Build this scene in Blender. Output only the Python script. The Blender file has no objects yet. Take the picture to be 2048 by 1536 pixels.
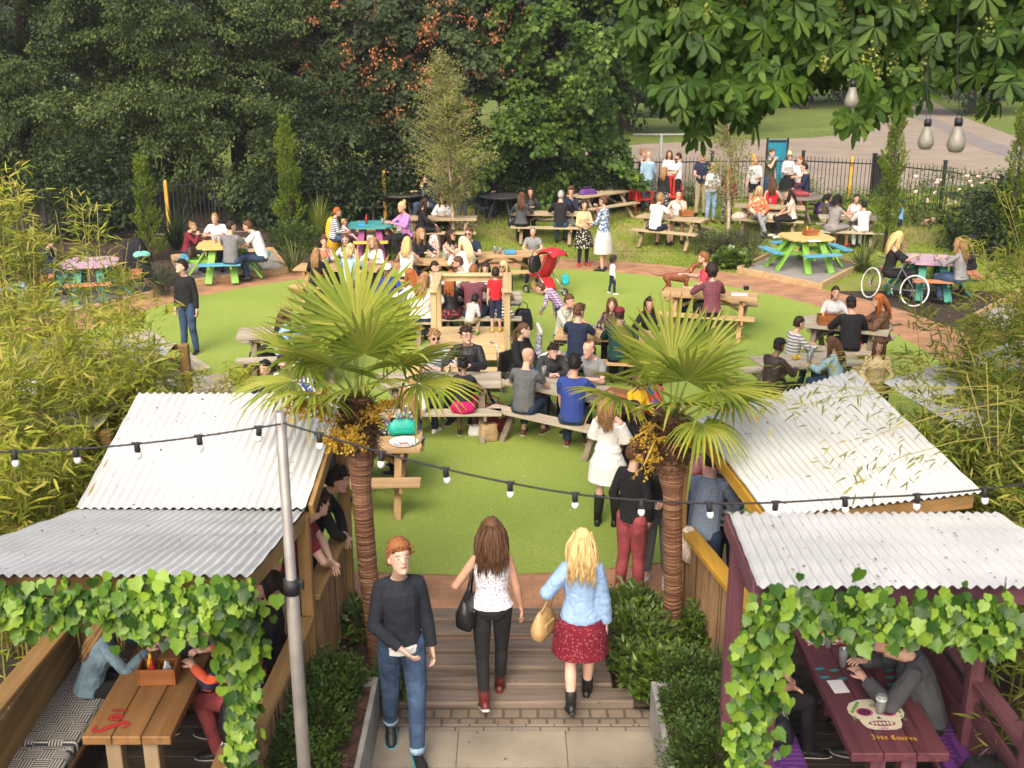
import bpy, bmesh, math, random
import numpy as np
from mathutils import Vector, Matrix, Euler
random.seed(7); RNG = np.random.default_rng(7)
R = math.radians
S = bpy.context.scene
C = S.collection
# ---------------------------------------------------------------- camera, sky, sun, exposure
CAM_H, PITCH, FPX = 5.5, R(17.75), 2200.0
cd = bpy.data.cameras.new('camera'); cam = bpy.data.objects.new('camera', cd); C.objects.link(cam)
cam.location = (0, 0, CAM_H); cam.rotation_euler = (R(90) - PITCH, 0, 0)
cd.sensor_width = 36; cd.lens = 36 * FPX / 2048; cd.clip_end = 1000; cd.clip_start = .1
cd.dof.use_dof = True; cd.dof.focus_distance = 15.5; cd.dof.aperture_fstop = 3.2
S.camera = cam
W = bpy.data.worlds.new('World'); S.world = W; W.use_nodes = True
wn = W.node_tree.nodes; bg = wn['Background']
sky = wn.new('ShaderNodeTexSky'); sky.sky_type = 'NISHITA'; sky.sun_disc = False
SUN_EL, SUN_AZ = R(44), R(196)
sky.sun_elevation = SUN_EL; sky.sun_rotation = SUN_AZ; sky.air_density = .8; sky.dust_density = 6; sky.ozone_density = .5
W.node_tree.links.new(sky.outputs[0], bg.inputs[0]); bg.inputs[1].default_value = .13
sl = bpy.data.lights.new('sun', 'SUN'); sl.energy = 1.5; sl.angle = R(60); sl.color = (1, .90, .74)
so = bpy.data.objects.new('sun', sl); C.objects.link(so)
so.rotation_euler = (R(90) - SUN_EL, 0, R(180) - SUN_AZ)
S.view_settings.view_transform = 'Standard'; S.view_settings.look = 'None'; S.view_settings.exposure = 1.05
S.view_settings.gamma = 1
S.cycles.max_bounces = 6; S.cycles.transparent_max_bounces = 8
# ---------------------------------------------------------------- pixel (2048 frame) to world
_c, _s = math.cos(PITCH), math.sin(PITCH)
def ray(u, v):
    x, y = (u - 1024) / FPX, (v - 768) / FPX
    return Vector((x, _c - y * _s, -_s - y * _c))
def PD(u, v, D): return Vector((0, 0, CAM_H)) + ray(u, v) * D
def gz(x, y):
    t = min(max((y - 27.5) / 6, 0), 1); return .45 * t * t * (3 - 2 * t)
def P(u, v, z=0.0):
    d = ray(u, v); t = (z - CAM_H) / d.z; return Vector((0, 0, CAM_H)) + d * t
def G(u, v, dz=0.0):                       # on the ground (dz above it)
    p = P(u, v, dz)
    for _ in range(8): p = P(u, v, gz(p.x, p.y) + dz)
    return p
# ---------------------------------------------------------------- materials
MATS = {}
def _mat(name):
    m = bpy.data.materials.new(name); m.use_nodes = True
    n = m.node_tree.nodes; return m, n, m.node_tree.links, n['Principled BSDF']
def rgba(c, k=1.0): return (c[0] * k, c[1] * k, c[2] * k, 1)
def node(n, t, **kw):
    x = n.new(t)
    for k, v in kw.items(): setattr(x, k, v)
    return x
def ramp(n, stops):
    r = n.new('ShaderNodeValToRGB'); e = r.color_ramp.elements
    while len(e) < len(stops): e.new(.5)
    for i, (p, c) in enumerate(stops): e[i].position = p; e[i].color = rgba(c)
    return r
def plain(name, col, rough=.75, var=.18, scale=9.0, bump=.25, bscale=30.0, metal=0.0, spec=.4, detail=5):
    """colour with two scales of real-world mottling and a fine bump"""
    if name in MATS: return MATS[name]
    m, n, l, b = _mat(name)
    tc = node(n, 'ShaderNodeTexCoord')
    nz = node(n, 'ShaderNodeTexNoise'); nz.inputs['Scale'].default_value = scale; nz.inputs['Detail'].default_value = detail
    l.new(tc.outputs['Object'], nz.inputs['Vector'])
    r = ramp(n, [(.3, tuple(c * (1 - var) for c in col)), (.7, tuple(min(c * (1 + var), 1) for c in col))])
    l.new(nz.outputs['Fac'], r.inputs[0]); l.new(r.outputs[0], b.inputs['Base Color'])
    n2 = node(n, 'ShaderNodeTexNoise'); n2.inputs['Scale'].default_value = bscale; n2.inputs['Detail'].default_value = 4
    l.new(tc.outputs['Object'], n2.inputs['Vector'])
    bp = node(n, 'ShaderNodeBump'); bp.inputs['Strength'].default_value = bump; bp.inputs['Distance'].default_value = .02
    l.new(n2.outputs['Fac'], bp.inputs['Height']); l.new(bp.outputs[0], b.inputs['Normal'])
    b.inputs['Roughness'].default_value = rough; b.inputs['Metallic'].default_value = metal
    b.inputs['Specular IOR Level'].default_value = spec
    MATS[name] = m; return m
def wood(name, col, axis='X', dark=.55, grain=1.0, rough=.7):
    """long grain along the local axis, knots and weather streaks"""
    if name in MATS: return MATS[name]
    m, n, l, b = _mat(name)
    tc = node(n, 'ShaderNodeTexCoord'); mp = node(n, 'ShaderNodeMapping')
    sc = {'X': (1.2, 26, 26), 'Y': (26, 1.2, 26), 'Z': (26, 26, 1.2)}[axis]
    mp.inputs['Scale'].default_value = tuple(s * grain for s in sc)
    l.new(tc.outputs['Object'], mp.inputs['Vector'])
    nz = node(n, 'ShaderNodeTexNoise'); nz.inputs['Scale'].default_value = 1; nz.inputs['Detail'].default_value = 7; nz.inputs['Distortion'].default_value = .6
    l.new(mp.outputs[0], nz.inputs['Vector'])
    r = ramp(n, [(.28, tuple(c * dark for c in col)), (.5, col), (.75, tuple(min(1, c * 1.22) for c in col))])
    l.new(nz.outputs['Fac'], r.inputs[0])
    n3 = node(n, 'ShaderNodeTexNoise'); n3.inputs['Scale'].default_value = 2.2; n3.inputs['Detail'].default_value = 3
    l.new(tc.outputs['Object'], n3.inputs['Vector'])
    mx = node(n, 'ShaderNodeMix', data_type='RGBA', blend_type='MULTIPLY'); mx.inputs['Factor'].default_value = .55
    r3 = ramp(n, [(.3, (.62, .6, .58)), (.65, (1, 1, 1))]); l.new(n3.outputs['Fac'], r3.inputs[0])
    l.new(r.outputs[0], mx.inputs['A']); l.new(r3.outputs[0], mx.inputs['B'])
    rn = node(n, 'ShaderNodeNewGeometry'); rr = ramp(n, [(0, (.82, .82, .82)), (1, (1.0, 1.0, 1.0))])
    l.new(rn.outputs['Random Per Island'], rr.inputs[0])
    m2 = node(n, 'ShaderNodeMix', data_type='RGBA', blend_type='MULTIPLY'); m2.inputs['Factor'].default_value = 1
    l.new(mx.outputs['Result'], m2.inputs['A']); l.new(rr.outputs[0], m2.inputs['B'])
    l.new(m2.outputs['Result'], b.inputs['Base Color'])
    bp = node(n, 'ShaderNodeBump'); bp.inputs['Strength'].default_value = .3; bp.inputs['Distance'].default_value = .01
    l.new(nz.outputs['Fac'], bp.inputs['Height']); l.new(bp.outputs[0], b.inputs['Normal'])
    b.inputs['Roughness'].default_value = rough; b.inputs['Specular IOR Level'].default_value = .3
    MATS[name] = m; return m
def leafmat(name, cols, trans=.35, rough=.5, spec=.35):
    """per-leaf colour from a ramp, light passes through"""
    if name in MATS: return MATS[name]
    m, n, l, b = _mat(name)
    g = node(n, 'ShaderNodeNewGeometry')
    r = ramp(n, [(i / max(1, len(cols) - 1), c) for i, c in enumerate(cols)])
    l.new(g.outputs['Random Per Island'], r.inputs[0])
    tc = node(n, 'ShaderNodeTexCoord'); nz = node(n, 'ShaderNodeTexNoise'); nz.inputs['Scale'].default_value = .9; nz.inputs['Detail'].default_value = 3
    l.new(tc.outputs['Object'], nz.inputs['Vector'])
    r2 = ramp(n, [(.3, (.55, .60, .58)), (.7, (1.22, 1.18, 1.0))]); l.new(nz.outputs['Fac'], r2.inputs[0])
    mx = node(n, 'ShaderNodeMix', data_type='RGBA', blend_type='MULTIPLY'); mx.inputs['Factor'].default_value = 1
    l.new(r.outputs[0], mx.inputs['A']); l.new(r2.outputs[0], mx.inputs['B'])
    l.new(mx.outputs['Result'], b.inputs['Base Color'])
    b.inputs['Roughness'].default_value = rough; b.inputs['Specular IOR Level'].default_value = spec
    t = node(n, 'ShaderNodeBsdfTranslucent'); l.new(mx.outputs['Result'], t.inputs[0])
    ms = node(n, 'ShaderNodeMixShader'); ms.inputs[0].default_value = trans
    l.new(b.outputs[0], ms.inputs[1]); l.new(t.outputs[0], ms.inputs[2])
    l.new(ms.outputs[0], n['Material Output'].inputs['Surface'])
    MATS[name] = m; return m
def glassmat(name, col=(.9, .95, .95), rough=.05):
    if name in MATS: return MATS[name]
    m, n, l, b = _mat(name)
    b.inputs['Base Color'].default_value = rgba(col); b.inputs['Transmission Weight'].default_value = .85
    b.inputs['Roughness'].default_value = rough; b.inputs['IOR'].default_value = 1.3
    MATS[name] = m; return m
def brickmat(name, c1, c2, mortar, bw, bh, ms=.012, rough=.85, bump=.5):
    if name in MATS: return MATS[name]
    m, n, l, b = _mat(name)
    tc = node(n, 'ShaderNodeTexCoord'); br = node(n, 'ShaderNodeTexBrick')
    l.new(tc.outputs['Object'], br.inputs['Vector'])
    for k, v in (('Color1', rgba(c1)), ('Color2', rgba(c2)), ('Mortar', rgba(mortar)), ('Scale', 1.0), ('Mortar Size', ms), ('Brick Width', bw), ('Row Height', bh), ('Mortar Smooth', .3), ('Bias', -.1)):
        br.inputs[k].default_value = v
    nz = node(n, 'ShaderNodeTexNoise'); nz.inputs['Scale'].default_value = 2.5; nz.inputs['Detail'].default_value = 8
    l.new(tc.outputs['Object'], nz.inputs['Vector'])
    r = ramp(n, [(.3, (.66, .66, .66)), (.7, (1.15, 1.12, 1.08))]); l.new(nz.outputs['Fac'], r.inputs[0])
    mx = node(n, 'ShaderNodeMix', data_type='RGBA', blend_type='MULTIPLY'); mx.inputs['Factor'].default_value = 1
    l.new(br.outputs['Color'], mx.inputs['A']); l.new(r.outputs[0], mx.inputs['B']); l.new(mx.outputs['Result'], b.inputs['Base Color'])
    bp = node(n, 'ShaderNodeBump'); bp.inputs['Strength'].default_value = bump; bp.inputs['Distance'].default_value = .01; bp.invert = True
    l.new(br.outputs['Fac'], bp.inputs['Height']); l.new(bp.outputs[0], b.inputs['Normal'])
    b.inputs['Roughness'].default_value = rough
    MATS[name] = m; return m
# ---------------------------------------------------------------- objects and meshes
def tag(o, label=None, cat=None, group=None, kind=None):
    if label: o['label'] = label
    if cat: o['category'] = cat
    if group: o['group'] = group
    if kind: o['kind'] = kind
    return o
def thing(name, label, cat, loc=(0, 0, 0), rz=0.0, group=None):
    o = bpy.data.objects.new(name, None); C.objects.link(o); o.empty_display_size = .1
    o.location = loc; o.rotation_euler = (0, 0, rz); return tag(o, label, cat, group)
def copy_tree(o, parent=None):
    c = o.copy(); C.objects.link(c)
    if parent: c.parent = parent
    for ch in list(o.children): copy_tree(ch, c)
    return c
def link(name, me, mats, parent=None):
    for m in (mats if isinstance(mats, (list, tuple)) else [mats]): me.materials.append(m)
    o = bpy.data.objects.new(name, me); C.objects.link(o)
    if parent: o.parent = parent
    return o
class MB:
    def __init__(s): s.v = []; s.f = []; s.m = []; s.sm = []
    def add(s, vs, fs, mi=0, smooth=False):
        b = len(s.v); s.v += [tuple(v) for v in vs]
        for f in fs: s.f.append(tuple(b + i for i in f)); s.m.append(mi); s.sm.append(smooth)
        return s
    def box(s, c, d, rot=None, mi=0):
        M = rot.to_matrix() if isinstance(rot, Euler) else (rot or Matrix.Identity(3)); c = Vector(c)
        vs = [c + M @ Vector((x * d[0] / 2, y * d[1] / 2, z * d[2] / 2)) for x in (-1, 1) for y in (-1, 1) for z in (-1, 1)]
        return s.add(vs, [(0, 1, 3, 2), (4, 6, 7, 5), (0, 4, 5, 1), (2, 3, 7, 6), (0, 2, 6, 4), (1, 5, 7, 3)], mi)
    def bbox(s, c, d, rot=None, mi=0, bev=.006):
        """box with chamfered long edges (all 12 edges cut)"""
        M = rot.to_matrix() if isinstance(rot, Euler) else (rot or Matrix.Identity(3)); c = Vector(c)
        hx, hy, hz = d[0] / 2, d[1] / 2, d[2] / 2; b = min(bev, hx * .4, hy * .4, hz * .4)
        vs = []; idx = {}
        for x in (-1, 1):
            for y in (-1, 1):
                for z in (-1, 1):
                    for k, q in enumerate(((hx - b, hy - b, hz), (hx - b, hy, hz - b), (hx, hy - b, hz - b))):
                        idx[x, y, z, k] = len(vs); vs.append(c + M @ Vector((x * q[0], y * q[1], z * q[2])))
        fs = []
        def qd(*a):
            p = [vs[i] for i in a]; nn = (p[1] - p[0]).cross(p[2] - p[0]); ctr = sum(p, Vector()) / len(p)
            fs.append(a if nn.dot(ctr - c) > 0 else a[::-1])
        o4 = ((-1, -1), (1, -1), (1, 1), (-1, 1))
        for t in (-1, 1):
            qd(*[idx[a, bb, t, 0] for a, bb in o4]); qd(*[idx[a, t, bb, 1] for a, bb in o4]); qd(*[idx[t, a, bb, 2] for a, bb in o4])
        for a in (-1, 1):
            for bb in (-1, 1):
                qd(idx[-1, a, bb, 0], idx[1, a, bb, 0], idx[1, a, bb, 1], idx[-1, a, bb, 1])
                qd(idx[a, -1, bb, 0], idx[a, 1, bb, 0], idx[a, 1, bb, 2], idx[a, -1, bb, 2])
                qd(idx[a, bb, -1, 1], idx[a, bb, 1, 1], idx[a, bb, 1, 2], idx[a, bb, -1, 2])
                for t in (-1, 1): qd(idx[a, bb, t, 0], idx[a, bb, t, 1], idx[a, bb, t, 2])
        return s.add(vs, fs, mi)
    def beam(s, p0, p1, w, h, up=(0, 0, 1), mi=0, bev=.006):
        p0, p1 = Vector(p0), Vector(p1); x = (p1 - p0).normalized(); y = Vector(up).cross(x)
        if y.length < 1e-4: y = Vector((1, 0, 0)).cross(x)
        y.normalize(); z = x.cross(y)
        return s.bbox((p0 + p1) / 2, ((p1 - p0).length, w, h), Matrix((x, y, z)).transposed(), mi, bev)
    def tube(s, pts, rad, n=8, mi=0, cap=True, smooth=True):
        pts = [Vector(p) for p in pts]; k = len(pts)
        if not hasattr(rad, '__len__'): rad = [rad] * k
        vs = []; prev = None
        for i, p in enumerate(pts):
            t = (pts[min(i + 1, k - 1)] - pts[max(i - 1, 0)]).normalized()
            if prev is None: a = t.orthogonal().normalized()
            else:
                a = prev - t * prev.dot(t); a = a.normalized() if a.length > 1e-6 else t.orthogonal().normalized()
            prev = a; b = t.cross(a)
            vs += [p + (a * math.cos(2 * math.pi * j / n) + b * math.sin(2 * math.pi * j / n)) * rad[i] for j in range(n)]
        fs = [(i * n + j, i * n + (j + 1) % n, (i + 1) * n + (j + 1) % n, (i + 1) * n + j) for i in range(k - 1) for j in range(n)]
        if cap: fs += [tuple(range(n - 1, -1, -1)), tuple((k - 1) * n + j for j in range(n))]
        return s.add(vs, fs, mi, smooth)
    def loft(s, rings, mi=0, cap=True, smooth=True):
        """rings: lists of equal length of points"""
        n = len(rings[0]); vs = [p for r in rings for p in r]; k = len(rings)
        fs = [(i * n + j, i * n + (j + 1) % n, (i + 1) * n + (j + 1) % n, (i + 1) * n + j) for i in range(k - 1) for j in range(n)]
        if cap: fs += [tuple(range(n - 1, -1, -1)), tuple((k - 1) * n + j for j in range(n))]
        return s.add(vs, fs, mi, smooth)
    def lathe(s, prof, c=(0, 0, 0), n=16, mi=0, M=None, smooth=True):
        c = Vector(c); M = M or Matrix.Identity(3)
        return s.loft([[c + M @ Vector((r * math.cos(2 * math.pi * j / n), r * math.sin(2 * math.pi * j / n), z)) for j in range(n)] for r, z in prof], mi, True, smooth)
    def prism(s, poly, z0, z1, mi=0):
        n = len(poly); vs = [(x, y, z0) for x, y in poly] + [(x, y, z1) for x, y in poly]
        return s.add(vs, [tuple(range(n - 1, -1, -1)), tuple(range(n, 2 * n))] + [(i, (i + 1) % n, n + (i + 1) % n, n + i) for i in range(n)], mi)
    def ball(s, c, r, n=8, k=6, mi=0, M=None):
        r = r if hasattr(r, '__len__') else (r, r, r); c = Vector(c); M = M or Matrix.Identity(3)
        rings = []
        for i in range(1, k):
            a = math.pi * i / k
            rings.append([c + M @ Vector((r[0] * math.sin(a) * math.cos(2 * math.pi * j / n), r[1] * math.sin(a) * math.sin(2 * math.pi * j / n), -r[2] * math.cos(a))) for j in range(n)])
        return s.loft(rings, mi)
    def mesh(s, name):
        me = bpy.data.meshes.new(name); me.from_pydata(s.v, [], s.f)
        me.polygons.foreach_set('material_index', s.m); me.polygons.foreach_set('use_smooth', s.sm); me.update(); return me
    def build(s, name, mats, parent=None): return link(name, s.mesh(name), mats, parent)
def npmesh(name, V, F, mats, parent=None, smooth=False, mi=None):
    """V (n,3), F list of (k,m) int arrays of equal-sided faces"""
    me = bpy.data.meshes.new(name); F = [f for f in F if len(f)]
    loops = np.concatenate([f.ravel() for f in F]).astype(np.int32); tot = np.concatenate([np.full(len(f), f.shape[1]) for f in F]).astype(np.int32)
    me.vertices.add(len(V)); me.vertices.foreach_set('co', np.ascontiguousarray(V, dtype=np.float32).ravel())
    me.loops.add(len(loops)); me.loops.foreach_set('vertex_index', loops)
    me.polygons.add(len(tot)); me.polygons.foreach_set('loop_start', np.concatenate([[0], np.cumsum(tot)[:-1]]).astype(np.int32))
    if mi is not None: me.polygons.foreach_set('material_index', mi.astype(np.int32))
    if smooth: me.polygons.foreach_set('use_smooth', np.ones(len(tot), dtype=bool))
    me.update(calc_edges=True); return link(name, me, mats, parent)
def nrm(a): return a / np.maximum(np.linalg.norm(a, axis=-1, keepdims=True), 1e-9)
# leaf templates: (x across, y along, z off the blade), triangles
def T_leaf(w=.6, fold=.12, droop=.1):
    return np.array([(0, 0, 0), (w / 2, .45, fold), (0, 1, -droop), (-w / 2, .45, fold), (0, .45, 0)]), np.array([(0, 1, 4), (1, 2, 4), (2, 3, 4), (3, 0, 4)])
def T_long(w=.13, droop=.25):
    return np.array([(0, 0, 0), (w / 2, .3, .02), (w * .42, .65, -droop * .35), (0, 1, -droop), (-w * .42, .65, -droop * .35), (-w / 2, .3, .02)]), np.array([(0, 1, 2), (0, 2, 4), (0, 4, 5), (2, 3, 4)])
def T_palmate(k=7):
    V = []; F = []
    for i in range(k):
        t = (i - (k - 1) / 2) / ((k - 1) / 2); a = t * R(118); L = 1 - .42 * abs(t)
        d = np.array((math.sin(a), math.cos(a))); q = np.array((d[1], -d[0])); b = len(V)
        for s, w, z in ((.05, 0, 0), (.35, .07, .02), (.68, .15, -.05), (.88, .09, -.12), (1, 0, -.19), (.88, -.09, -.12), (.68, -.15, -.05), (.35, -.07, .02), (.68, 0, -.09), (.35, 0, -.02)):
            pt = d * s * L + q * w; V.append((pt[0], pt[1], z * L - .10 * abs(t)))
        F += [(b, b + 1, b + 9), (b + 1, b + 2, b + 8), (b + 1, b + 8, b + 9), (b + 2, b + 3, b + 8), (b + 3, b + 4, b + 8), (b + 4, b + 5, b + 8), (b + 5, b + 6, b + 8), (b + 6, b + 7, b + 8), (b + 7, b + 9, b + 8), (b + 7, b, b + 9)]
    return np.array(V), np.array(F)
def T_ivy():
    o = [(0, .0, 0), (.24, -.10, .04), (.48, .10, .02), (.44, .30, .06), (.47, .52, -.02), (.26, .68, .04), (0, 1.02, -.14), (-.26, .68, .04), (-.47, .52, -.02), (-.44, .30, .06), (-.48, .10, .02), (-.24, -.10, .04), (0, .34, -.05)]
    return np.array(o), np.array([(i, (i + 1) % 12, 12) for i in range(12)])
TL = {'leaf': T_leaf(), 'narrow': T_leaf(.38, .08, .15), 'round': T_leaf(.95, .12, .18), 'long': T_long(), 'blade': T_long(.06, .45), 'needle': T_leaf(.3, .05, .05), 'palmate': T_palmate(7), 'palmate5': T_palmate(5), 'ivy': T_ivy()}
def leaves(name, mats, pos, d, nm, size, tpl, parent=None, mi=None):
    V0, F0 = TL[tpl]; pos = np.asarray(pos, float); n = len(pos)
    y = nrm(np.asarray(d, float)); x = nrm(np.cross(y, np.asarray(nm, float) + 1e-4)); z = np.cross(x, y); sz = np.broadcast_to(np.asarray(size, float), (n,))
    V = pos[:, None, :] + sz[:, None, None] * (V0[None, :, 0, None] * x[:, None] + V0[None, :, 1, None] * y[:, None] + V0[None, :, 2, None] * z[:, None])
    F = (F0[None] + (np.arange(n) * len(V0))[:, None, None]).reshape(-1, 3)
    return npmesh(name, V.reshape(-1, 3), [F], mats, parent, mi=None if mi is None else np.repeat(mi, len(F0)))
def rdir(n): return nrm(RNG.normal(size=(n, 3)))
# ================================================================ SETTING
def sheet(name, poly, z, m, kind='structure', sub=None):
    """flat polygon (x, y) following the terrain height, z above it"""
    me = bpy.data.meshes.new(name); bm = bmesh.new()
    bm.faces.new([bm.verts.new((x, y, gz(x, y) + z)) for x, y in poly])
    bm.normal_update(); bm.faces.ensure_lookup_table()
    if bm.faces[0].normal.z < 0: bmesh.ops.reverse_faces(bm, faces=bm.faces[:])
    bmesh.ops.triangulate(bm, faces=bm.faces[:]); bm.to_mesh(me); bm.free()
    return tag(link(name, me, m), kind=kind)
def ring(name, cx, cy, r0, r1, z, m, a0=0, a1=360, n=128):
    mb = MB()
    for i in range(n):
        a, b = R(a0 + (a1 - a0) * i / n), R(a0 + (a1 - a0) * (i + 1) / n)
        for k in range(3):
            q0, q1 = r0 + (r1 - r0) * k / 3, r0 + (r1 - r0) * (k + 1) / 3
            pts = [(cx + q * math.cos(t), cy + q * math.sin(t)) for q, t in ((q0, a), (q1, a), (q1, b), (q0, b))]
            mb.add([(x, y, gz(x, y) + z) for x, y in pts], [(0, 1, 2, 3)])
    return tag(mb.build(name, m), kind='structure')
def grassmat(name, a, b, c, s1=.6, s2=55, bump=.6):
    if name in MATS: return MATS[name]
    m, n, l, bs = _mat(name); tc = node(n, 'ShaderNodeTexCoord')
    n1 = node(n, 'ShaderNodeTexNoise'); n1.inputs['Scale'].default_value = s1; n1.inputs['Detail'].default_value = 6
    n2 = node(n, 'ShaderNodeTexNoise'); n2.inputs['Scale'].default_value = s2; n2.inputs['Detail'].default_value = 4
    for x in (n1, n2): l.new(tc.outputs['Object'], x.inputs['Vector'])
    r1 = ramp(n, [(.32, a), (.5, b), (.7, c)]); l.new(n1.outputs['Fac'], r1.inputs[0])
    r2 = ramp(n, [(.3, (.6, .6, .55)), (.7, (1.2, 1.2, 1.15))]); l.new(n2.outputs['Fac'], r2.inputs[0])
    mx = node(n, 'ShaderNodeMix', data_type='RGBA', blend_type='MULTIPLY'); mx.inputs['Factor'].default_value = 1
    l.new(r1.outputs[0], mx.inputs['A']); l.new(r2.outputs[0], mx.inputs['B']); l.new(mx.outputs['Result'], bs.inputs['Base Color'])
    bp = node(n, 'ShaderNodeBump'); bp.inputs['Strength'].default_value = bump; bp.inputs['Distance'].default_value = .03
    l.new(n2.outputs['Fac'], bp.inputs['Height']); l.new(bp.outputs[0], bs.inputs['Normal'])
    bs.inputs['Roughness'].default_value = .9; bs.inputs['Specular IOR Level'].default_value = .15
    MATS[name] = m; return m
M_SOIL = plain('soil', (.045, .03, .02), .95, .5, 6, .9, 40)
M_TURF = grassmat('turf', (.250, .340, .064), (.290, .378, .076), (.330, .41, .094), .35, 120, .5)
M_LAWN = grassmat('lawn grass', (.33, .26, .125), (.22, .28, .045), (.17, .24, .032), .55, 40, .9)
M_PARK = grassmat('park grass', (.16, .20, .045), (.13, .175, .04), (.20, .23, .065), .3, 12, .7)
M_BRICK = brickmat('brick paving', (.44, .225, .12), (.36, .18, .09), (.27, .19, .12), .215, .103, .006)
M_GRAVEL = plain('gravel', (.30, .285, .26), .95, .45, 60, 1.0, 90)
M_PATH = plain('park path', (.275, .22, .165), .9, .14, .8, .4, 30)
M_ASPH = plain('asphalt band', (.21, .185, .165), .9, .12, 1.2, .4, 30)
M_SLAB = brickmat('paving slab', (.29, .255, .195), (.25, .22, .17), (.12, .10, .08), .9, .62, .006, .8, .25)
M_COBBLE = brickmat('cobble', (.20, .155, .11), (.16, .125, .095), (.09, .075, .06), .15, .14, .014, .9, .7)
M_SETT = brickmat('sett', (.25, .21, .165), (.21, .18, .145), (.09, .075, .06), .24, .10, .008, .9, .5)
M_SLEEP = wood('sleeper', (.20, .155, .12), 'X', .5, .8, .9)
M_BARK = plain('bark', (.07, .05, .035), .95, .4, 8, 1.0, 25)
M_IRON = plain('railing iron', (.018, .018, .018), .6, .2, 10, .1)
# terrain
mb = MB(); xs = [-90, -50, -30, -20] + sorted(list(np.arange(-16, 16.1, 1.0)) + [-1.19, 1.19]) + [20, 30, 50, 90]; ys = [-4, 4, 8.15, 8.25, 9.66, 9.72] + list(np.arange(10, 40, 1.0)) + [45, 60, 90, 150, 260]
nx = len(xs)
mb.add([(x, y, (-.14 if y < 8.2 or (y < 9.7 and abs(x) < 1.2) else gz(x, y) - .012)) for y in ys for x in xs], [(j * nx + i, j * nx + i + 1, (j + 1) * nx + i + 1, (j + 1) * nx + i) for j in range(len(ys) - 1) for i in range(nx - 1)])
tag(mb.build('ground', M_SOIL), kind='structure')
CX, CY, RT, RP = -.5, 18.5, 8.0, 9.35
# lawn of real grass beyond the ring path
def polygrid(name, x0, x1, y0, y1, z, m, inside, st=.5):
    mb = MB(); xs = np.arange(x0, x1, st); ys = np.arange(y0, y1, st)
    for y in ys:
        for x in xs:
            if inside(x + st / 2, y + st / 2):
                q = [(x, y), (x + st, y), (x + st, y + st), (x, y + st)]
                mb.add([(a, b, gz(a, b) + z) for a, b in q], [(0, 1, 2, 3)], 0, True)
    return tag(mb.build(name, m), kind='structure')
polygrid('lawn', -8, 14, 24, 36.5, -.006, M_LAWN, lambda x, y: math.hypot(x - CX, y - CY) > RP - .7 and (x > -4 + (y - 29) * .4 or y > 33 and x > -5))
ring('brick_path', CX, CY, RT - .05, RP, .004, M_BRICK)
mb = MB()
for i in range(96):
    a, b = 2 * math.pi * i / 96, 2 * math.pi * (i + 1) / 96
    mb.add([(CX, CY, .012), (CX + RT * math.cos(a), CY + RT * math.sin(a), .012), (CX + RT * math.cos(b), CY + RT * math.sin(b), .012)], [(0, 1, 2)])
tag(mb.build('artificial_turf', M_TURF), kind='structure')
sheet('brick_apron', [(-1.62, 9.72), (1.75, 9.72), (3.6, 10.9), (-3.4, 10.9)], .000, M_BRICK)
# paving in front of the sleepers
sheet('paving', [(-1.16, 5), (1.17, 5), (1.17, 8.04), (-1.16, 8.04)], -.118, M_SLAB)
sheet('sett_band', [(-1.16, 7.35), (1.17, 7.35), (1.17, 7.46), (-1.16, 7.46)], -.114, M_SETT)
sheet('sett_row', [(-1.16, 7.94), (1.17, 7.94), (1.17, 8.04), (-1.16, 8.04)], -.113, M_SETT)
sheet('cobble_row', [(-1.2, 8.04), (1.4, 8.04), (1.4, 8.26), (-1.2, 8.26)], -.112, M_COBBLE)
mb = MB()
for i in range(6):                       # old railway sleepers, each a small step up
    y = 8.27 + i * .243; xr = 1.02 - (.05, .22, .24, .40, .05, 0)[i] + .1; xl = -1.12 + (.12, 0, .02, 0, .03, 0)[i]
    mb.bbox(((xl + xr) / 2, y + .12, -.125 + i * .025), (xr - xl, .219, .13), Euler((R(random.uniform(-1, 1)), R(random.uniform(-.4, .4)), R(random.uniform(-.5, .5)))), 0, .014)
tag(mb.build('sleeper_steps', M_SLEEP), kind='structure')
for sx, (x0, x1) in (('l', (-3.0, -1.1)), ('r', (1.05, 2.2))):
    sheet('flower_bed', [(x0, 8.13), (x1, 8.13), (x1 + (.0 if sx == 'l' else 0), 9.7), (x0, 9.7)], -.003, M_SOIL)
# gravel pads framed with timber
M_TIMB = wood('pale timber', (.52, .36, .19), 'X', .75, .6)
def pad(poly, z0, label):
    z = max(gz(x, y) for x, y in poly) + .05
    me = sheet('gravel_pad', poly, z - min(gz(x, y) for x, y in poly) if False else .05, M_GRAVEL)
    mb = MB(); n = len(poly)
    for i in range(n):
        a, b = poly[i], poly[(i + 1) % n]
        mb.beam((a[0], a[1], gz(*a) + .055), (b[0], b[1], gz(*b) + .055), .075, .17)
    tag(mb.build('timber_edging', M_TIMB), label, 'edging')
def XY(u, v): p = G(u, v); return (p.x, p.y)
pad([XY(1476, 545), XY(1640, 578), XY(1722, 535), XY(1560, 505)], 0, 'pale timber edging round the gravel under the painted green table')
pad([XY(375, 572), XY(575, 545), XY(545, 505), XY(345, 520)], 0, 'timber edging round the gravel pad under four friends at a table')
pad([XY(60, 655), XY(320, 590), XY(280, 560), XY(40, 610)], 0, 'timber edging of the gravel pad left of the standing man')
pad([XY(1930, 650), XY(2040, 690), XY(2160, 640), XY(2040, 590)], 0, 'timber edging of the gravel corner among the bamboo at right')
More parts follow.
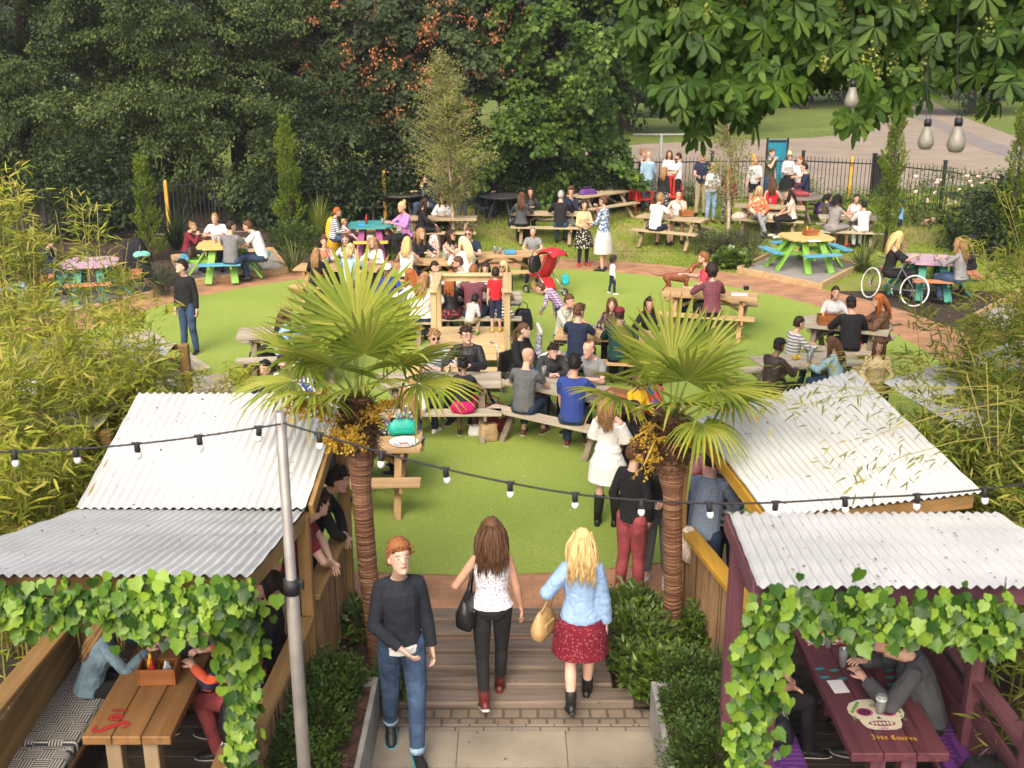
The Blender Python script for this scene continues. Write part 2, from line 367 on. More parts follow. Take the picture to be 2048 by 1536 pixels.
# park beyond the railings
sheet('park_lawn', [(-70, 36.6), (80, 36.6), (80, 200), (-70, 200)], .002, M_PARK)
def strip(name, pts, w, z, m):
    mb = MB(); L = []
    for i, (u, v) in enumerate(pts):
        p = G(u, v); L.append(p)
    for i, p in enumerate(L):
        t = (L[min(i + 1, len(L) - 1)] - L[max(i - 1, 0)]); t.z = 0; t.normalize(); q = Vector((-t.y, t.x, 0))
        L[i] = (p, q)
    vs = []
    for i, (p, q) in enumerate(L):
        ww = w[i] if hasattr(w, '__len__') else w
        for s in (1, -1):
            a = p + q * ww * s; vs.append((a.x, a.y, gz(a.x, a.y) + z))
    mb.add(vs, [(2 * i, 2 * i + 2, 2 * i + 3, 2 * i + 1) for i in range(len(L) - 1)])
    return tag(mb.build(name, m), kind='structure')
sheet('park_path', [XY(u, v) for u, v in ((-300, 370), (700, 330), (1100, 312), (1290, 288), (1480, 280), (1620, 276), (1725, 266), (1752, 240), (1730, 205), (1700, 180), (1560, 178), (1560, 160), (1690, 158), (1698, 128), (1770, 128), (1815, 165), (1850, 195), (1920, 232), (2060, 285), (2300, 340), (2300, 520), (2000, 460), (1500, 400), (1200, 420), (400, 470), (-300, 480))], .008, M_PATH)
sheet('path_band', [XY(u, v) for u, v in ((1760, 205), (1785, 205), (1990, 285), (2300, 380), (2300, 400), (1960, 297))], .014, M_ASPH)
# ---------------------------------------------------------------- iron railings
def railing(pts, label, hgt=1.4, step=.115, posts=2.4, seed=1):
    root = thing('iron_railing', label, 'railing', pts[0]); inv = root.location.copy()
    bars = MB(); rails = MB()
    for i in range(len(pts) - 1):
        a, b = Vector(pts[i]), Vector(pts[i + 1]); n = max(1, int((b - a).length / step))
        for z in (.12, hgt - .16): rails.beam(a + Vector((0, 0, z)) - inv, b + Vector((0, 0, z)) - inv, .03, .04)
        for k in range(n):
            p = a.lerp(b, k / n) - inv
            bars.tube([p, p + Vector((0, 0, hgt - .06)), p + Vector((0, 0, hgt))], [.011, .011, .002], 4, smooth=False)
        m = max(1, round((b - a).length / posts))
        for k in range(m + (i == len(pts) - 2)):
            p = a.lerp(b, k / m) - inv; mb = MB(); mb.bbox(p + Vector((0, .04, (hgt + .12) / 2)), (.09, .09, hgt + .12)); mb.bbox(p + Vector((0, .04, hgt + .14)), (.11, .11, .03))
            mb.build('post', M_IRON, root)
    rails.build('rail', M_IRON, root); o = bars.build('pickets', M_IRON, root)
    return root
def Gp(u, v): p = G(u, v); return (p.x, p.y, p.z)
railing([Gp(-120, 500), Gp(300, 470), Gp(430, 452)], 'black iron railing in deep shade behind the far left tables')
railing([Gp(432, 452), Gp(640, 436), Gp(860, 420)], 'black iron railing under the dark drooping branches left of the birch')
railing([Gp(862, 420), Gp(1060, 412), Gp(1240, 406)], 'black iron railing showing pale path below the lime tree')
railing([Gp(1242, 406), Gp(1420, 404), Gp(1600, 402), Gp(1740, 410)], 'black spiked railing behind the standing drinkers')
railing([Gp(1742, 410), Gp(1880, 428), Gp(2040, 455), Gp(2300, 520)], 'black spiked railing running down behind the pink roses at right')
M_YEL = plain('yellow paint', (.62, .36, .05), .6)
for u, v, lab in ((343, 462, 'yellow marker post in front of the dark left railing'), (772, 440, 'yellow wooden post beside the dark railing left of the birch'), (1500, 398, 'yellow wooden post by railing beside the blue board'), (1693, 405, 'yellow wooden post between black railing posts near the noticeboard')):
    p = G(u, v); mb = MB(); mb.bbox((0, 0, .7), (.09, .09, 1.4)); mb.bbox((0, 0, 1.41), (.07, .07, .04)); o = mb.build('marker_post', M_YEL); o.location = p - Vector((0, .15, 0)); tag(o, lab, 'post', 'yellow posts along the railings')
M_BLUEB = plain('blue board', (.01, .17, .25), .5, .2, 3); M_BLK = plain('black board', (.012, .012, .014), .5)
def board(u, v, w, h, m, lab, zb=.2):
    p = G(u, v); r = thing('notice_board', lab, 'board', p)
    a = MB(); a.bbox((0, 0, zb + h / 2), (w, .04, h)); a.build('panel', m, r)
    for sx in (-1, 1): b = MB(); b.bbox((sx * (w / 2 + .03), 0, (h + zb + .06) / 2), (.06, .06, h + zb + .06)); b.build('post', M_BLK, r)
    c = MB(); c.bbox((0, -.03, zb + h - .05), (w * .96, .03, .06)); c.build('frame', M_BLK, r)
    return r
board(1548, 388, .60, 1.45, M_BLUEB, 'tall turquoise blue board on black posts at the railing', .3)
board(1765, 410, .62, 1.25, M_BLK, 'black notice board on the railing behind the slim yew', .25)
# metal gate frame post behind group (grey)
p = G(1322, 402); mb = MB(); mb.tube([(0, 0, 0), (0, 0, 2.0)], .045); mb.beam((-.9, 0, 2.0), (.9, 0, 2.0), .05, .05); o = mb.build('metal_frame', plain('grey steel', (.3, .31, .31), .5)); o.location = p + Vector((0, .5, 0)); tag(o, 'grey steel goalpost frame beyond the railing', 'frame')
# ================================================================ SHELTERS (corrugated roofs)
M_ROOF = None
def roofmat():
    m, n, l, b = _mat('white corrugated steel'); tc = node(n, 'ShaderNodeTexCoord')
    n1 = node(n, 'ShaderNodeTexNoise'); n1.inputs['Scale'].default_value = 1.4; n1.inputs['Detail'].default_value = 8
    l.new(tc.outputs['Object'], n1.inputs['Vector'])
    r = ramp(n, [(.3, (.42, .43, .42)), (.6, (.53, .54, .53))]); l.new(n1.outputs['Fac'], r.inputs[0])
    v = node(n, 'ShaderNodeTexVoronoi'); v.inputs['Scale'].default_value = 5.5; l.new(tc.outputs['Object'], v.inputs['Vector'])
    n2 = node(n, 'ShaderNodeTexNoise'); n2.inputs['Scale'].default_value = 7; l.new(tc.outputs['Object'], n2.inputs['Vector'])
    lt = node(n, 'ShaderNodeMath', operation='LESS_THAN'); lt.inputs[1].default_value = .075; l.new(v.outputs['Distance'], lt.inputs[0])
    gt = node(n, 'ShaderNodeMath', operation='GREATER_THAN'); gt.inputs[1].default_value = .52; l.new(n2.outputs['Fac'], gt.inputs[0])
    mu = node(n, 'ShaderNodeMath', operation='MULTIPLY'); l.new(lt.outputs[0], mu.inputs[0]); l.new(gt.outputs[0], mu.inputs[1])
    mx = node(n, 'ShaderNodeMix', data_type='RGBA'); l.new(mu.outputs[0], mx.inputs['Factor']); l.new(r.outputs[0], mx.inputs['A']); mx.inputs['B'].default_value = (.16, .06, .04, 1)
    l.new(mx.outputs['Result'], b.inputs['Base Color']); b.inputs['Roughness'].default_value = .5; b.inputs['Metallic'].default_value = 0; b.inputs['Specular IOR Level'].default_value = .12
    MATS['roof'] = m; return m
M_ROOF = roofmat()
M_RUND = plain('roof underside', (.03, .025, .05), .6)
def corr(root, TL_, TR, BR, BL, pitch=.0706, amp=.0115, name='roof_sheet'):
    TL_, TR, BR, BL = [Vector(p) for p in (TL_, TR, BR, BL)]
    nw = round((BR - BL).length / pitch); nu = nw * 8; nv = 14; nn = (TR - TL_).cross(TL_ - BL).normalized()
    if nn.z < 0: nn = -nn
    V = []; 
    for j in range(nv + 1):
        a, b = BL.lerp(TL_, j / nv), BR.lerp(TR, j / nv); sag = .006 * math.sin(j * 2.1)
        for i in range(nu + 1): V.append(a.lerp(b, i / nu) + nn * (amp * math.cos(2 * math.pi * i / 8) + sag))
    V2 = [p - nn * .003 for p in V]; k = nu + 1; N = len(V)
    F = [(j * k + i, j * k + i + 1, (j + 1) * k + i + 1, (j + 1) * k + i) for j in range(nv) for i in range(nu)]
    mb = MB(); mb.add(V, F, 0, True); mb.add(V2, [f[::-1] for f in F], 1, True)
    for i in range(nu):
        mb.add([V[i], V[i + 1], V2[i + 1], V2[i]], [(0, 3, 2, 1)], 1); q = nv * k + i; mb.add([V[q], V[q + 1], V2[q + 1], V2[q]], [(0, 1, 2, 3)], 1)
    o = mb.build(name, [M_ROOF, M_RUND], root); return o
M_POST = wood('honey timber', (.34, .20, .075), 'Z', .7, .6); M_RAIL = wood('honey rail', (.36, .215, .08), 'Y', .75, .6); M_RAILX = wood('honey rail x', (.33, .195, .075), 'X', .75, .6)  # rail base colour lowered to carry the shade under the booth roofs
M_SLAT = wood('split bamboo screen', (.36, .22, .115), 'Z', .5, 1.6)
M_PURP = wood('purple paint', (.17, .065, .085), 'Z', .7, .7); M_PURPY = wood('purple paint y', (.18, .07, .085), 'Y', .7, .7); M_PURPX = wood('purple paint x', (.15, .06, .085), 'X', .7, .7)
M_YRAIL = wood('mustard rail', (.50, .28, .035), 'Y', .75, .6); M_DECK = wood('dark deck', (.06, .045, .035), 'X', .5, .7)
def screen(root, a, b, z0, z1, m=M_SLAT, th=.012, name='screen'):
    """row of thin split canes between two ground points"""
    a, b = Vector(a), Vector(b); n = int((b - a).length / .018); mb = MB(); d = (b - a) / n
    for i in range(n):
        p = a + d * (i + .5); j = random.uniform(-.004, .004)
        mb.box((p.x + j, p.y, (z0 + z1) / 2 + random.uniform(-.01, .01)), (.012, d.length * .93, z1 - z0), Euler((0, 0, math.atan2(d.y, d.x) - R(90))))
    bk = MB(); bk.box(((a.x + b.x) / 2, (a.y + b.y) / 2, (z0 + z1) / 2), (.006, (b - a).length, z1 - z0 - .03), Euler((0, 0, math.atan2(d.y, d.x) - R(90))))
    bk.build('backing', M_DECK, root)
    return mb.build(name, m, root)
def post(root, x, y, z0, z1, m, w=.1, d=None, name='post'):
    mb = MB(); mb.bbox((0, 0, (z1 - z0) / 2), (w, d or w, z1 - z0)); o = mb.build(name, m, root); o.location = (x, y, z0); return o
def bar(root, a, b, w, h, m, name='beam'):
    mb = MB(); a = Vector(a); mb.beam((0, 0, 0), Vector(b) - a, w, h); o = mb.build(name, m, root); o.location = a; return o
# ---- left, near
sh = thing('shelter', 'honey timber booth at front left under a white corrugated roof with ivy fringe', 'shelter')
corr(sh, (-3.50, 8.22, 1.80), (-1.68, 8.20, 1.80), (-1.57, 5.97, 2.375), (-3.72, 5.97, 2.375))
post(sh, -1.70, 8.18, -.1, 1.76, M_POST); post(sh, -1.86, 6.42, -.12, 2.2, M_POST, .11); post(sh, -3.72, 6.42, -.12, 2.2, M_POST); post(sh, -3.62, 8.3, -.1, 1.74, M_POST)
bar(sh, (-1.70, 8.28, 1.69), (-1.62, 6.05, 2.27), .045, .12, M_RAIL); bar(sh, (-3.5, 8.28, 1.69), (-3.66, 6.05, 2.27), .045, .12, M_RAIL); bar(sh, (-3.7, 6.12, 2.24), (-1.6, 6.12, 2.24), .045, .12, M_RAILX)
bar(sh, (-1.71, 8.1, .86), (-1.80, 6.5, .86), .14, .05, M_RAIL, 'rail'); bar(sh, (-3.62, 8.2, .92), (-3.74, 5.6, .92), .16, .05, M_RAIL, 'rail')
screen(sh, (-1.71, 8.12), (-1.81, 6.5), .0, .83)
mb = MB()
for k in range(4): mb.bbox((0, 0, .1 + k * .2), (.03, 2.75, .19))
o = mb.build('back_boards', M_RAIL, sh); o.location = (-3.66, 6.9, 0); o.rotation_euler = (0, 0, R(2.6))
mb = MB()
for k in range(14): mb.bbox((-2.7, 5.4 + k * .2, -.06), (2.0, .19, .03))
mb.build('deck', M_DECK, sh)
# ---- left, far
sh = thing('shelter', 'honey timber booth behind it at left, steep white corrugated roof rising to the lawn', 'shelter')
corr(sh, (-3.46, 9.70, 2.31), (-1.55, 9.70, 2.31), (-1.67, 8.17, 1.83), (-3.52, 8.17, 1.83))
post(sh, -1.60, 9.66, -.02, 2.22, M_POST, .1, .14); post(sh, -3.45, 9.66, -.02, 2.22, M_POST)
bar(sh, (-1.64, 8.24, 1.78), (-1.56, 9.7, 2.23), .045, .12, M_RAIL); bar(sh, (-3.5, 8.24, 1.78), (-3.44, 9.7, 2.23), .045, .12, M_RAIL); bar(sh, (-3.44, 9.62, 2.2), (-1.6, 9.62, 2.2), .045, .1, M_RAILX)
bar(sh, (-3.46, 8.27, 1.765), (-1.72, 8.27, 1.765), .04, .10, M_DECK)  # dark bar added behind the sheet ends so the gaps there look dark
bar(sh, (-1.69, 8.24, .98), (-1.61, 9.62, .98), .16, .05, M_RAIL, 'rail'); screen(sh, (-1.69, 8.24), (-1.61, 9.6), .0, .95)
mb = MB()
for k in range(7): mb.bbox((-2.6, 8.36 + k * .2, -.03), (1.8, .19, .03))
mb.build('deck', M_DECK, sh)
# ---- right, near (purple)
sh = thing('shelter', 'purple painted booth at front right under a pale corrugated roof with ivy', 'shelter')
corr(sh, (1.52, 7.10, 2.28), (3.40, 7.10, 2.28), (3.42, 5.63, 2.48), (1.40, 5.63, 2.48))
post(sh, 1.60, 7.05, -.1, 2.2, M_PURP); post(sh, 1.66, 6.2, -.12, 2.3, M_PURP, .11); post(sh, 3.4, 7.05, -.1, 2.2, M_PURP); post(sh, 3.38, 6.1, -.12, 2.3, M_PURP)
bar(sh, (1.43, 5.78, 2.36), (3.46, 5.78, 2.36), .045, .14, M_PURPX); bar(sh, (1.52, 7.1, 2.2), (1.44, 5.8, 2.37), .045, .12, M_PURPY); bar(sh, (3.4, 7.1, 2.2), (3.42, 5.8, 2.37), .045, .12, M_PURPY); bar(sh, (1.55, 7.08, 2.2), (3.4, 7.08, 2.2), .045, .12, M_PURPX)
bar(sh, (3.42, 8.6, .95), (3.46, 5.5, .95), .14, .05, M_PURPY, 'rail'); bar(sh, (1.66, 6.9, .42), (1.66, 6.0, .42), .05, .5, M_PURPY, 'side_board')
mb = MB()
for k in range(4): mb.bbox((0, 0, .1 + k * .2), (.03, 3.1, .19))
o = mb.build('back_boards', M_PURPY, sh); o.location = (3.42, 7.05, 0)
mb = MB()
for k in range(17): mb.bbox((2.5, 5.3 + k * .2, -.06), (1.8, .19, .03))
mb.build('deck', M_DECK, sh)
# ---- right, far (mustard)
sh = thing('shelter', 'mustard railed booth at right, twisted white corrugated roof strewn with bamboo sprigs', 'shelter')
a, b, c, d = (1.625, 9.26, 2.2), (3.30, 10.2, 2.38), (3.80, 8.21, 1.95), (1.97, 7.74, 1.95)
corr(sh, a, b, c, d)
bar(sh, (1.98, 7.80, 1.86), (1.65, 9.24, 2.11), .045, .12, M_YRAIL); bar(sh, (2.0, 7.80, 1.86), (3.75, 8.25, 1.86), .045, .12, M_RAILX); bar(sh, (3.74, 8.28, 1.86), (3.28, 10.1, 2.28), .045, .12, M_YRAIL)
post(sh, 1.60, 9.52, -.02, 2.1, M_POST, .09); post(sh, 3.62, 8.32, -.05, 1.82, M_POST); post(sh, 3.2, 10.05, -.02, 2.25, M_POST)
bar(sh, (1.66, 9.58, .98), (2.02, 7.8, .98), .15, .06, M_YRAIL, 'rail'); screen(sh, (1.66, 9.56), (2.02, 7.8), -.1, .95)
post(sh, 1.665, 9.56, -.02, .96, M_POST, .06)
# ---- roofs half hidden behind the bamboo
for nm, cs, lab in (('l', ((-5.6, 12.6, 2.05), (-3.9, 12.4, 2.05), (-4.1, 10.3, 1.75), (-6.2, 10.4, 1.75)), 'low corrugated shelter half hidden behind the left bamboo'),
                    ('r', ((3.75, 10.7, 2.1), (6.8, 12.4, 2.35), (7.6, 9.6, 1.85), (4.5, 9.0, 1.85)), 'corrugated shelter half hidden behind the right bamboo')):
    sh = thing('shelter', lab, 'shelter'); corr(sh, *cs)
    for q in cs: post(sh, q[0] * .985, q[1], -.02, q[2] - .03, M_POST)
    bar(sh, Vector(cs[3]) - Vector((0, -.05, .07)), Vector(cs[2]) - Vector((0, -.05, .07)), .045, .1, M_RAILX); bar(sh, Vector(cs[0]) - Vector((0, .05, .07)), Vector(cs[1]) - Vector((0, .05, .07)), .045, .1, M_RAILX)
# ================================================================ PLANTERS
M_CONC = plain('weathered concrete', (.24, .235, .22), .85, .25, 5, .4, 25); M_MULCH = plain('bark mulch', (.075, .038, .025), .95, .6, 22, 1.0, 45)
for x0, x1, yb, lab in ((-1.80, -1.13, 8.13, 'low grey planter with bark mulch and box shrubs at left of the paving'), (1.17, 1.62, 8.0, 'low grey planter full of box shrubs at right of the paving')):
    r = thing('planter', lab, 'planter', ((x0 + x1) / 2, 6.6, -.12)); w = x1 - x0; L = yb - 5.1
    a = MB(); s = 1 if x1 < 0 else -1
    a.bbox((s * (w / 2 - .022), 0, .21), (.045, L, .42)); a.bbox((0, L / 2 - .02, .208), (w - .09, .045, .416)); a.bbox((-s * (w / 2 - .022), 0, .205), (.045, L, .41)); a.bbox((0, -L / 2 + .02, .207), (w - .09, .045, .414))
    a.build('trough', M_CONC, r); b = MB(); b.add([(x, y, .34 + random.uniform(-.02, .03)) for y in np.linspace(-L / 2 + .04, L / 2 - .04, 25) for x in np.linspace(-w / 2 + .04, w / 2 - .04, 7)], [(j * 7 + i, j * 7 + i + 1, (j + 1) * 7 + i + 1, (j + 1) * 7 + i) for j in range(24) for i in range(6)]); b.build('mulch', M_MULCH, r)
# ================================================================ POLE AND STRING LIGHTS
M_GALV = plain('galvanised steel', (.33, .31, .29), .5, .2, 4, .15, 12, .5); M_CABLE = plain('black rubber', (.015, .015, .017), .55)
M_BULB = plain('opal glass', (.78, .76, .72), .25, .02)
r = thing('light_pole', 'galvanised steel pole carrying the string lights at front left', 'pole', (-1.34, 6.0, -.12))
mb = MB(); mb.lathe([(.0, 0), (.042, 0), (.042, 2.4), (.032, 2.42), (.032, 3.53), (.027, 3.535), (.0, 3.52)], n=20); mb.build('shaft', M_GALV, r)
mb = MB(); mb.lathe([(.05, 2.36), (.05, 2.46)], n=16); mb.bbox((.05, 0, 2.42), (.05, .03, .06)); mb.build('clamp', M_CABLE, r)
def stringlights(pts, bulbs, D, lab):
    Q = [PD(u, v, D) for u, v in pts]; r = thing('string_lights', lab, 'string lights', Q[0]); o0 = Q[0].copy()
    # smooth catenary through the points
    path = []
    for i in range(len(Q) - 1):
        a, b, c, d = Q[max(i - 1, 0)], Q[i], Q[i + 1], Q[min(i + 2, len(Q) - 1)]
        for k in range(8):
            t = k / 8; path.append(.5 * ((2 * b) + (c - a) * t + (2 * a - 5 * b + 4 * c - d) * t * t + (3 * b - a - 3 * c + d) * t ** 3))
    path.append(Q[-1]); mb = MB(); mb.tube([p - o0 for p in path], .0065, 6); mb.build('cable', M_CABLE, r)
    for u, v in bulbs:
        p = PD(u, v, D) - o0; tilt = Matrix.Rotation(R(random.uniform(-9, 9)), 3, 'Y') @ Matrix.Rotation(R(random.uniform(-6, 6)), 3, 'X')
        h = MB(); h.lathe([(.008, .012), (.011, .0), (.017, -.012), (.0175, -.045), (.0155, -.05)], p, 12, 0, tilt); h.beam(p + Vector((-.028, 0, .004)), p + Vector((.028, 0, .004)), .014, .014)
        ho = h.build('lamp_holder', M_CABLE, r)
        b = MB(); b.lathe([(.0, -.049), (.013, -.05), (.0195, -.06), (.0205, -.072), (.016, -.086), (.008, -.093), (.001, -.095)], p, 14, 0, tilt); b.build('bulb', M_BULB, ho)
    return r
stringlights([(-140, 902), (0, 904), (150, 898), (273, 888), (398, 873), (518, 855), (562, 848)], [(28, 903), (150, 898), (273, 888), (398, 873), (518, 855)], 6.3, 'string of frosted bulbs running left from the grey pole')
stringlights([(566, 846), (638, 868), (763, 905), (890, 938), (1020, 966), (1150, 988), (1283, 1001), (1418, 1007), (1552, 1005), (1690, 997), (1835, 990), (1970, 978), (2150, 955)], [(638, 868), (763, 905), (890, 938), (1020, 966), (1150, 988), (1283, 1001), (1418, 1007), (1552, 1005), (1690, 997), (1835, 990), (1970, 978)], 6.3, 'long string of frosted bulbs sagging right across the garden')
# big bulb lamps in the chestnut
for i, (u, v, up, lab) in enumerate(((1853, 270, 230, 'big frosted bulb lantern, middle of the three in the chestnut'), (1914, 272, 130, 'big frosted bulb lantern hanging right of its twin in the chestnut'), (1704, 190, 150, 'big frosted bulb lantern half hidden by chestnut leaves'))):
    D = 5.9 if i < 2 else 6.6; p = PD(u, v, D); r = thing('bulb_lantern', lab, 'lantern', p, 0, 'bulb lanterns hanging in the chestnut'); k = (.92, 1.05, .92)[i]
    b = MB(); b.lathe([(0.001, -.085), (.03, -.08), (.042, -.062), (.046, -.04), (.04, -.012), (.027, .025), (.019, .05)], (0, 0, 0), 20); o = b.build('bulb', plain('grey glass', (.20, .19, .155), .35), r); o.scale = (k,) * 3
    b = MB(); b.lathe([(.02, .05), (.021, .085), (.014, .09)], n=16); b.tube([(-.012, 0, .09), (-.012, 0, .115), (.012, 0, .115), (.012, 0, .09)], .002, 5); o = b.build('cap', M_CABLE, r); o.scale = (k,) * 3
    q = PD(u + 2, up - 120, D) - p; b = MB(); b.tube([(0, 0, .11), q * .5, q], .0025, 5); b.build('cord', M_CABLE, r)
# ================================================================ VEGETATION
def ell_points(ells, n, shell=.55):
    """points in the outer part of several ellipsoids with outward direction"""
    w = np.array([e[1][0] * e[1][1] + e[1][1] * e[1][2] + e[1][0] * e[1][2] for e in ells]); w = w / w.sum()
    idx = RNG.choice(len(ells), n, p=w); c = np.array([e[0] for e in ells])[idx]; r = np.array([e[1] for e in ells])[idx]
    d = rdir(n); rad = 1 - RNG.random(n) ** 1.6 * (1 - shell); return c + d * r * rad[:, None], nrm(d / r)
def sprays(ells, nclump, per, spread, size, droop=.35, shell=.55, front=.35, flat=.35):
    """leafy twigs: each clump is a drooping fan of leaves growing outwards"""
    c, d = ell_points(ells, nclump, shell)
    if front is not None:
        k = (d[:, 1] < front); c, d = c[k], d[k]
    n = len(c); d = nrm(d * np.array((1, 1, .6)) + RNG.normal(0, .35, (n, 3)) + np.array((0, 0, -droop * .5)))
    side = nrm(np.cross(d, np.array((0, 0, 1.0)) + RNG.normal(0, .25, (n, 3)))); up = np.cross(side, d)
    t = RNG.random((n, per)) * 1.0; s = RNG.normal(0, .38, (n, per)); h = RNG.normal(0, flat * .3, (n, per))
    pos = c[:, None] + spread * (d[:, None] * t[..., None] + side[:, None] * (s * (1.1 - t * .6))[..., None] + up[:, None] * h[..., None]) - np.array((0, 0, 1.0)) * (droop * spread * t * t)[..., None]
    ld = d[:, None] * .7 + side[:, None] * (np.sign(s) * .9)[..., None] + RNG.normal(0, .35, (n, per, 3)) + np.array((0, 0, -droop))
    ln = up[:, None] + RNG.normal(0, .35, (n, per, 3)) + np.array((0, -.15, .3))
    return pos.reshape(-1, 3), ld.reshape(-1, 3), ln.reshape(-1, 3), size * (.65 + .7 * RNG.random(n * per))
def boughs(ells, nb, L, tw, per, size, droop=.35, front=.4, W=.6):
    """drooping shelves of foliage: bough, its twigs, their leaves; dark gaps stay between the shelves"""
    c, d = ell_points(ells, nb * 2, .35)
    if front is not None: k = d[:, 1] < front; c, d = c[k], d[k]
    n = min(len(c), nb); c, d = c[:n], d[:n]; d = nrm(d * np.array((1, 1, .45)) + RNG.normal(0, .3, (n, 3)) * np.array((1, 1, .6))); sd = nrm(np.cross(d, np.array((0, 0, 1.0)))); Lb = L * RNG.uniform(.55, 1.2, n); N = lambda *a: RNG.normal(0, 1, a)
    t = RNG.random((n, tw)) ** .7; s = RNG.uniform(-1, 1, (n, tw)) * W * (1.1 - .75 * t)
    p = c[:, None] + Lb[:, None, None] * (d[:, None] * t[..., None] + sd[:, None] * s[..., None]); p[..., 2] -= Lb[:, None] * (droop * t * t + .35 * s * s) + .05 * N(n, tw)
    q = p[:, :, None] + N(n, tw, per, 3) * np.array((.10, .10, .075)) * (L / 1.3); od = nrm(d[:, None] * .8 + sd[:, None] * s[..., None] * 1.6)
    ld = od[:, :, None] + N(n, tw, per, 3) * .55 + np.array((0, 0, -droop * 1.2)); ln = N(n, tw, per, 3) * .4 + np.array((0, -.35, 1.0))
    m = n * tw * per; return q.reshape(m, 3), ld.reshape(m, 3), ln.reshape(m, 3), size * (.6 + .7 * RNG.random(m))
def limbs(mb, base, top, r0, n, reach, up=.5, seed=0):
    rr = random.Random(seed); base, top = Vector(base), Vector(top)
    pts = [base.lerp(top, t) + Vector((math.sin(t * 5 + seed) * .12, math.cos(t * 4) * .1, 0)) * (t > 0) for t in np.linspace(0, 1, 7)]
    mb.tube(pts, [r0 * (1 - .75 * i / 6) for i in range(7)], 9)
    for k in range(n):
        t = rr.uniform(.25, .95); p = base.lerp(top, t); a = rr.uniform(0, 6.28); L = reach * rr.uniform(.5, 1) * (1.15 - t * .6); d = Vector((math.cos(a), math.sin(a), up * rr.uniform(.3, 1.2))).normalized()
        q = [p + d * L * s + Vector((0, 0, -.16 * L * s * s)) + Vector((rr.gauss(0, .05), rr.gauss(0, .05), rr.gauss(0, .05))) * L * s for s in (0, .35, .7, 1)]
        mb.tube(q, [r0 * .35 * (1.1 - t * .6), r0 * .24, r0 * .13, r0 * .03], 6)
        for _ in range(3):
            s = q[rr.choice((1, 2, 3))]; e = s + Vector((rr.gauss(0, 1), rr.gauss(0, 1), rr.gauss(0, .5))).normalized() * L * .35
            mb.tube([s, (s + e) / 2 + Vector((0, 0, .04)), e], [r0 * .1, r0 * .06, r0 * .015], 5)
def tree(name, lab, cat, base, top, r0, ells, spec, mats, bark=M_BARK, nl=16, reach=3, seed=1, group=None, extra=None):
    r = thing(name, lab, cat, base, 0, group); b = Vector(base); mb = MB(); limbs(mb, (0, 0, 0), Vector(top) - b, r0, nl, reach, .5, seed); mb.build('trunk', bark, r)
    E_ = [(np.array(c) - np.array(base), np.array(s)) for c, s in ells]
    parts = [(boughs if len(a) == 5 else sprays)(E_, *a, **k) for a, k, _ in spec]; tp = spec[0][2]
    pos, ld, ln, sz = [np.concatenate(x) for x in zip(*parts)]
    leaves('crown', mats, pos, ld, ln, sz, tp, r)
    if extra: extra(r, E_)
    return r
L_HORN = leafmat('hornbeam leaf', [(.045, .078, .032), (.065, .105, .036), (.09, .135, .042), (.17, .20, .06)], .35, .6, .2)
L_MAPLE = leafmat('sycamore leaf', [(.038, .06, .03), (.055, .08, .035), (.075, .105, .042)], .3, .6, .2)
L_KEYS = leafmat('sycamore keys', [(.46, .17, .08), (.52, .22, .10), (.38, .13, .07)], .35, .7)
L_LIME = leafmat('lime leaf', [(.035, .075, .014), (.055, .115, .018), (.085, .16, .024), (.17, .26, .045)], .38, .5, .25)
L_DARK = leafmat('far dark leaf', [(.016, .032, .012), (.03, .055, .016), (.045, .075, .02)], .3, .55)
L_CHEST = leafmat('chestnut leaf', [(.025, .062, .009), (.045, .10, .013), (.068, .135, .018), (.11, .185, .028)], .38, .5, .22)
L_YEW = leafmat('yew needle', [(.10, .16, .018), (.16, .24, .025), (.26, .33, .04)], .35, .55, .2)
L_BAMB = leafmat('bamboo leaf', [(.27, .35, .035), (.35, .41, .045), (.46, .46, .065), (.58, .50, .15), (.30, .38, .04)], .5, .5, .2)
L_BAMR = leafmat('bamboo leaf right', [(.14, .21, .03), (.20, .28, .038), (.31, .36, .055), (.46, .40, .11), (.17, .25, .03)], .5, .5, .2)
L_IVY = leafmat('ivy leaf', [(.018, .055, .010), (.035, .095, .014), (.085, .185, .022), (.15, .27, .03), (.23, .35, .045)], .28, .38, .3)
L_BOX = leafmat('box leaf', [(.04, .08, .018), (.07, .125, .026), (.11, .175, .04)], .3, .45, .25)
L_BERG = leafmat('bergenia leaf', [(.06, .115, .018), (.10, .17, .025), (.15, .225, .04)], .25, .35, .5)
L_BIRCH = leafmat('birch leaf', [(.20, .24, .065), (.28, .31, .09), (.36, .37, .12)], .45, .55, .2)
L_GRASS = leafmat('grass blade', [(.23, .31, .04), (.29, .36, .055), (.38, .39, .11)], .35, .5)
L_PHOR = leafmat('phormium blade', [(.07, .12, .03), (.14, .18, .05), (.26, .27, .11)], .3, .4)
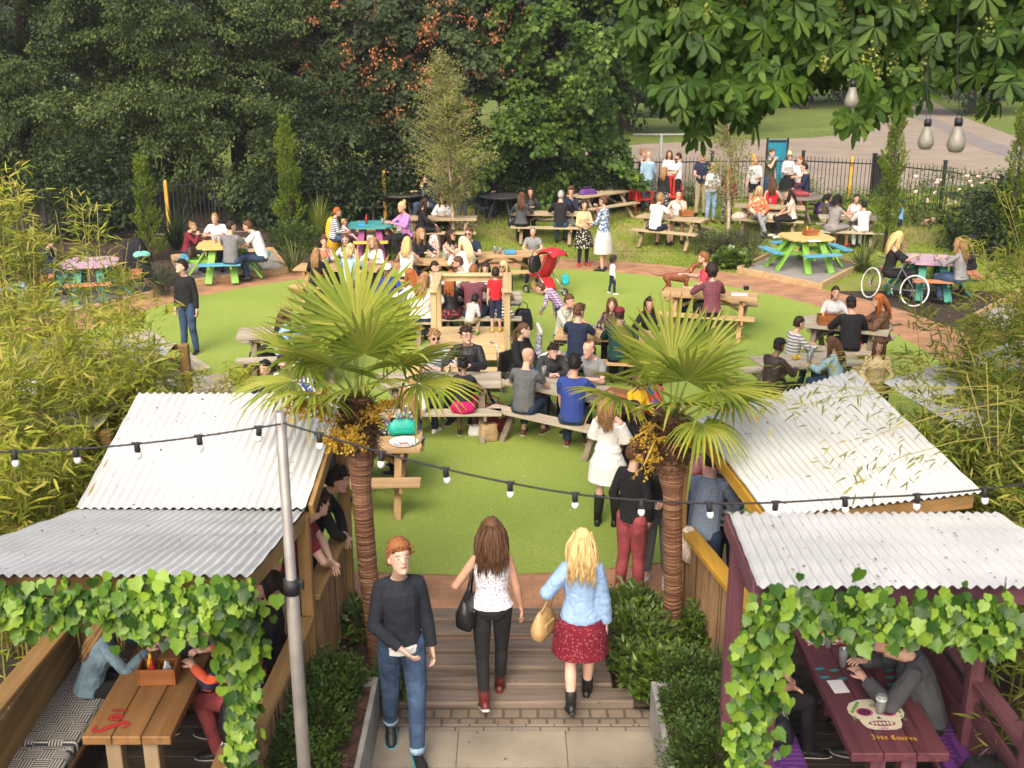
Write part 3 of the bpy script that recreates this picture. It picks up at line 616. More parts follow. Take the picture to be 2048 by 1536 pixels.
# ---- the wall of trees behind the railings
tree('hornbeam', 'dark hornbeam with drooping twiggy branches filling the top left corner', 'tree', (-15.5, 36, .45), (-15.2, 36, 8), .3,
     [((-16.5, 35, 5.5), (3.6, 3.4, 3.6)), ((-13.2, 33.6, 4.2), (3.2, 3.0, 2.7)), ((-13.5, 35, 7.6), (3.4, 3, 2.6)), ((-17, 33.5, 3.2), (2.8, 2.4, 1.6)), ((-11.5, 33.4, 3.3), (2.3, 2.2, 1.7))], [((300, 1.35, 60, 8, .11), dict(droop=.4), 'leaf')], L_HORN, nl=34, reach=4.5, seed=3)
tree('hornbeam', 'dense green hornbeam between the top left corner and the orange seeded sycamore', 'tree', (-8.6, 35.5, .45), (-8.8, 35, 8), .28,
     [((-9.2, 34, 5.0), (3.0, 3.1, 3.0)), ((-8.2, 33.2, 3.2), (2.7, 2.2, 1.7)), ((-10, 33.6, 6.9), (2.8, 2.6, 2.4)), ((-6.6, 33.8, 3.6), (1.7, 1.8, 1.4)), ((-7.2, 34.4, 6.9), (1.9, 2, 1.8))], [((240, 1.3, 60, 8, .105), dict(droop=.4), 'leaf')], L_HORN, nl=34, reach=4, seed=5)
def keys(r, E_):
    p, d = ell_points(E_, 620, .97); k = d[:, 1] < .2; p, d = p[k], d[k]; n = len(p)
    c = np.repeat(p, 16, 0) + RNG.normal(0, .10, (n * 16, 3)) + np.array((0, 0, -.25)) + np.repeat(d, 16, 0) * .75
    leaves('seed_clusters', L_KEYS, c, rdir(len(c)) + np.array((0, 0, -1)), rdir(len(c)), .10, 'leaf', r)
tree('sycamore', 'tall sycamore hung with orange seed clusters above the birch', 'tree', (-2.9, 36.5, .45), (-3.0, 36, 8.5), .3,
     [((-3.7, 35, 6.2), (2.6, 2.6, 2.4)), ((-2.0, 34.4, 5.2), (1.9, 2.2, 1.8)), ((-5.0, 35.4, 4.6), (1.7, 2, 1.7)), ((-1.2, 34.6, 7.2), (1.5, 1.8, 1.6)), ((-2.6, 34.2, 3.7), (1.5, 1.6, 1.1))], [((170, 1.05, 44, 6, .15), dict(droop=.6), 'round')], L_MAPLE, nl=26, reach=3, seed=8, extra=keys)
tree('lime_tree', 'fresh green lime tree with skirts of broad leaves down to the railing', 'tree', (1.3, 36, .45), (1.4, 35.8, 8.5), .32,
     [((1.5, 34.5, 6.0), (2.5, 2.6, 2.6)), ((2.0, 34.6, 3.6), (1.4, 1.6, 1.5)), ((.4, 33.6, 3.0), (1.6, 1.9, 1.6)), ((1.4, 33.1, 2.0), (1.9, 1.4, .9)), ((.2, 34.6, 7.0), (1.6, 1.8, 1.8)), ((2.9, 34.9, 5.6), (1.2, 1.5, 1.6)), ((1.9, 34.4, 2.2), (.9, .9, .7))], [((230, 1.1, 42, 6, .155), dict(droop=.75, W=.5), 'round')], L_LIME, nl=26, reach=3, seed=11)
# deep shade shrubs between the trees and under them
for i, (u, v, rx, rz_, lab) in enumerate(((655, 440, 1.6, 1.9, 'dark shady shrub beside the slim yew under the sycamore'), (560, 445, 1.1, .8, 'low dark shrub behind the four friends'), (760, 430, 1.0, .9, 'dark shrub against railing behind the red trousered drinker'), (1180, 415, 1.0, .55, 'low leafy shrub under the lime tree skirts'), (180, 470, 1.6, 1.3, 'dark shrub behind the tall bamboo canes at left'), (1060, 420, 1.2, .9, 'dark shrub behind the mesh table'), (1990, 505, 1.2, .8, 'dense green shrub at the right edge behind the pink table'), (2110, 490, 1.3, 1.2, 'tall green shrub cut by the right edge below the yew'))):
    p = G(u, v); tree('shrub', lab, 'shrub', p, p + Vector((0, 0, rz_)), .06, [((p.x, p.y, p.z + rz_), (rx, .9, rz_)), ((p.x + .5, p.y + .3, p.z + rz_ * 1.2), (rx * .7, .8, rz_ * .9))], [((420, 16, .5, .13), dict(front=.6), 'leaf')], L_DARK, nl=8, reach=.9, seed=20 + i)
# far park trees closing the view
far = [(-24, 52, 8, 7), (-14, 58, 9, 8), (-3, 56, 8, 8), (6, 60, 8, 7), (10.5, 72, 6, 7), (22, 85, 8, 9), (30, 74, 8, 8), (42, 90, 10, 9), (27, 140, 14, 9), (50, 150, 16, 10), (70, 120, 16, 10), (5, 120, 14, 10), (84, 160, 14, 10), (17, 105, 9, 8)]
for i, (x, y, rr, h) in enumerate(far):
    side = ('second', 'leftmost', 'nearest')[0]
    lab = ['distant dark tree behind the top left hornbeam', 'distant dark tree behind the second hornbeam', 'distant tree behind the orange sycamore', 'distant tree behind the lime tree', 'park tree just right of the lime tree', 'park tree standing on grass left of the winding path', 'park tree at the right of the path beyond the lanterns', 'farthest right park tree behind the chestnut leaves', 'distant trees at the end of the winding path', 'distant tree right of the path end', 'distant tree far right in the park', 'distant tree on the horizon behind the lime', 'distant tree at extreme right of the park', 'tree far down the path seen under the chestnut'][i]
    big = 1 if y < 80 else 1.6
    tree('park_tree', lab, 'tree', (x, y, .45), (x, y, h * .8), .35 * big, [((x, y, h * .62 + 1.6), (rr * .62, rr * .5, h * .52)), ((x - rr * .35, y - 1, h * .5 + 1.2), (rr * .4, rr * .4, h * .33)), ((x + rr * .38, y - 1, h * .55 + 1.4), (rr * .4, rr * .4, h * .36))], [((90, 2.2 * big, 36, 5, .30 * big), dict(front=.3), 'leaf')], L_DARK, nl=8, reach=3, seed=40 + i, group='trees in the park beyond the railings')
# slender park trunks seen on the grass under the canopy
for u, v, h, lab in ((1608, 218, 3.2, 'thick park tree trunk on the grass under the chestnut leaves'), (1669, 192, 3.6, 'thin young park tree beside the path under the chestnut')):
    p = G(u, v); tree('young_tree', lab, 'tree', p, p + Vector((.1, 0, h)), .34 if u < 1640 else .16, [((p.x, p.y, p.z + h + 2), (2.6, 2, 1.8))], [((500, 14, 1.1, .28), dict(front=.5), 'leaf')], L_LIME, nl=6, reach=2, seed=int(u))
# ---- horse chestnut overhanging the top right
r = thing('horse_chestnut', 'horse chestnut with big fingered leaves hanging into the top right', 'tree', (7.6, 9.4, 0))
mb = MB(); B0 = Vector((7.6, 9.4, 0)); mb.tube([(0, 0, 0), (-.1, -.1, 2.5), (-.2, -.3, 5), (-.2, -.3, 8)], [.34, .28, .24, .12], 12)
for q in (((-.2, -.3, 5.2), (-2.5, -.6, 6.4), (-5.0, -.3, 6.5), (-6.4, .2, 6.1)), ((-.15, -.3, 4.6), (-2.0, -.9, 5.7), (-4.0, -1.2, 5.9), (-5.2, -1.0, 5.6)), ((-.2, -.3, 5.6), (-1.6, -1.2, 6.6), (-3.2, -1.8, 6.9), (-4.6, -1.8, 6.9)), ((-.1, -.2, 4.2), (-1.4, -.7, 4.9), (-2.7, -1.2, 5.1), (-3.4, -1.3, 4.9))):
    mb.tube(q, [.13, .09, .05, .015], 8)
tw = []
# hanging leaf clusters laid along a depth-ordered canopy: (u, v) under-edge read from the photo, each with its own distance
edge = [(1262, 150), (1290, 190), (1330, 255), (1370, 285), (1420, 265), (1470, 270), (1520, 262), (1560, 238), (1610, 228), (1640, 215), (1700, 205), (1740, 262), (1800, 240), (1850, 225), (1900, 205), (1960, 200), (2010, 225), (2060, 230)]
def eu(u):
    return float(np.interp(u, [e[0] for e in edge], [e[1] for e in edge]))
pos = []; dr = []; nn_ = []; sz = []
for k in range(5600):
    u = random.uniform(1262, 2180); top = -330; v = random.uniform(top, eu(min(u, 2060)) - 50)
    if u < 1330 and v < -120 + 0 * u: pass
    if 1600 < u < 1850 and 120 < v and random.random() < .72: continue
    D = random.uniform(6.9, 10.6); p = PD(u, v, D)
    a = random.uniform(0, 6.28); out = Vector((math.cos(a) * .7 - .1, math.sin(a) * .7 - .35, random.uniform(-1.5, -.45)))
    pos.append(p); dr.append(out); nn_.append(Vector((random.gauss(0, .35) - .1, -.8 + random.gauss(0, .3), .75 + random.gauss(0, .3)))); sz.append(random.uniform(.10, .185))
    if k % 20 == 0 and v < 60: tw.append((p, Vector((random.gauss(0, .08), random.gauss(.1, .1), random.uniform(.15, .5)))))
for cl in ((1722, 150, 6.9), (1735, 175, 6.9), (1748, 205, 6.9), (1712, 245, 6.9), (1760, 235, 7.0), (1695, 240, 6.9), (1480, 225, 7.4), (1510, 215, 7.4), (1500, 240, 7.4), (1390, 265, 7.4), (1412, 240, 7.5), (1850, 180, 7.1), (1790, 200, 7.0), (1812, 175, 7.0), (1990, 205, 7.2)):
    for k in range(3):
        p = PD(cl[0] + random.uniform(-14, 14), cl[1] + random.uniform(-16, 10), cl[2] + random.uniform(-.12, .12)); a = random.uniform(0, 6.28)
        pos.append(p); dr.append(Vector((math.cos(a) * .5, math.sin(a) * .5, -1.1))); nn_.append(Vector((math.cos(a) + random.gauss(0, .2), -.9, .4))); sz.append(random.uniform(.13, .19))
for p, q in tw: mb.tube([p - B0, p - B0 + q * .5 + Vector((.02, 0, .02)), p - B0 + q], [.002, .003, .004], 4)
mb.build('trunk', M_BARK, r)
leaves('crown', L_CHEST, [tuple(p - B0) for p in pos], dr, nn_, sz, 'palmate', r)
fl = []
for _ in range(26):
    u = random.uniform(1280, 2000); v = random.uniform(-20, eu(u) - 70); p = PD(u, v, random.uniform(6.9, 7.3)) - B0
    for k in range(24): fl.append(p + Vector((random.gauss(0, .016), random.gauss(0, .016), random.gauss(0, .035))))
leaves('flower_clusters', leafmat('chestnut blossom', [(.26, .29, .05), (.36, .36, .10)], .3), fl, rdir(len(fl)), rdir(len(fl)), .022, 'round', r)
# ---- columnar yews
def yew(u, v, h, w, lab, D=0):
    p = G(u, v); r = thing('columnar_yew', lab, 'yew', p, 0, 'slim upright yews round the garden'); mb = MB(); mb.tube([(0, 0, 0), (.02, 0, h * .5), (0, 0, h * .97)], [.05, .03, .006], 7)
    pos = []; d = []; n = int(150 * h)
    for k in range(n):
        t = (k + random.random()) / n; z = .08 * h + t * .92 * h; rad = w * (1 - t) ** .55 * (.55 + .6 * random.random()) * (.72 + .28 * math.sin(t * 21 + u)); a = random.uniform(0, 6.28)
        q = Vector((math.cos(a) * rad, math.sin(a) * rad, z)); dd = Vector((math.cos(a) * .55, math.sin(a) * .55, 1.0)).normalized(); L = random.uniform(.12, .26)
        if k % 4 == 0: mb.tube([(0, 0, z - .15), q], [.008, .004], 4)
        for j in range(16):
            s = j / 16; pos.append(q + dd * L * s); e = Vector((random.gauss(0, 1), random.gauss(0, 1), random.gauss(.3, .6))); d.append(dd * .8 + e * .7)
    mb.build('stem', M_BARK, r); leaves('foliage', L_YEW, pos, d, rdir(len(pos)) + np.array((0, -.3, .6)), .07 * (.7 + .6 * RNG.random(len(pos))), 'needle', r); return r
yew(302, 522, 2.5, .36, 'broad slim yew just left of the four friends'); yew(582, 480, 3.15, .42, 'tall yew behind the spiky grass left of the turquoise table'); yew(10, 560, 3.0, .5, 'yew at the left edge above the bamboo'); yew(1768, 505, 3.9, .42, 'tall thin yew beside the low white table at right'); yew(2012, 520, 3.7, .5, 'dark yew at the right edge among roses and bamboo')
# ---- birches
def birch(u, v, h, w, lab, zc0, dens, seed):
    p = G(u, v); r = thing('birch', lab, 'birch', p); rr = random.Random(seed); mb = MB()
    st = [Vector((-.06 * h * t * t + .02 * math.sin(t * 9), 0, h * t)) for t in np.linspace(0, 1, 9)]
    mb.tube(st, [.055 * (1 - .92 * t) + .003 for t in np.linspace(0, 1, 9)], 8); pos = []; d = []
    for k in range(dens):
        t = rr.uniform(zc0, 1); i = t * 8; b = st[int(i)].lerp(st[min(8, int(i) + 1)], i % 1); a = rr.uniform(0, 6.28); L = w * rr.uniform(.5, 1.1) * (1 - t) ** .7 * min(1, (t - zc0) * 6 + .35) + .08
        dd = Vector((math.cos(a), math.sin(a), rr.uniform(.5, 1.1))); q = [b + dd * L * s + Vector((0, 0, -.28 * L * s * s)) for s in (0, .35, .7, 1)]
        mb.tube(q, [.009, .006, .004, .001], 4)
        for j in range(int(38 * L + 10)):
            s = rr.uniform(.15, 1.05); pos.append(b + dd * L * s + Vector((rr.gauss(0, .07), rr.gauss(0, .07), -.28 * L * s * s + rr.gauss(-.03, .07)))); d.append((rr.gauss(0, 1), rr.gauss(0, 1), rr.gauss(-.7, .6)))
    mb.build('trunk', plain('birch bark', (.42, .32, .23), .8, .35, 14, .4), r); leaves('crown', L_BIRCH, pos, d, rdir(len(pos)), .062 * (.7 + .6 * RNG.random(len(pos))), 'leaf', r)
birch(906, 492, 5.0, 1.55, 'slender young birch with thin yellowish leaves at the middle of the lawn', .20, 330, 4)
birch(1453, 505, 4.3, 1.0, 'young birch with sparse leaves in front of the standing drinkers', .30, 120, 9)
# ---- bamboo
def bamboo(lab, spots, hmin, hmax, lean, m, seed, nb=(26, 38), tip=.16, leaf=.15):
    r = thing('bamboo', lab, 'bamboo', (spots[0][0], spots[0][1], 0)); o = Vector((spots[0][0], spots[0][1], 0)); rr = random.Random(seed); cul = MB(); pos = []; d = []; sz = []
    for x, y, ns, hs in spots:
        for _ in range(ns):
            h = rr.uniform(hmin, hmax) * hs; b = Vector((x + rr.gauss(0, .22), y + rr.gauss(0, .22), 0)) - o; a = rr.uniform(0, 6.28); L = Vector((math.cos(a) * rr.uniform(.02, lean) , math.sin(a) * rr.uniform(.02, lean), 0))
            st = [b + Vector((0, 0, h * t)) + L * h * t ** 2.2 + Vector((0, 0, -.10 * h * lean * t ** 3)) for t in np.linspace(0, 1, 9)]
            cul.tube(st, [.011 * (1 - .85 * t) + .0015 for t in np.linspace(0, 1, 9)], 5)
            for k in range(rr.randint(*nb)):
                t = rr.uniform(.18, 1) ** .8; i = min(t * 8, 7.99); p = st[int(i)].lerp(st[int(i) + 1], i % 1); a2 = rr.uniform(0, 6.28); Lb = rr.uniform(.2, .55) * (1.25 - .7 * t); dd = Vector((math.cos(a2), math.sin(a2), rr.uniform(.25, 1.1))).normalized()
                q = [p + dd * Lb * s + Vector((0, 0, -.22 * Lb * s * s)) for s in (0, .5, 1)]; cul.tube(q, [.004, .0028, .001], 4)
                for j in range(rr.randint(9, 15)):
                    s = rr.uniform(.35, 1.05); pp = p + dd * Lb * s + Vector((rr.gauss(0, .05), rr.gauss(0, .05), -.22 * Lb * s * s + rr.gauss(0, .04))); e = Vector((rr.gauss(0, .7), rr.gauss(0, .7), rr.gauss(-.05, .45)))
                    pos.append(pp); d.append(dd * .8 + e); sz.append(leaf * rr.uniform(.55, 1.25))
    cul.build('canes', leafmat('bamboo cane', [(.36, .30, .07), (.30, .31, .08), (.44, .33, .10)], .05), r)
    leaves('foliage', m, pos, d, rdir(len(pos)) * .7 + np.array((0, -.2, .8)), sz, 'long', r); return r
bamboo('yellow green bamboo clump at the left edge behind the front booth', [(-4.3, 8.2, 12, .75), (-4.6, 9.2, 14, .85), (-4.15, 9.0, 10, .7), (-5.0, 10.2, 10, .9)], 2.4, 3.4, .22, L_BAMB, 31)
bamboo('dense yellowish bamboo clump between the left roofs and the lawn', [(-4.05, 10.6, 14, .78), (-4.5, 11.4, 14, .82), (-3.9, 11.6, 7, .68), (-5.3, 11.9, 10, .85)], 2.5, 3.4, .22, L_BAMB, 32)
bamboo('tall loose bamboo canes reaching up past the dark trees at left', [(-5.6, 12.6, 10, 1.0), (-5.2, 13.2, 8, 1.02), (-6.1, 13.0, 10, 1.05)], 2.8, 3.9, .16, L_BAMB, 33, (14, 20))
bamboo('green bamboo clump leaning over the mustard booth at right', [(4.35, 8.2, 9, .72), (4.6, 8.9, 10, .75), (4.2, 9.6, 8, .7)], 2.6, 3.5, .24, L_BAMR, 34)
bamboo('green and straw coloured bamboo clump at the right edge', [(5.0, 9.2, 11, .85), (5.3, 10.1, 12, .92), (5.9, 10.8, 9, 1.0), (4.7, 10.6, 8, .8), (6.3, 10.0, 9, 1.0)], 2.8, 3.9, .24, L_BAMR, 35)
bamboo('loose bamboo canes at right in front of the pink table', [(6.4, 13.2, 12, .85), (7.2, 14.2, 14, 1.0), (5.9, 12.4, 9, .75), (8.0, 15.2, 12, 1.05), (7.6, 13.0, 10, 1.05)], 2.7, 3.8, .26, L_BAMB, 36, (16, 24))
bamboo('leafy bamboo filling the lower right corner behind the purple booth', [(4.1, 6.6, 8, .7), (4.4, 7.4, 9, .78)], 2.6, 3.3, .2, L_BAMR, 37)
# sprigs arching across the right roof
r = thing('bamboo', 'thin bamboo sprigs arching low over the twisted right roof', 'bamboo', (4.0, 8.9, 0)); o = Vector((4.0, 8.9, 0)); mb = MB(); pos = []; d = []
for u0, v0, u1, v1, D0, D1 in ((1990, 860, 1560, 830, 9.4, 9.2), (1960, 900, 1480, 800, 9.5, 9.6), (2000, 880, 1640, 960, 9.0, 8.5), (1940, 800, 1580, 760, 9.8, 10.2), (1990, 950, 1700, 1000, 8.8, 8.2), (1900, 820, 1700, 780, 9.8, 9.9), (1960, 850, 1500, 870, 9.3, 9.0)):
    a, b = PD(u0, v0, D0), PD(u1, v1, D1) + Vector((0, 0, .12)); base = Vector((4.15, 8.9 + random.uniform(-.6, .6), 0)); q = [base, base + Vector((0, 0, 1.6)), a + Vector((.1, 0, .35)), a.lerp(b, .35) + Vector((0, 0, .3)), a.lerp(b, .7) + Vector((0, 0, .2)), b]
    mb.tube([p - o for p in q], [.008, .007, .005, .004, .003, .001], 5)
    for k in range(62):
        t = random.uniform(.1, 1.02); p = a.lerp(b, t) + Vector((0, 0, .3 * (1 - abs(t - .35)) * .8 + .02)); e = Vector((random.gauss(0, .10), random.gauss(0, .16), random.gauss(-.02, .06))); pos.append(p + e - o); d.append((b - a).normalized() * .6 + Vector((random.gauss(0, .6), random.gauss(0, .6), random.gauss(-.4, .3))))
mb.build('canes', MATS['bamboo cane'], r); leaves('foliage', L_BAMR, pos, d, rdir(len(pos)) * .5 + np.array((0, -.2, .8)), .10 * (.6 + .7 * RNG.random(len(pos))), 'long', r)
# ---- fan palms
M_FRONDP = leafmat('palm stalk', [(.20, .26, .06), (.16, .22, .05)], .1)
L_PALM = leafmat('palm frond', [(.16, .22, .03), (.23, .30, .04), (.32, .38, .055), (.46, .45, .10)], .42, .42, .3)
L_PTIP = leafmat('palm tip', [(.38, .27, .06), (.33, .2, .05), (.42, .33, .1)], .3)
def frond(r, base, hub, nrmv, up, rad, nseg=30, droop=.25, arc=250, rr=random):
    st = MB(); mid = base.lerp(hub, .5) + Vector((0, 0, .04)); st.tube([base, mid, hub], [.012, .009, .006], 6); so_ = st.build('stalk', M_FRONDP, r)
    n = Vector(nrmv).normalized(); y = (Vector(up) - n * Vector(up).dot(n)).normalized(); x = y.cross(n); mb = MB()
    for i in range(nseg):
        a = R(arc) * ((i + .5) / nseg - .5) + rr.gauss(0, .012); ca = abs(a) / math.pi; L = rad * (1 - .38 * ca) * rr.uniform(.92, 1.06); d = (y * math.cos(a) + x * math.sin(a) + n * .16 * (1 - ca)).normalized(); w = d.cross(n).normalized(); da = R(arc) / nseg; bend = 2.6 if rr.random() < .10 else 1; tl = math.tan(da / 2)
        pts = []; wd = []
        for s, f in ((.02, .02), (.26, .26), (.44, .44), (.66, .40), (.86, .25), (.95, .13), (1.0, .02)):
            pts.append(hub + d * L * s + Vector((0, 0, -droop * rad * max(0, s - .35) ** 1.8 * bend))); wd.append(f * tl * L * 1.05)
        vs = []
        for p, q in zip(pts, wd): vs += [p - w * q, p - n * q * .55, p + w * q]
        k = len(pts); mb.add(vs, [(3 * j + e, 3 * j + e + 1, 3 * j + e + 4, 3 * j + e + 3) for j in range(k - 1) for e in (0, 1)], 0)
        for q in range(2 if rr.random() < .6 else 4): mb.m[-1 - q] = 1
    return mb.build('blade', [L_PALM, L_PTIP], so_)
def palm(lab, base, path, rads, fronds, flowers, seed):
    rr = random.Random(seed); r = thing('fan_palm', lab, 'palm', base); b = Vector(base); pts = [Vector(p) - b for p in path]
    mb = MB(); fine = []; fr = []
    for i in range(len(pts) - 1):
        for k in range(60): fine.append(pts[i].lerp(pts[i + 1], k / 60)); fr.append(rads[i] + (rads[i + 1] - rads[i]) * k / 60)
    fr = [q * (1 + .03 * ((k * 2) % 3 - 1) + rr.uniform(-.025, .025)) for k, q in enumerate(fr)]; mb.tube(fine, fr, 14, smooth=False)
    mb.build('trunk', TRUNKM, r)
    top = pts[-1]; fib = MB(); n = 0; fp = []; fd = []
    for k in range(900):       # hairy fibre skirt below the crown
        t = rr.uniform(0, 1); p = pts[-2].lerp(top, t); a = rr.uniform(0, 6.28); q = .05 + .055 * math.sin(t * 3) ; fp.append(p + Vector((math.cos(a) * q, math.sin(a) * q, rr.uniform(-.05, .05)))); fd.append((math.cos(a) * .8, math.sin(a) * .8, rr.uniform(-1.3, .6)))
    leaves('fibre_skirt', leafmat('palm fibre', [(.10, .055, .03), (.16, .09, .05), (.07, .04, .025)], .1, .9), fp, fd, rdir(len(fp)), .14, 'blade', r)
    for az, el, pl, rad, dr in fronds:      # azimuth from the camera's right, elevation, stalk length, blade radius, droop
        az, el = R(az), R(el); o = Vector((math.cos(az) * math.cos(el), math.sin(az) * math.cos(el), math.sin(el))); hub = top + o * pl; tilt = el - R(18); up = Vector((math.cos(az) * math.cos(tilt), math.sin(az) * math.cos(tilt), math.sin(tilt))); nv = Vector((-math.cos(az) * math.sin(tilt), -math.sin(az) * math.sin(tilt), math.cos(tilt)))
        frond(r, top + Vector((rr.uniform(-.03, .03), rr.uniform(-.03, .03), -.05)), hub, nv + Vector((rr.gauss(0, .15), rr.gauss(0, .15), 0)), up, rad, droop=dr, rr=rr)
    for path_, nb in flowers:
        q = [Vector(p) - b for p in path_]; mb = MB(); mb.tube(q, [.016, .012, .008], 6); fp = []
        for k in range(nb):
            t = rr.uniform(.45, 1); p = q[1].lerp(q[2], max(0, (t - .5) * 2)); e = Vector((rr.gauss(0, 1), rr.gauss(0, 1), rr.gauss(-.4, .8))).normalized() * rr.uniform(.06, .16)
            mb.tube([p, p + e], [.003, .002], 4)
            for j in range(16): fp.append(p + e * rr.uniform(.3, 1.05) + Vector((rr.gauss(0, .008),) * 3))
        st = mb.build('flower_stalk', plain('palm flower stalk', (.33, .2, .03), .7), r); leaves('flowers', leafmat('palm flower', [(.48, .30, .02), (.40, .24, .02), (.55, .38, .05)], .2), fp, rdir(len(fp)), rdir(len(fp)), .022, 'round', st)
    return r
def trunkmat():
    m, n, l, b = _mat('palm trunk'); tc = node(n, 'ShaderNodeTexCoord'); mp = node(n, 'ShaderNodeMapping'); mp.inputs['Scale'].default_value = (3, 3, 75); l.new(tc.outputs['Object'], mp.inputs[0])
    nz = node(n, 'ShaderNodeTexNoise'); nz.inputs['Scale'].default_value = 1; nz.inputs['Detail'].default_value = 5; l.new(mp.outputs[0], nz.inputs['Vector'])
    r = ramp(n, [(.3, (.055, .022, .012)), (.5, (.16, .065, .03)), (.66, (.27, .16, .09)), (.8, (.42, .31, .22))]); l.new(nz.outputs['Fac'], r.inputs[0]); l.new(r.outputs[0], b.inputs['Base Color'])
    bp = node(n, 'ShaderNodeBump'); bp.inputs['Strength'].default_value = .8; bp.inputs['Distance'].default_value = .02; l.new(nz.outputs['Fac'], bp.inputs['Height']); l.new(bp.outputs[0], b.inputs['Normal']); b.inputs['Roughness'].default_value = .8; return m
TRUNKM = trunkmat()
PL = lambda u, v, D: PD(u, v, D)
pb = G(757, 1325); DL = 9.35
palm('taller fan palm with yellow flower sprays at left of the path', pb, [pb, PL(735, 1130, 9.75), PL(722, 965, 9.4), PL(722, 900, 9.3), PL(716, 795, 9.2)], [.085, .085, .085, .12, .10],
     [(80, 84, .60, .74, .05), (120, 70, .58, .66, .1), (-60, 66, .46, .62, .1), (150, 62, .50, .66, .12), (25, 58, .50, .64, .12), (250, 48, .46, .60, .2), (200, 40, .55, .62, .25), (-25, 38, .55, .62, .3), (100, 50, .50, .60, .2), (-80, 30, .40, .56, .45), (175, 14, .55, .58, .5), (5, 12, .52, .56, .7), (225, 16, .45, .5, .8)],
     [((PL(716, 830, 9.2), PL(660, 830, 9.0), PL(612, 800, 8.8)), 46), ((PL(716, 845, 9.2), PL(690, 870, 8.9), PL(660, 880, 8.7)), 52), ((PL(720, 830, 9.2), PL(740, 830, 9.0), PL(790, 800, 8.9)), 34), ((PL(712, 850, 9.2), PL(700, 860, 8.9), PL(712, 890, 8.7)), 40), ((PL(716, 830, 9.2), PL(640, 790, 8.9), PL(580, 820, 8.8)), 40)], 61)
pb = G(1345, 1285)
palm('fan palm with brown flower sprays in front of the mustard booth', pb, [pb, PL(1346, 1130, 9.9), PL(1345, 985, 9.5), PL(1342, 930, 9.4), PL(1345, 830, 9.3)], [.085, .083, .083, .125, .10],
     [(100, 80, .45, .62, .05), (-70, 60, .42, .60, .12), (160, 58, .46, .62, .12), (30, 60, .46, .62, .12), (215, 42, .46, .58, .25), (-35, 36, .50, .60, .3), (-90, 32, .36, .54, .45), (0, 16, .50, .56, .5), (185, 18, .48, .54, .6), (70, 48, .45, .58, .2), (-60, 6, .40, .46, 1.0)],
     [((PL(1340, 870, 9.3), PL(1310, 880, 9.1), PL(1288, 930, 9.0)), 18), ((PL(1345, 870, 9.3), PL(1370, 870, 9.1), PL(1385, 895, 9.0)), 20), ((PL(1340, 870, 9.3), PL(1310, 850, 9.1), PL(1262, 880, 9.0)), 14)], 62)
# ---- ivy
def ivy(lab, paths, per, seed, sz=.085):
    rr = random.Random(seed); r = thing('ivy', lab, 'ivy', paths[0][0][0]); o = Vector(paths[0][0][0]); st = MB(); pos = []; d = []; nn = []; s = []
    for pts, rad in paths:
        pts = [Vector(p) for p in pts]
        for w in range(3): st.tube([p - o + Vector((rr.gauss(0, .03), rr.gauss(0, .02), rr.gauss(0, .03))) for p in pts], .006, 5)
        for i in range(len(pts) - 1):
            L = (pts[i + 1] - pts[i]).length
            for k in range(int(per * L)):
                p = pts[i].lerp(pts[i + 1], rr.random()) + Vector((rr.gauss(0, rad * .55), -abs(rr.gauss(0, rad * .35)) - .02, rr.gauss(0, rad * .6))); pos.append(p - o); d.append((rr.gauss(0, .45), -.45 + rr.gauss(0, .25), -1 + rr.gauss(0, .3))); nn.append((rr.gauss(0, .55), -1, .75 + rr.gauss(0, .5))); s.append(sz * rr.choice((.5, .62, .75, .85, 1.0, 1.15)))
    st.build('stems', M_BARK, r); leaves('foliage', L_IVY, pos, d, nn, s, 'ivy', r)
ivy('bright ivy fringe along the front eave and corner post of the left booth', [([(-3.75, 5.98, 2.24), (-2.7, 5.96, 2.22), (-1.62, 5.96, 2.26)], .13), ([(-2.4, 5.95, 2.2), (-1.9, 5.94, 2.2), (-1.6, 5.94, 2.26)], .13), ([(-1.72, 6.1, 2.15), (-1.74, 6.25, 1.75), (-1.78, 6.3, 1.35)], .14), ([(-1.78, 6.3, 1.4), (-1.83, 6.33, .9), (-1.75, 6.3, .2)], .075)], 330, 71)
ivy('bright ivy over the eave and left post of the purple booth', [([(1.5, 5.66, 2.36), (2.3, 5.62, 2.33), (2.82, 5.62, 2.34)], .13), ([(1.5, 5.75, 2.3), (1.5, 5.9, 1.95), (1.5, 6.0, 1.6)], .14), ([(1.5, 6.0, 1.6), (1.52, 6.05, 1.1), (1.5, 6.05, .5), (1.42, 6.0, .0)], .13), ([(2.6, 5.62, 2.25), (2.85, 5.62, 2.2)], .12)], 340, 72)
# ---- shrubs and border plants
def shrub(lab, c, rx, ry, rz_, n, size, m, tpl='leaf', seed=0, name='box_shrub', group=None, per=10, spread=.16):
    c = Vector(c); r = thing(name, lab, 'shrub', c, 0, group); mb = MB(); rr = random.Random(seed)
    for k in range(10): a = rr.uniform(0, 6.28); mb.tube([(0, 0, 0), (math.cos(a) * rx * .3, math.sin(a) * ry * .3, rz_ * .7), (math.cos(a) * rx * .7, math.sin(a) * ry * .7, rz_ * 1.3)], [.012, .008, .003], 5)
    mb.build('stems', M_BARK, r); e = [((0, 0, rz_ * .9), (rx, ry, rz_)), ((rx * .35, -ry * .3, rz_ * .75), (rx * .62, ry * .7, rz_ * .8)), ((-rx * .35, ry * .2, rz_ * .8), (rx * .6, ry * .7, rz_ * .85))]
    a = sprays(e, n, per, spread, size, droop=-.5, shell=.35, front=None); leaves('foliage', m, *a, tpl, r); return r
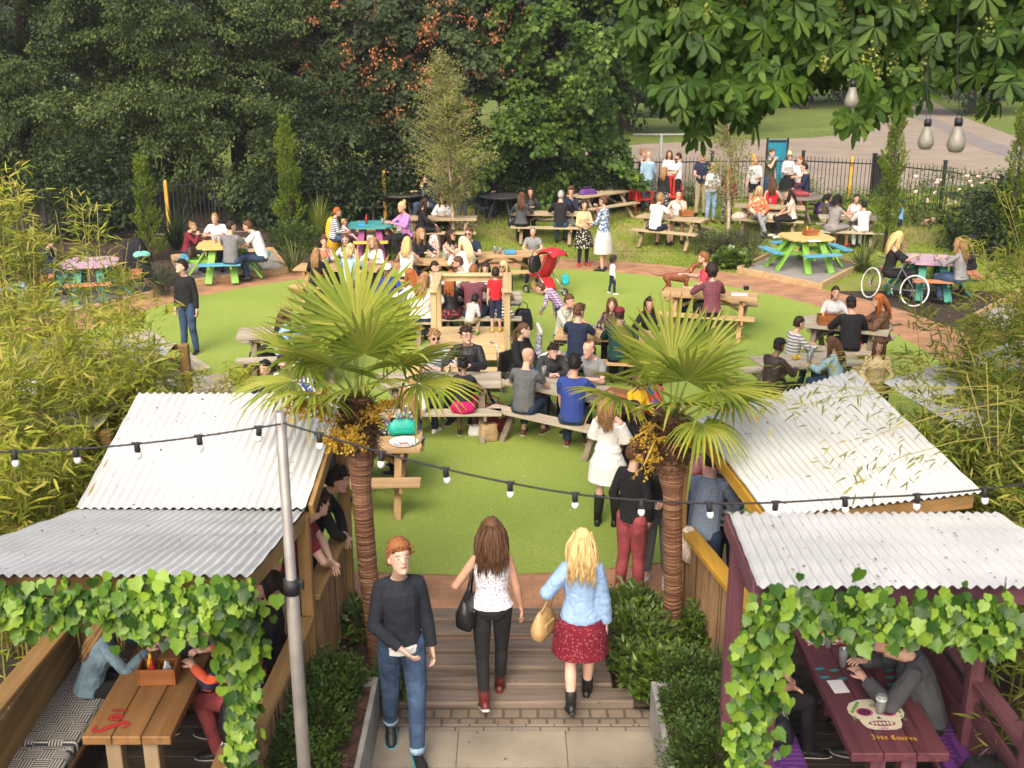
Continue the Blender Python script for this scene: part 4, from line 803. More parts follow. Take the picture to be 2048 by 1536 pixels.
for i, (u, v, rx, lab) in enumerate(((690, 1345, .22, 'small box shrub at the back of the left planter'), (660, 1395, .26, 'box shrub second from the back of the left planter'), (640, 1450, .27, 'box shrub beside the pole in the left planter'), (610, 1520, .28, 'nearest box shrub of the left planter below the ivy'))):
    shrub(lab, P(u - 14, v + 60, .1) , rx * .86, rx * .8, rx * .95, 280, .034, L_BOX, seed=i, group='box shrubs in the left planter', per=12, spread=.11)
for i, (u, v, rx, lab) in enumerate(((1388, 1355, .23, 'box shrub at the back of the right planter'), (1392, 1425, .25, 'middle box shrub of the right planter'), (1398, 1510, .26, 'nearest box shrub of the right planter'))):
    shrub(lab, P(u, v + 50, .1), rx, rx * .9, rx, 300, .034, L_BOX, seed=9 + i, group='box shrubs in the right planter', per=12, spread=.11)
for i, (u, v, rx, rz_, lab) in enumerate(((1275, 1300, .36, .20, 'broad leaved plants at the foot of the right palm'), (1262, 1240, .25, .16, 'leafy plants by the burgundy trousered drinker'), (1300, 1360, .30, .17, 'leafy plants in front of the right palm'), (1400, 1290, .16, .2, 'leafy plant between the right palm and cane screen'))):
    shrub(lab, G(u, v + 12), rx, rx * .9, rz_, 230, .085, L_BERG, 'narrow', 30 + i, 'leafy_plant', None, 5, .10)
for i, (u, v, rx, rz_, lab) in enumerate(((722, 1262, .15, .17, 'leafy plant left of the left palm trunk'), (775, 1262, .12, .17, 'leafy plant right of the left palm trunk'), (790, 1370, .13, .14, 'leafy plant behind the red haired man'))):
    shrub(lab, G(u, v + 10), rx, rx, rz_, 130, .08, L_BERG, 'narrow', 50 + i, 'leafy_plant', None, 5, .10)
shrub('rounded lavender bush left of the right birch trunk', G(1425, 512), .42, .4, .30, 420, .05, leafmat('lavender', [(.05, .065, .035), (.075, .09, .05)], .2), 'needle', 60, 'lavender_bush'); shrub('rounded lavender bush right of the right birch trunk', G(1478, 516), .55, .5, .34, 560, .05, MATS['lavender'], 'needle', 61, 'lavender_bush')
shrub('grey green low shrub beside the left birch', G(868, 485), .5, .4, .22, 200, .06, L_BOX, 'leaf', 62, 'low_shrub'); shrub('low grey green shrub beside the man in black sweater', G(330, 590), .5, .4, .3, 320, .055, MATS['lavender'], 'needle', 63, 'low_shrub'); shrub('leafy bergenia clump at the foot of the right birch', G(1462, 535), .35, .3, .14, 90, .12, L_BERG, 'round', 64, 'leafy_plant')
shrub('dark green shrub beside the four friends at right', G(590, 500), .7, .5, .35, 420, .06, L_BOX, 'leaf', 65, 'low_shrub')
# spiky plants
def spiky(lab, c, n, L, m, name, seed, arch=.7, wd='blade'):
    rr = random.Random(seed); r = thing(name, lab, 'plant', c); mb = MB()
    for k in range(n):
        a = rr.uniform(0, 6.28); e = rr.uniform(.15, 1.0); l = L * rr.uniform(.6, 1.1); w = {'blade': .018, 'fine': .005}[wd] * rr.uniform(.7, 1.2); h = Vector((math.cos(a), math.sin(a), 0)); sd = Vector((-h.y, h.x, 0)); vs = []
        for s in (0, .25, .5, .75, 1):
            p = h * (.04 + l * e * (s ** 1.3)) + Vector((0, 0, l * (s * (1.15 - .4 * e) - arch * e * s ** 2.4))); q = w * (1 - s ** 2) + .001; vs += [p - sd * q, p + sd * q]
        mb.add(vs, [(2 * j, 2 * j + 1, 2 * j + 3, 2 * j + 2) for j in range(4)], 0, True)
    mb.build('blades', m, r); return r
spiky('spiky cordyline with arching strap leaves behind the four friends', G(352, 500), 120, 1.5, leafmat('cordyline', [(.03, .06, .02), (.06, .09, .03)], .2), 'cordyline', 1, .5)
spiky('variegated phormium clump left of the crowded tables', G(590, 545), 90, 1.15, L_PHOR, 'phormium', 2); spiky('feathery tall grass clump behind the spiky phormium', G(640, 470), 330, 1.2, L_GRASS, 'ornamental_grass', 3, .6, 'fine')
spiky('striped phormium clump beside the painted green table', G(1725, 545), 100, 1.05, L_PHOR, 'phormium', 4); spiky('wispy grass tuft behind the painted green table', G(1730, 488), 340, .95, L_GRASS, 'ornamental_grass', 5, .7, 'fine'); spiky('big grass clump below the pink roses', G(1905, 480), 420, 1.5, L_GRASS, 'ornamental_grass', 6, .8, 'fine'); spiky('spiky clump at the right edge', G(2035, 505), 90, 1.3, L_PHOR, 'phormium', 7); spiky('arching grass tuft by the white bicycle', G(1870, 560), 300, .9, L_GRASS, 'ornamental_grass', 8, .8, 'fine')
# pink roses
p = G(1880, 445); r = thing('rose_bush', 'rose bush with pale pink blooms along the right railing', 'rose bush', p); e = [((0, 0, .75), (1.6, .6, .8)), ((1.6, -.3, .7), (1.5, .6, .75)), ((-.7, -.2, .5), (.8, .5, .5)), ((2.6, -.8, .5), (1.3, .7, .7))]
mb = MB()
for k in range(24): a = random.uniform(-1.5, 3.2); mb.tube([(a * .7, 0, 0), (a, random.uniform(-.3, .2), .7), (a + random.uniform(-.3, .3), random.uniform(-.4, .2), 1.5)], [.015, .01, .004], 5)
mb.build('stems', M_BARK, r); leaves('foliage', L_BERG, *sprays(e, 900, 10, .3, .07, shell=.4, front=None), 'leaf', r)
q, dd = ell_points(e, 90, .97); q = q[dd[:, 1] < .1]; mb = MB()
for c in q:
    for k in range(5): mb.ball((c[0] + random.gauss(0, .025), c[1] - .05 + random.gauss(0, .02), c[2] + random.gauss(0, .02)), .038, 6, 4)
mb.build('blooms', plain('rose petal', (.72, .50, .46), .6, .15, 20), r)
for i, (u, v, lab) in enumerate(((1590, 405, 'weedy green plants along the railing behind the round table'), (1700, 430, 'weedy tall plants by the yellow post'), (1275, 402, 'green weeds along the railing right of the lime tree'), (1385, 412, 'leafy weeds behind the woman in grey sweater'))):
    p = G(u, v); shrub(lab, p, .9, .35, .32, 380, .07, L_BERG, 'needle', 80 + i, 'weeds', None, 8, .25)
# ================================================================ TABLES
M_PIC = wood('weathered picnic wood', (.46, .36, .225), 'X', .7, .5, .85); M_PICY = wood('weathered picnic wood y', (.30, .22, .13), 'Z', .6, .5, .85)
M_NEW = wood('new picnic wood', (.52, .345, .17), 'X', .75, .5, .8); M_NEWZ = wood('new picnic wood z', (.44, .28, .13), 'Z', .7, .5, .8)
M_OLD = wood('grey picnic wood', (.44, .385, .29), 'X', .68, .5, .9); M_OLDZ = wood('grey picnic wood z', (.24, .20, .14), 'Z', .6, .5, .9)
TB = {}
def picnic(key, a, b, lab, L=1.8, mats=(0, 0), z=.74, w=.70, off=.60, wb=.25):
    """A-frame table; a, b are pixels of the two ends of the tabletop's middle line"""
    pa, pb_ = G(a[0], a[1], z), G(b[0], b[1], z); c = (pa + pb_) / 2; d = pb_ - pa; rz = math.atan2(d.y, d.x); g = gz(c.x, c.y)
    mt, ml = mats if mats[0] else (M_PIC, M_PICY)
    r = thing('picnic_table', lab, 'picnic table', (c.x, c.y, g), rz, 'timber picnic tables on the turf and grass'); TB[key] = (Vector((c.x, c.y, g)), rz, L, off)
    m = MB(); n = 6; pw = w / n
    for i in range(n): m.bbox((random.uniform(-.008, .008), -w / 2 + pw * (i + .5), z - .02), (L, pw - .008, .04), None, 0, .005)
    m.build('tabletop', mt, r)
    for s in (-1, 1):
        m = MB()
        for k in (-1, 1): m.bbox((0, s * off + k * wb / 4, .43), (L, wb / 2 - .006, .04), None, 0, .005)
        m.build('bench', mt, r)
    for e in (-1, 1):
        x = e * (L / 2 - .28)
        for s in (-1, 1):
            m = MB(); m.beam((x, s * (off + .12), .0), (x, s * .17, z - .05), .05, .09, (1, 0, 0)); m.build('leg', ml, r)
        m = MB(); m.bbox((x + e * .05, 0, .375), (.045, off * 2 + .22, .09)); m.bbox((x + e * .05, 0, z - .085), (.045, w - .06, .09)); m.build('crossbeam', ml, r)
        m = MB(); m.beam((x + .04 * e, 0, .40), (e * .12, 0, z - .06), .045, .06); m.build('brace', ml, r)
    return r
N_ = (M_NEW, M_NEWZ); O_ = (M_OLD, M_OLDZ)
picnic('T1', (560, 884), (840, 880), 'new picnic table near the left palm with a teal bag and white disc on it', 1.75, N_)
picnic('T2', (790, 758), (965, 757), 'picnic table in front of the timber steps, used by the magenta skirted woman', 1.8, O_)
picnic('T3', (1020, 750), (1268, 800), 'grey picnic table of the bald man and the man in blue T-shirt', 1.9, O_)
picnic('T4', (1123, 665), (1320, 672), 'picnic table with a single amber pint beside the right palm', 1.8, N_)
picnic('T5', (862, 590), (1035, 590), 'picnic table just behind the timber stage', 1.8, O_)
picnic('T6', (700, 596), (850, 596), 'crowded picnic table hidden behind the left palm fronds', 1.8, O_)
picnic('T7', (592, 532), (762, 535), 'picnic table of the blonde women left of the white tank top', 1.8, N_)
picnic('T8', (818, 520), (935, 524), 'picnic table where a woman in dark glasses reaches across', 1.5, N_)
picnic('T9', (940, 510), (1062, 505), 'fresh timber picnic table with a blue lunch box on it', 1.8, N_)
picnic('T10', (1022, 424), (1165, 427), 'weathered picnic table of two couples on the grass', 1.85)
picnic('T11', (1158, 398), (1236, 377), 'empty picnic table with a purple bag below the lime tree', 2.0)
picnic('T12', (1293, 428), (1398, 441), 'picnic table with brown caddy used by the two men in white', 1.85)
picnic('T13', (1473, 410), (1606, 418), 'picnic table of the woman in the coral jacket', 1.9)
picnic('T18', (1632, 642), (1752, 655), 'picnic table with an open wooden caddy by the man in black cap', 1.5, O_, w=.8)
picnic('T19', (1560, 722), (1668, 716), 'picnic table behind the right roof with yellow flowers on it', 1.6, O_)
picnic('T20', (1335, 582), (1506, 592), 'picnic table with a clipboard behind the right palm next to the dog', 1.8, N_)
picnic('T26', (838, 435), (925, 435), 'picnic table under the slender birch in the grass', 1.9)
picnic('T27', (265, 668), (325, 712), 'empty pale picnic table half behind the bamboo at left', 1.7, O_)
picnic('T29', (318, 775), (392, 768), 'empty pale picnic table just above the left roof', 1.5, O_, w=.8)
picnic('T28', (530, 664), (640, 660), 'picnic table behind the left palm with brown bags under its end', 1.8, O_)
picnic('T16', (1655, 432), (1745, 436), 'low pale picnic table beside the thin yew at right', 1.6, O_)
# painted octagonal tables
def octa(key, u, v, rz, cols, lab, size=1.0):
    c = G(u, v, .76); g = gz(c.x, c.y) + .05; r = thing('painted_table', lab, 'picnic table', (c.x, c.y, g), rz); TB[key] = (Vector((c.x, c.y, g)), rz, 1.0, .92)
    k = .36; h = .58 * size; m = MB(); n = 9; pw = 2 * h / n; ch = .24
    for i in range(n):
        y = -h + pw * (i + .5); lim = h - max(0, abs(y) - (h - ch)) ; m.bbox((0, y, .74), (2 * lim, pw - .006, .04), None, 0, .004)
    m.build('tabletop', cols[0], r)
    for q in range(4):
        a = q * math.pi / 2; M = Matrix.Rotation(a, 3, 'Z'); m = MB()
        for s in (-1, 1): m.bbox(M @ Vector((0, -.90 + s * .065, .45)), (.92, .12, .04), M)
        m.build('bench', cols[1], r)
        for s in (-1, 1):
            m = MB(); m.beam(M @ Vector((s * .30, -.86, 0)), M @ Vector((s * .20, -.34, .72)), .05, .16, M @ Vector((1, 0, 0))); m.build('leg', cols[2], r)
            m = MB(); m.beam(M @ Vector((s * .24, -1.0, .40)), M @ Vector((s * .24, -.2, .40)), .045, .09); m.build('bench_bearer', cols[2], r)
    return r
def paint(n, c, worn=(.40, .30, .22), axis='X'):
    if n in MATS: return MATS[n]
    m, nd, l, b = _mat(n); tc = node(nd, 'ShaderNodeTexCoord'); mp = node(nd, 'ShaderNodeMapping'); mp.inputs['Scale'].default_value = {'X': (2, 14, 14), 'Z': (14, 14, 2)}[axis]; l.new(tc.outputs['Object'], mp.inputs[0])
    nz = node(nd, 'ShaderNodeTexNoise'); nz.inputs['Scale'].default_value = 1; nz.inputs['Detail'].default_value = 6; l.new(mp.outputs[0], nz.inputs[0])
    r = ramp(nd, [(.30, worn), (.40, c), (.7, tuple(min(1, x * 1.15) for x in c))]); l.new(nz.outputs['Fac'], r.inputs[0]); l.new(r.outputs[0], b.inputs['Base Color']); b.inputs['Roughness'].default_value = .55
    MATS[n] = m; return m
GRN = paint('lime green paint', (.17, .37, .045), (.2, .3, .08), 'Z'); BLU = paint('sky blue paint', (.08, .30, .42)); ORG = paint('amber paint', (.58, .38, .12), (.45, .34, .2)); TUR = paint('turquoise paint', (.03, .24, .25)); PNK = paint('pink paint', (.42, .28, .34), (.36, .28, .26)); REDO = paint('orange red paint', (.45, .17, .08)); TEAL = paint('teal paint', (.02, .20, .15), (.1, .2, .15), 'Z'); VIO = paint('violet paint', (.22, .03, .14), (.25, .1, .12), 'Z'); YELP = paint('yellow paint bench', (.60, .38, .06))
octa('P15', 1612, 476, R(12), (ORG, BLU, GRN), 'painted picnic table, amber top and blue benches on lime green legs')
octa('P22', 447, 492, R(8), (ORG, BLU, GRN), 'painted picnic table of the four friends, amber top, lime green legs')
octa('P21', 742, 452, R(4), (TUR, YELP, VIO), 'painted picnic table with turquoise top, violet legs and yellow benches')
octa('P23', 180, 528, R(15), (PNK, REDO, TEAL), 'painted picnic table at left with pink top and orange benches behind bamboo')
octa('P17', 1862, 522, R(-12), (PNK, REDO, TEAL), 'painted picnic table at right with pink top behind bamboo')
# round timber table and dark metal tables at the back
def roundtable(key, u, v, rad, lab, m, name='round_table'):
    c = G(u, v, .74); g = gz(c.x, c.y); r = thing(name, lab, 'table', (c.x, c.y, g)); TB[key] = (Vector((c.x, c.y, g)), 0, rad * 2, rad + .2)
    t = MB(); t.lathe([(.001, .70), (rad - .01, .70), (rad, .71), (rad, .735), (rad - .01, .745), (.001, .745)], n=28, smooth=False); t.build('tabletop', m, r)
    for a in range(4): q = MB(); q.beam((math.cos(a * 1.571 + .6) * rad * .8, math.sin(a * 1.571 + .6) * rad * .8, 0), (math.cos(a * 1.571 + .6) * rad * .35, math.sin(a * 1.571 + .6) * rad * .35, .7), .06, .06); q.build('leg', m, r)
    for a in range(2):
        q = MB(); s = (-1, 1)[a]; pts = [(s * (rad + .22) * math.cos(t), (rad + .22) * math.sin(t)) for t in np.linspace(-.8, .8, 9)]; inn = [(s * (rad + .0) * math.cos(t), (rad + .0) * math.sin(t)) for t in np.linspace(.8, -.8, 9)]
        q.prism((pts + inn)[::s], .41, .45); q.build('bench', m, r); q = MB(); q.beam((s * (rad + .12), -.4, 0), (s * (rad + .1), -.3, .42), .05, .05); q.beam((s * (rad + .12), .4, 0), (s * (rad + .1), .3, .42), .05, .05); q.beam((s * .3, 0, .38), (s * (rad + .2), 0, .38), .05, .06); q.build('bench_support', m, r)
M_DKW = wood('dark stained wood', (.07, .06, .055), 'X', .6, .6); M_GRW = wood('grey round wood', (.23, .20, .16), 'X', .6, .6)
roundtable('R14', 1592, 394, .75, 'grey round picnic table with a man sitting on it', M_GRW); roundtable('R24', 805, 388, .7, 'dark round table at the back under the sycamore', M_DKW); roundtable('R25', 1003, 392, .62, 'dark round mesh table under the lime tree', plain('dark mesh metal', (.05, .052, .055), .5))
# red plastic armchairs behind the standing group, folding mesh chair
M_RED = plain('red plastic', (.55, .035, .02), .4, .05)
def armchair(u, v, rz, lab, m=M_RED):
    p = G(u, v); r = thing('garden_chair', lab, 'chair', p, rz); a = MB(); a.bbox((0, 0, .40), (.5, .5, .04)); a.build('seat', m, r)
    a = MB()
    for k in range(5): a.bbox((-.2 + k * .1, -.27 - .0, .68), (.07, .03, .52))
    a.bbox((0, -.27, .95), (.52, .035, .08)); a.build('backrest', m, r)
    for s in (-1, 1):
        a = MB(); a.bbox((s * .27, .02, .62), (.07, .55, .03)); a.build('armrest', m, r)
        for t in (-1, 1): a = MB(); a.beam((s * .26, t * .24, 0), (s * .25, t * .22, .62), .05, .05); a.build('leg', m, r)
armchair(1280, 425, R(200), 'red plastic armchair left of the light blue sweater man'); armchair(1345, 420, R(170), 'red plastic armchair behind the floral dress woman'); armchair(1018, 418, R(120), 'dark folding mesh chair under the lime tree', plain('dark mesh metal', (.05, .052, .055), .5)); armchair(745, 412, R(-90), 'red chair of the drinker in red trousers')
# ================================================================ TIMBER STAGE
r = thing('timber_stage', 'new timber platform with handrails and steps in the middle of the turf', 'platform', (-.68, 18.1, 0))
M_STG = wood('new pine', (.60, .44, .23), 'X', .82, .45); M_STGZ = wood('new pine z', (.56, .41, .21), 'Z', .82, .45); M_STGY = wood('new pine y', (.60, .44, .23), 'Y', .82, .45)
m = MB()
for k in range(8): m.bbox((0, -.55 + k * .157, .555), (1.16, .152, .03))
m.build('deck', M_STG, r); m = MB(); m.bbox((0, -.64, .49), (1.16, .04, .10)); m.bbox((0, .62, .40), (1.1, .04, .28)); m.bbox((-.56, 0, .47), (.04, 1.2, .14)); m.bbox((.56, 0, .47), (.04, 1.2, .14)); m.build('skirt', M_STG, r)
for x, y in ((-.60, -.60), (.60, -.60), (-.60, .60), (.60, .6)): m = MB(); m.bbox((x, y, .74), (.10, .10, 1.48)); m.build('post', M_STGZ, r)
for x in (-.6, .6): m = MB(); m.bbox((x, 0, 1.50), (.15, 1.42, .045)); m.bbox((x, 0, 1.43), (.04, 1.1, .09)); m.build('handrail', M_STGY, r)
m = MB(); m.bbox((0, .60, 1.502), (1.045, .15, .043)); m.bbox((0, .6, 1.43), (1.1, .04, .09)); m.build('handrail', M_STG, r)
for k in range(3): m = MB(); m.bbox((.1, -.78 - k * .26, .42 - k * .15), (.82, .26, .04)); m.bbox((.1, -.67 - k * .26, .36 - k * .15), (.82, .025, .11)); m.build('step', M_STG, r)
for x in (-.36, .54): m = MB(); m.beam((x, -.66, .50), (x, -1.46, .06), .045, .2); m.build('stringer', M_STGY, r)
# ================================================================ BOOTH FURNITURE
def boothtable(lab, x0, x1, y0, y1, z, m, mleg, legs):
    r = thing('booth_table', lab, 'table', ((x0 + x1) / 2, (y0 + y1) / 2, -.05)); w = (x1 - x0) / 3
    for k in range(3): a = MB(); a.bbox((-w + k * w, 0, z + .05 - .035), (w - .006, y1 - y0, .07)); a.build('plank', m, r)
    for x, y in legs: a = MB(); a.bbox((x, y, (z - .02) / 2), (.11, .11, z - .03)); a.build('leg', mleg, r)
    return r
M_BT = wood('oiled booth table', (.27, .14, .052), 'Y', .62, .45, .5)  # base colour darkened to include the shade under the left roof
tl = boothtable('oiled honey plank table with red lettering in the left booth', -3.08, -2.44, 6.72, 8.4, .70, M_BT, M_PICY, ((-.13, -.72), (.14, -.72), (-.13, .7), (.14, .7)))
M_PT = wood('purple table paint', (.125, .040, .050), 'Y', .5, .6, .6)  # paint base darkened, with the shade under the booth roof in it
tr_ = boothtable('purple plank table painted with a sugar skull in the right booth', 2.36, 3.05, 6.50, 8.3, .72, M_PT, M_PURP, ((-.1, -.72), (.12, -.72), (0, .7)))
# painted lettering and skull (thin paint layers on the boards)
def flat(name, polys, mats, parent, z, loc=(0, 0, 0)):
    """list of (material index, polygon, closed layer height)"""
    me = bpy.data.meshes.new(name); bm = bmesh.new()
    for mi, poly, lay in polys:
        vs = [bm.verts.new((x, y, z + lay * .0006)) for x, y in poly]; f = bm.faces.new(vs); f.material_index = mi; bm.normal_update()
        if f.normal.z < 0: f.normal_flip()
    bmesh.ops.triangulate(bm, faces=bm.faces[:]); bm.to_mesh(me); bm.free(); o = link(name, me, mats, parent); o.location = loc; return o
def stroke(pts, w):
    L = []; Rr = []
    for i, p in enumerate(pts):
        a = Vector(pts[max(i - 1, 0)]); b = Vector(pts[min(i + 1, len(pts) - 1)]); t = (b - a).normalized(); q = Vector((-t.y, t.x)); ww = w[i] if hasattr(w, '__len__') else w
        L.append(tuple(Vector(p) + q * ww)); Rr.append(tuple(Vector(p) - q * ww))
    return L, Rr
def strokes(lines, mi, lay):
    out = []
    for pts, w in lines:
        L, Rr = stroke(pts, w)
        for i in range(len(L) - 1): out.append((mi, [L[i], L[i + 1], Rr[i + 1], Rr[i]], lay))
    return out
def arc(cx, cy, rx, ry, a0, a1, n=14): return [(cx + rx * math.cos(R(a0 + (a1 - a0) * i / n)), cy + ry * math.sin(R(a0 + (a1 - a0) * i / n))) for i in range(n + 1)]
RP_, BKP = plain('red letter paint', (.42, .03, .025), .5), plain('black letter paint', (.02, .012, .012), .6)
# letters read from the left end: L, O, S turned a quarter, S largest at the table's front
Sx = arc(.0, .0, .075, .055, 200, 20); S1 = [(x, y) for x, y in ([(-.105, .01), (-.115, -.03), (-.085, -.055), (-.05, -.045), (-.025, -.01), (0, .0), (.03, .012), (.055, .045), (.09, .055), (.118, .03), (.11, -.008), (.08, -.01)])]
Sb = [(-.07, -.012), (-.088, -.012), (-.105, .01), (-.112, -.03), (-.085, -.052)]
lines = [(S1, [.008, .012, .016, .02, .022, .022, .022, .02, .016, .013, .010, .006]), (arc(0, .115, .042, .03, 0, 360, 20), .013), ([(0, .10), (0, .13)], .009), ([(-.05, .185), (-.048, .215), (-.03, .2), (.035, .2), (.05, .185), (.05, .215)], [.006, .008, .012, .012, .008, .006])]
polys = strokes([(p, [q + .005 for q in w] if hasattr(w, '__len__') else w + .005) for p, w in lines], 1, 1) + strokes(lines, 0, 2)
flat('painted_lettering', polys, [RP_, BKP], tl, .7005 + .05, (-.15, -.72, 0))
# sugar skull, drawn in table metres, top of the skull away from the camera
CRE, MAG, PUR, PGR, DRK = plain('cream paint', (.62, .57, .40), .6, .1, 30), plain('magenta paint', (.45, .06, .19), .6), plain('dark violet paint', (.09, .015, .09), .6), plain('leaf green paint', (.10, .30, .03), .6), plain('hollow black paint', (.015, .008, .012), .7)
hd = [(x * 1.0, y) for x, y in ((-.075, -.165), (.075, -.165), (.125, -.14), (.145, -.09), (.15, -.04), (.185, -.01), (.205, .04), (.20, .10), (.165, .165), (.09, .205), (0, .215), (-.09, .205), (-.165, .165), (-.20, .10), (-.205, .04), (-.185, -.01), (-.15, -.04), (-.145, -.09), (-.125, -.14))]
sk = [(2, [(x * 1.045, y * 1.045) for x, y in hd], 1), (0, hd, 2)]
for s in (-1, 1):
    sk += [(1, arc(s * .085, .05, .062, .052, 0, 360, 18)[:-1], 3), (4, arc(s * .085, .05, .045, .037, 0, 360, 18)[:-1], 4), (1, arc(s * .085, .05, .024, .02, 0, 360, 14)[:-1], 5), (4, arc(s * .085, .05, .019, .016, 0, 360, 14)[:-1], 6)]
    for k in range(5): x, y = s * (.10 + .018 * k), .185 - .028 * k; sk.append((3, [(x, y), (x + s * .02, y - .012), (x + s * .004, y - .045), (x - s * .012, y - .02)], 3))
    for k in range(3): x, y = s * (.16 + .008 * k), .0 - .02 * k; sk.append((3, [(x, y), (x + s * .018, y + .012), (x + s * .012, y - .022)], 3))
sk += [(4, [(-.022, -.035), (0, .0), (.022, -.035), (.008, -.03), (0, -.038), (-.008, -.03)], 3), (1, arc(0, -.09, .10, .036, 0, 360, 20)[:-1], 3), (4, arc(0, -.09, .088, .026, 0, 360, 20)[:-1], 4)]
for k in range(6): sk.append((0, arc(-.068 + k * .0272, -.09, .0115, .021, 0, 360, 8)[:-1], 5))
sk += [(1, [(-.03, -.155), (-.018, -.135), (-.008, -.148), (0, -.128), (.008, -.148), (.018, -.135), (.03, -.155)], 3), (2, arc(.0, .135, .02, .018, 0, 360, 12)[:-1], 3), (0, arc(.0, .135, .012, .011, 0, 360, 12)[:-1], 4)]
flat('painted_skull', sk, [CRE, MAG, PUR, PGR, DRK], tr_, .7205 + .05, (-.02, -.46, 0))
tq = [(0, [(x - .045, y - .012), (x, y - .022), (x + .045, y + .006), (x + .015, y + .022), (x - .03, y + .012)], 1) for x, y in ((-.28, .12), (-.17, .10), (-.27, .0), (-.14, -.02), (.0, .10), (.24, .0), (.22, -.10), (.27, .10))]
flat('painted_leaves', tq, [plain('turquoise leaf paint', (.02, .22, .22), .6)], tr_, .7205 + .05, (0, .05, 0))
# blackletter style brand words under the skull
def glyph(ch):
    V = lambda x, y0=0, y1=.7: [(x, y0), (x, y1)]
    D = {'J': [[(.1, .0), (.3, -.12), (.42, .05), (.42, .95)], [(.15, .98), (.42, .9), (.62, .98)]], 'o': [[(.1, .35), (.28, .7), (.46, .35), (.28, 0), (.1, .35)]], 's': [[(.42, .6), (.25, .7), (.14, .52), (.4, .2), (.28, 0), (.1, .1)]], 'e': [[(.42, .12), (.26, 0), (.1, .3), (.26, .7), (.44, .5), (.12, .32)]],
         'C': [[(.62, .8), (.4, .98), (.12, .6), (.16, .15), (.42, 0), (.64, .18)], [(.4, .15), (.4, .85)]], 'u': [[(.1, .7), (.1, .1), (.26, 0), (.42, .15)], [(.42, .7), (.42, .0)]], 'r': [[(.12, 0), (.12, .7)], [(.12, .55), (.3, .7), (.4, .6)]], 'v': [[(.08, .7), (.26, 0), (.44, .7)]], ' ': []}
    return D[ch]
gl = []; x = 0
for ch in 'Jose Cuervo':
    for pts in glyph(ch): gl += strokes([([((x + a) * .05, b * .05 - x * .0035) for a, b in pts], [.0045, .0058] * 3 if False else .0048)], 0, 1)
    x += {'J': .72, 'C': .8, ' ': .4}.get(ch, .56)
flat('painted_words', gl, [plain('gold letter paint', (.55, .30, .03), .5)], tr_, .7205 + .05, (-.15, -.73, 0))
# benches and cushions in the booths
def boxbench(lab, x0, x1, y0, y1, z, m):
    r = thing('booth_bench', lab, 'bench', ((x0 + x1) / 2, (y0 + y1) / 2, -.05)); a = MB(); n = 2; w = (x1 - x0) / n
    for k in range(n): a.bbox((-w / 2 + k * w, 0, z + .02), (w - .005, y1 - y0, .05))
    a.build('seat', m, r); a = MB(); a.bbox((0, 0, z / 2), (x1 - x0 - .1, y1 - y0 - .06, z - .02)); a.build('base', M_DECK, r); return r
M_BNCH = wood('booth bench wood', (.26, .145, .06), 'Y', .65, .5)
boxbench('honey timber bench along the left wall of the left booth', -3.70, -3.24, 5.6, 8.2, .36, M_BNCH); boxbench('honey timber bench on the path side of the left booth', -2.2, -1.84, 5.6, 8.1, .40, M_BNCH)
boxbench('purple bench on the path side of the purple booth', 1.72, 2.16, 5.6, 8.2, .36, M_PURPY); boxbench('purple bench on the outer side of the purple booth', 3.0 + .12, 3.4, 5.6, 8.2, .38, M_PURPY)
def patmat(name, a, b, kind):
    if name in MATS: return MATS[name]
    m, n, l, bs = _mat(name); tc = node(n, 'ShaderNodeTexCoord')
    def wave(dirn, sc, prof='SIN'):
        w = node(n, 'ShaderNodeTexWave'); w.bands_direction = dirn; w.inputs['Scale'].default_value = sc; l.new(tc.outputs['Object'], w.inputs[0]); g = node(n, 'ShaderNodeMath', operation='GREATER_THAN'); g.inputs[1].default_value = .5; l.new(w.outputs['Fac'], g.inputs[0]); return g.outputs[0]
    ck = node(n, 'ShaderNodeTexChecker'); mp = node(n, 'ShaderNodeMapping'); mp.inputs['Scale'].default_value = (1, 1, .01); l.new(tc.outputs['Object'], mp.inputs[0]); l.new(mp.outputs[0], ck.inputs[0]); ck.inputs['Scale'].default_value = 9 if kind == 'geo' else 4
    mx = node(n, 'ShaderNodeMix', data_type='FLOAT'); l.new(ck.outputs['Fac'], mx.inputs['Factor']); l.new(wave('X', 14 if kind == 'geo' else 2), mx.inputs[2]); l.new(wave('Y', 14 if kind == 'geo' else 6), mx.inputs[3])
    c2 = node(n, 'ShaderNodeTexChecker'); c2.inputs['Scale'].default_value = 18; l.new(mp.outputs[0], c2.inputs[0])
    nz = node(n, 'ShaderNodeTexVoronoi'); nz.inputs['Scale'].default_value = 6; nz.distance = 'CHEBYCHEV'; l.new(tc.outputs['Object'], nz.inputs[0]); g2 = node(n, 'ShaderNodeMath', operation='LESS_THAN'); g2.inputs[1].default_value = .16; l.new(nz.outputs['Distance'], g2.inputs[0])
    m3 = node(n, 'ShaderNodeMix', data_type='FLOAT'); l.new(g2.outputs[0], m3.inputs['Factor']); l.new(mx.outputs[0], m3.inputs[2]); l.new(c2.outputs['Fac'], m3.inputs[3])
    mc = node(n, 'ShaderNodeMix', data_type='RGBA'); l.new(m3.outputs[0], mc.inputs['Factor']); mc.inputs['A'].default_value = rgba(a); mc.inputs['B'].default_value = rgba(b); l.new(mc.outputs['Result'], bs.inputs['Base Color']); bs.inputs['Roughness'].default_value = .9
    MATS[name] = m; return m
GEO = patmat('geometric cushion', (.03, .03, .04), (.42, .40, .35), 'geo'); PURC = patmat('purple striped cushion', (.06, .012, .11), (.13, .03, .2), 'purple')
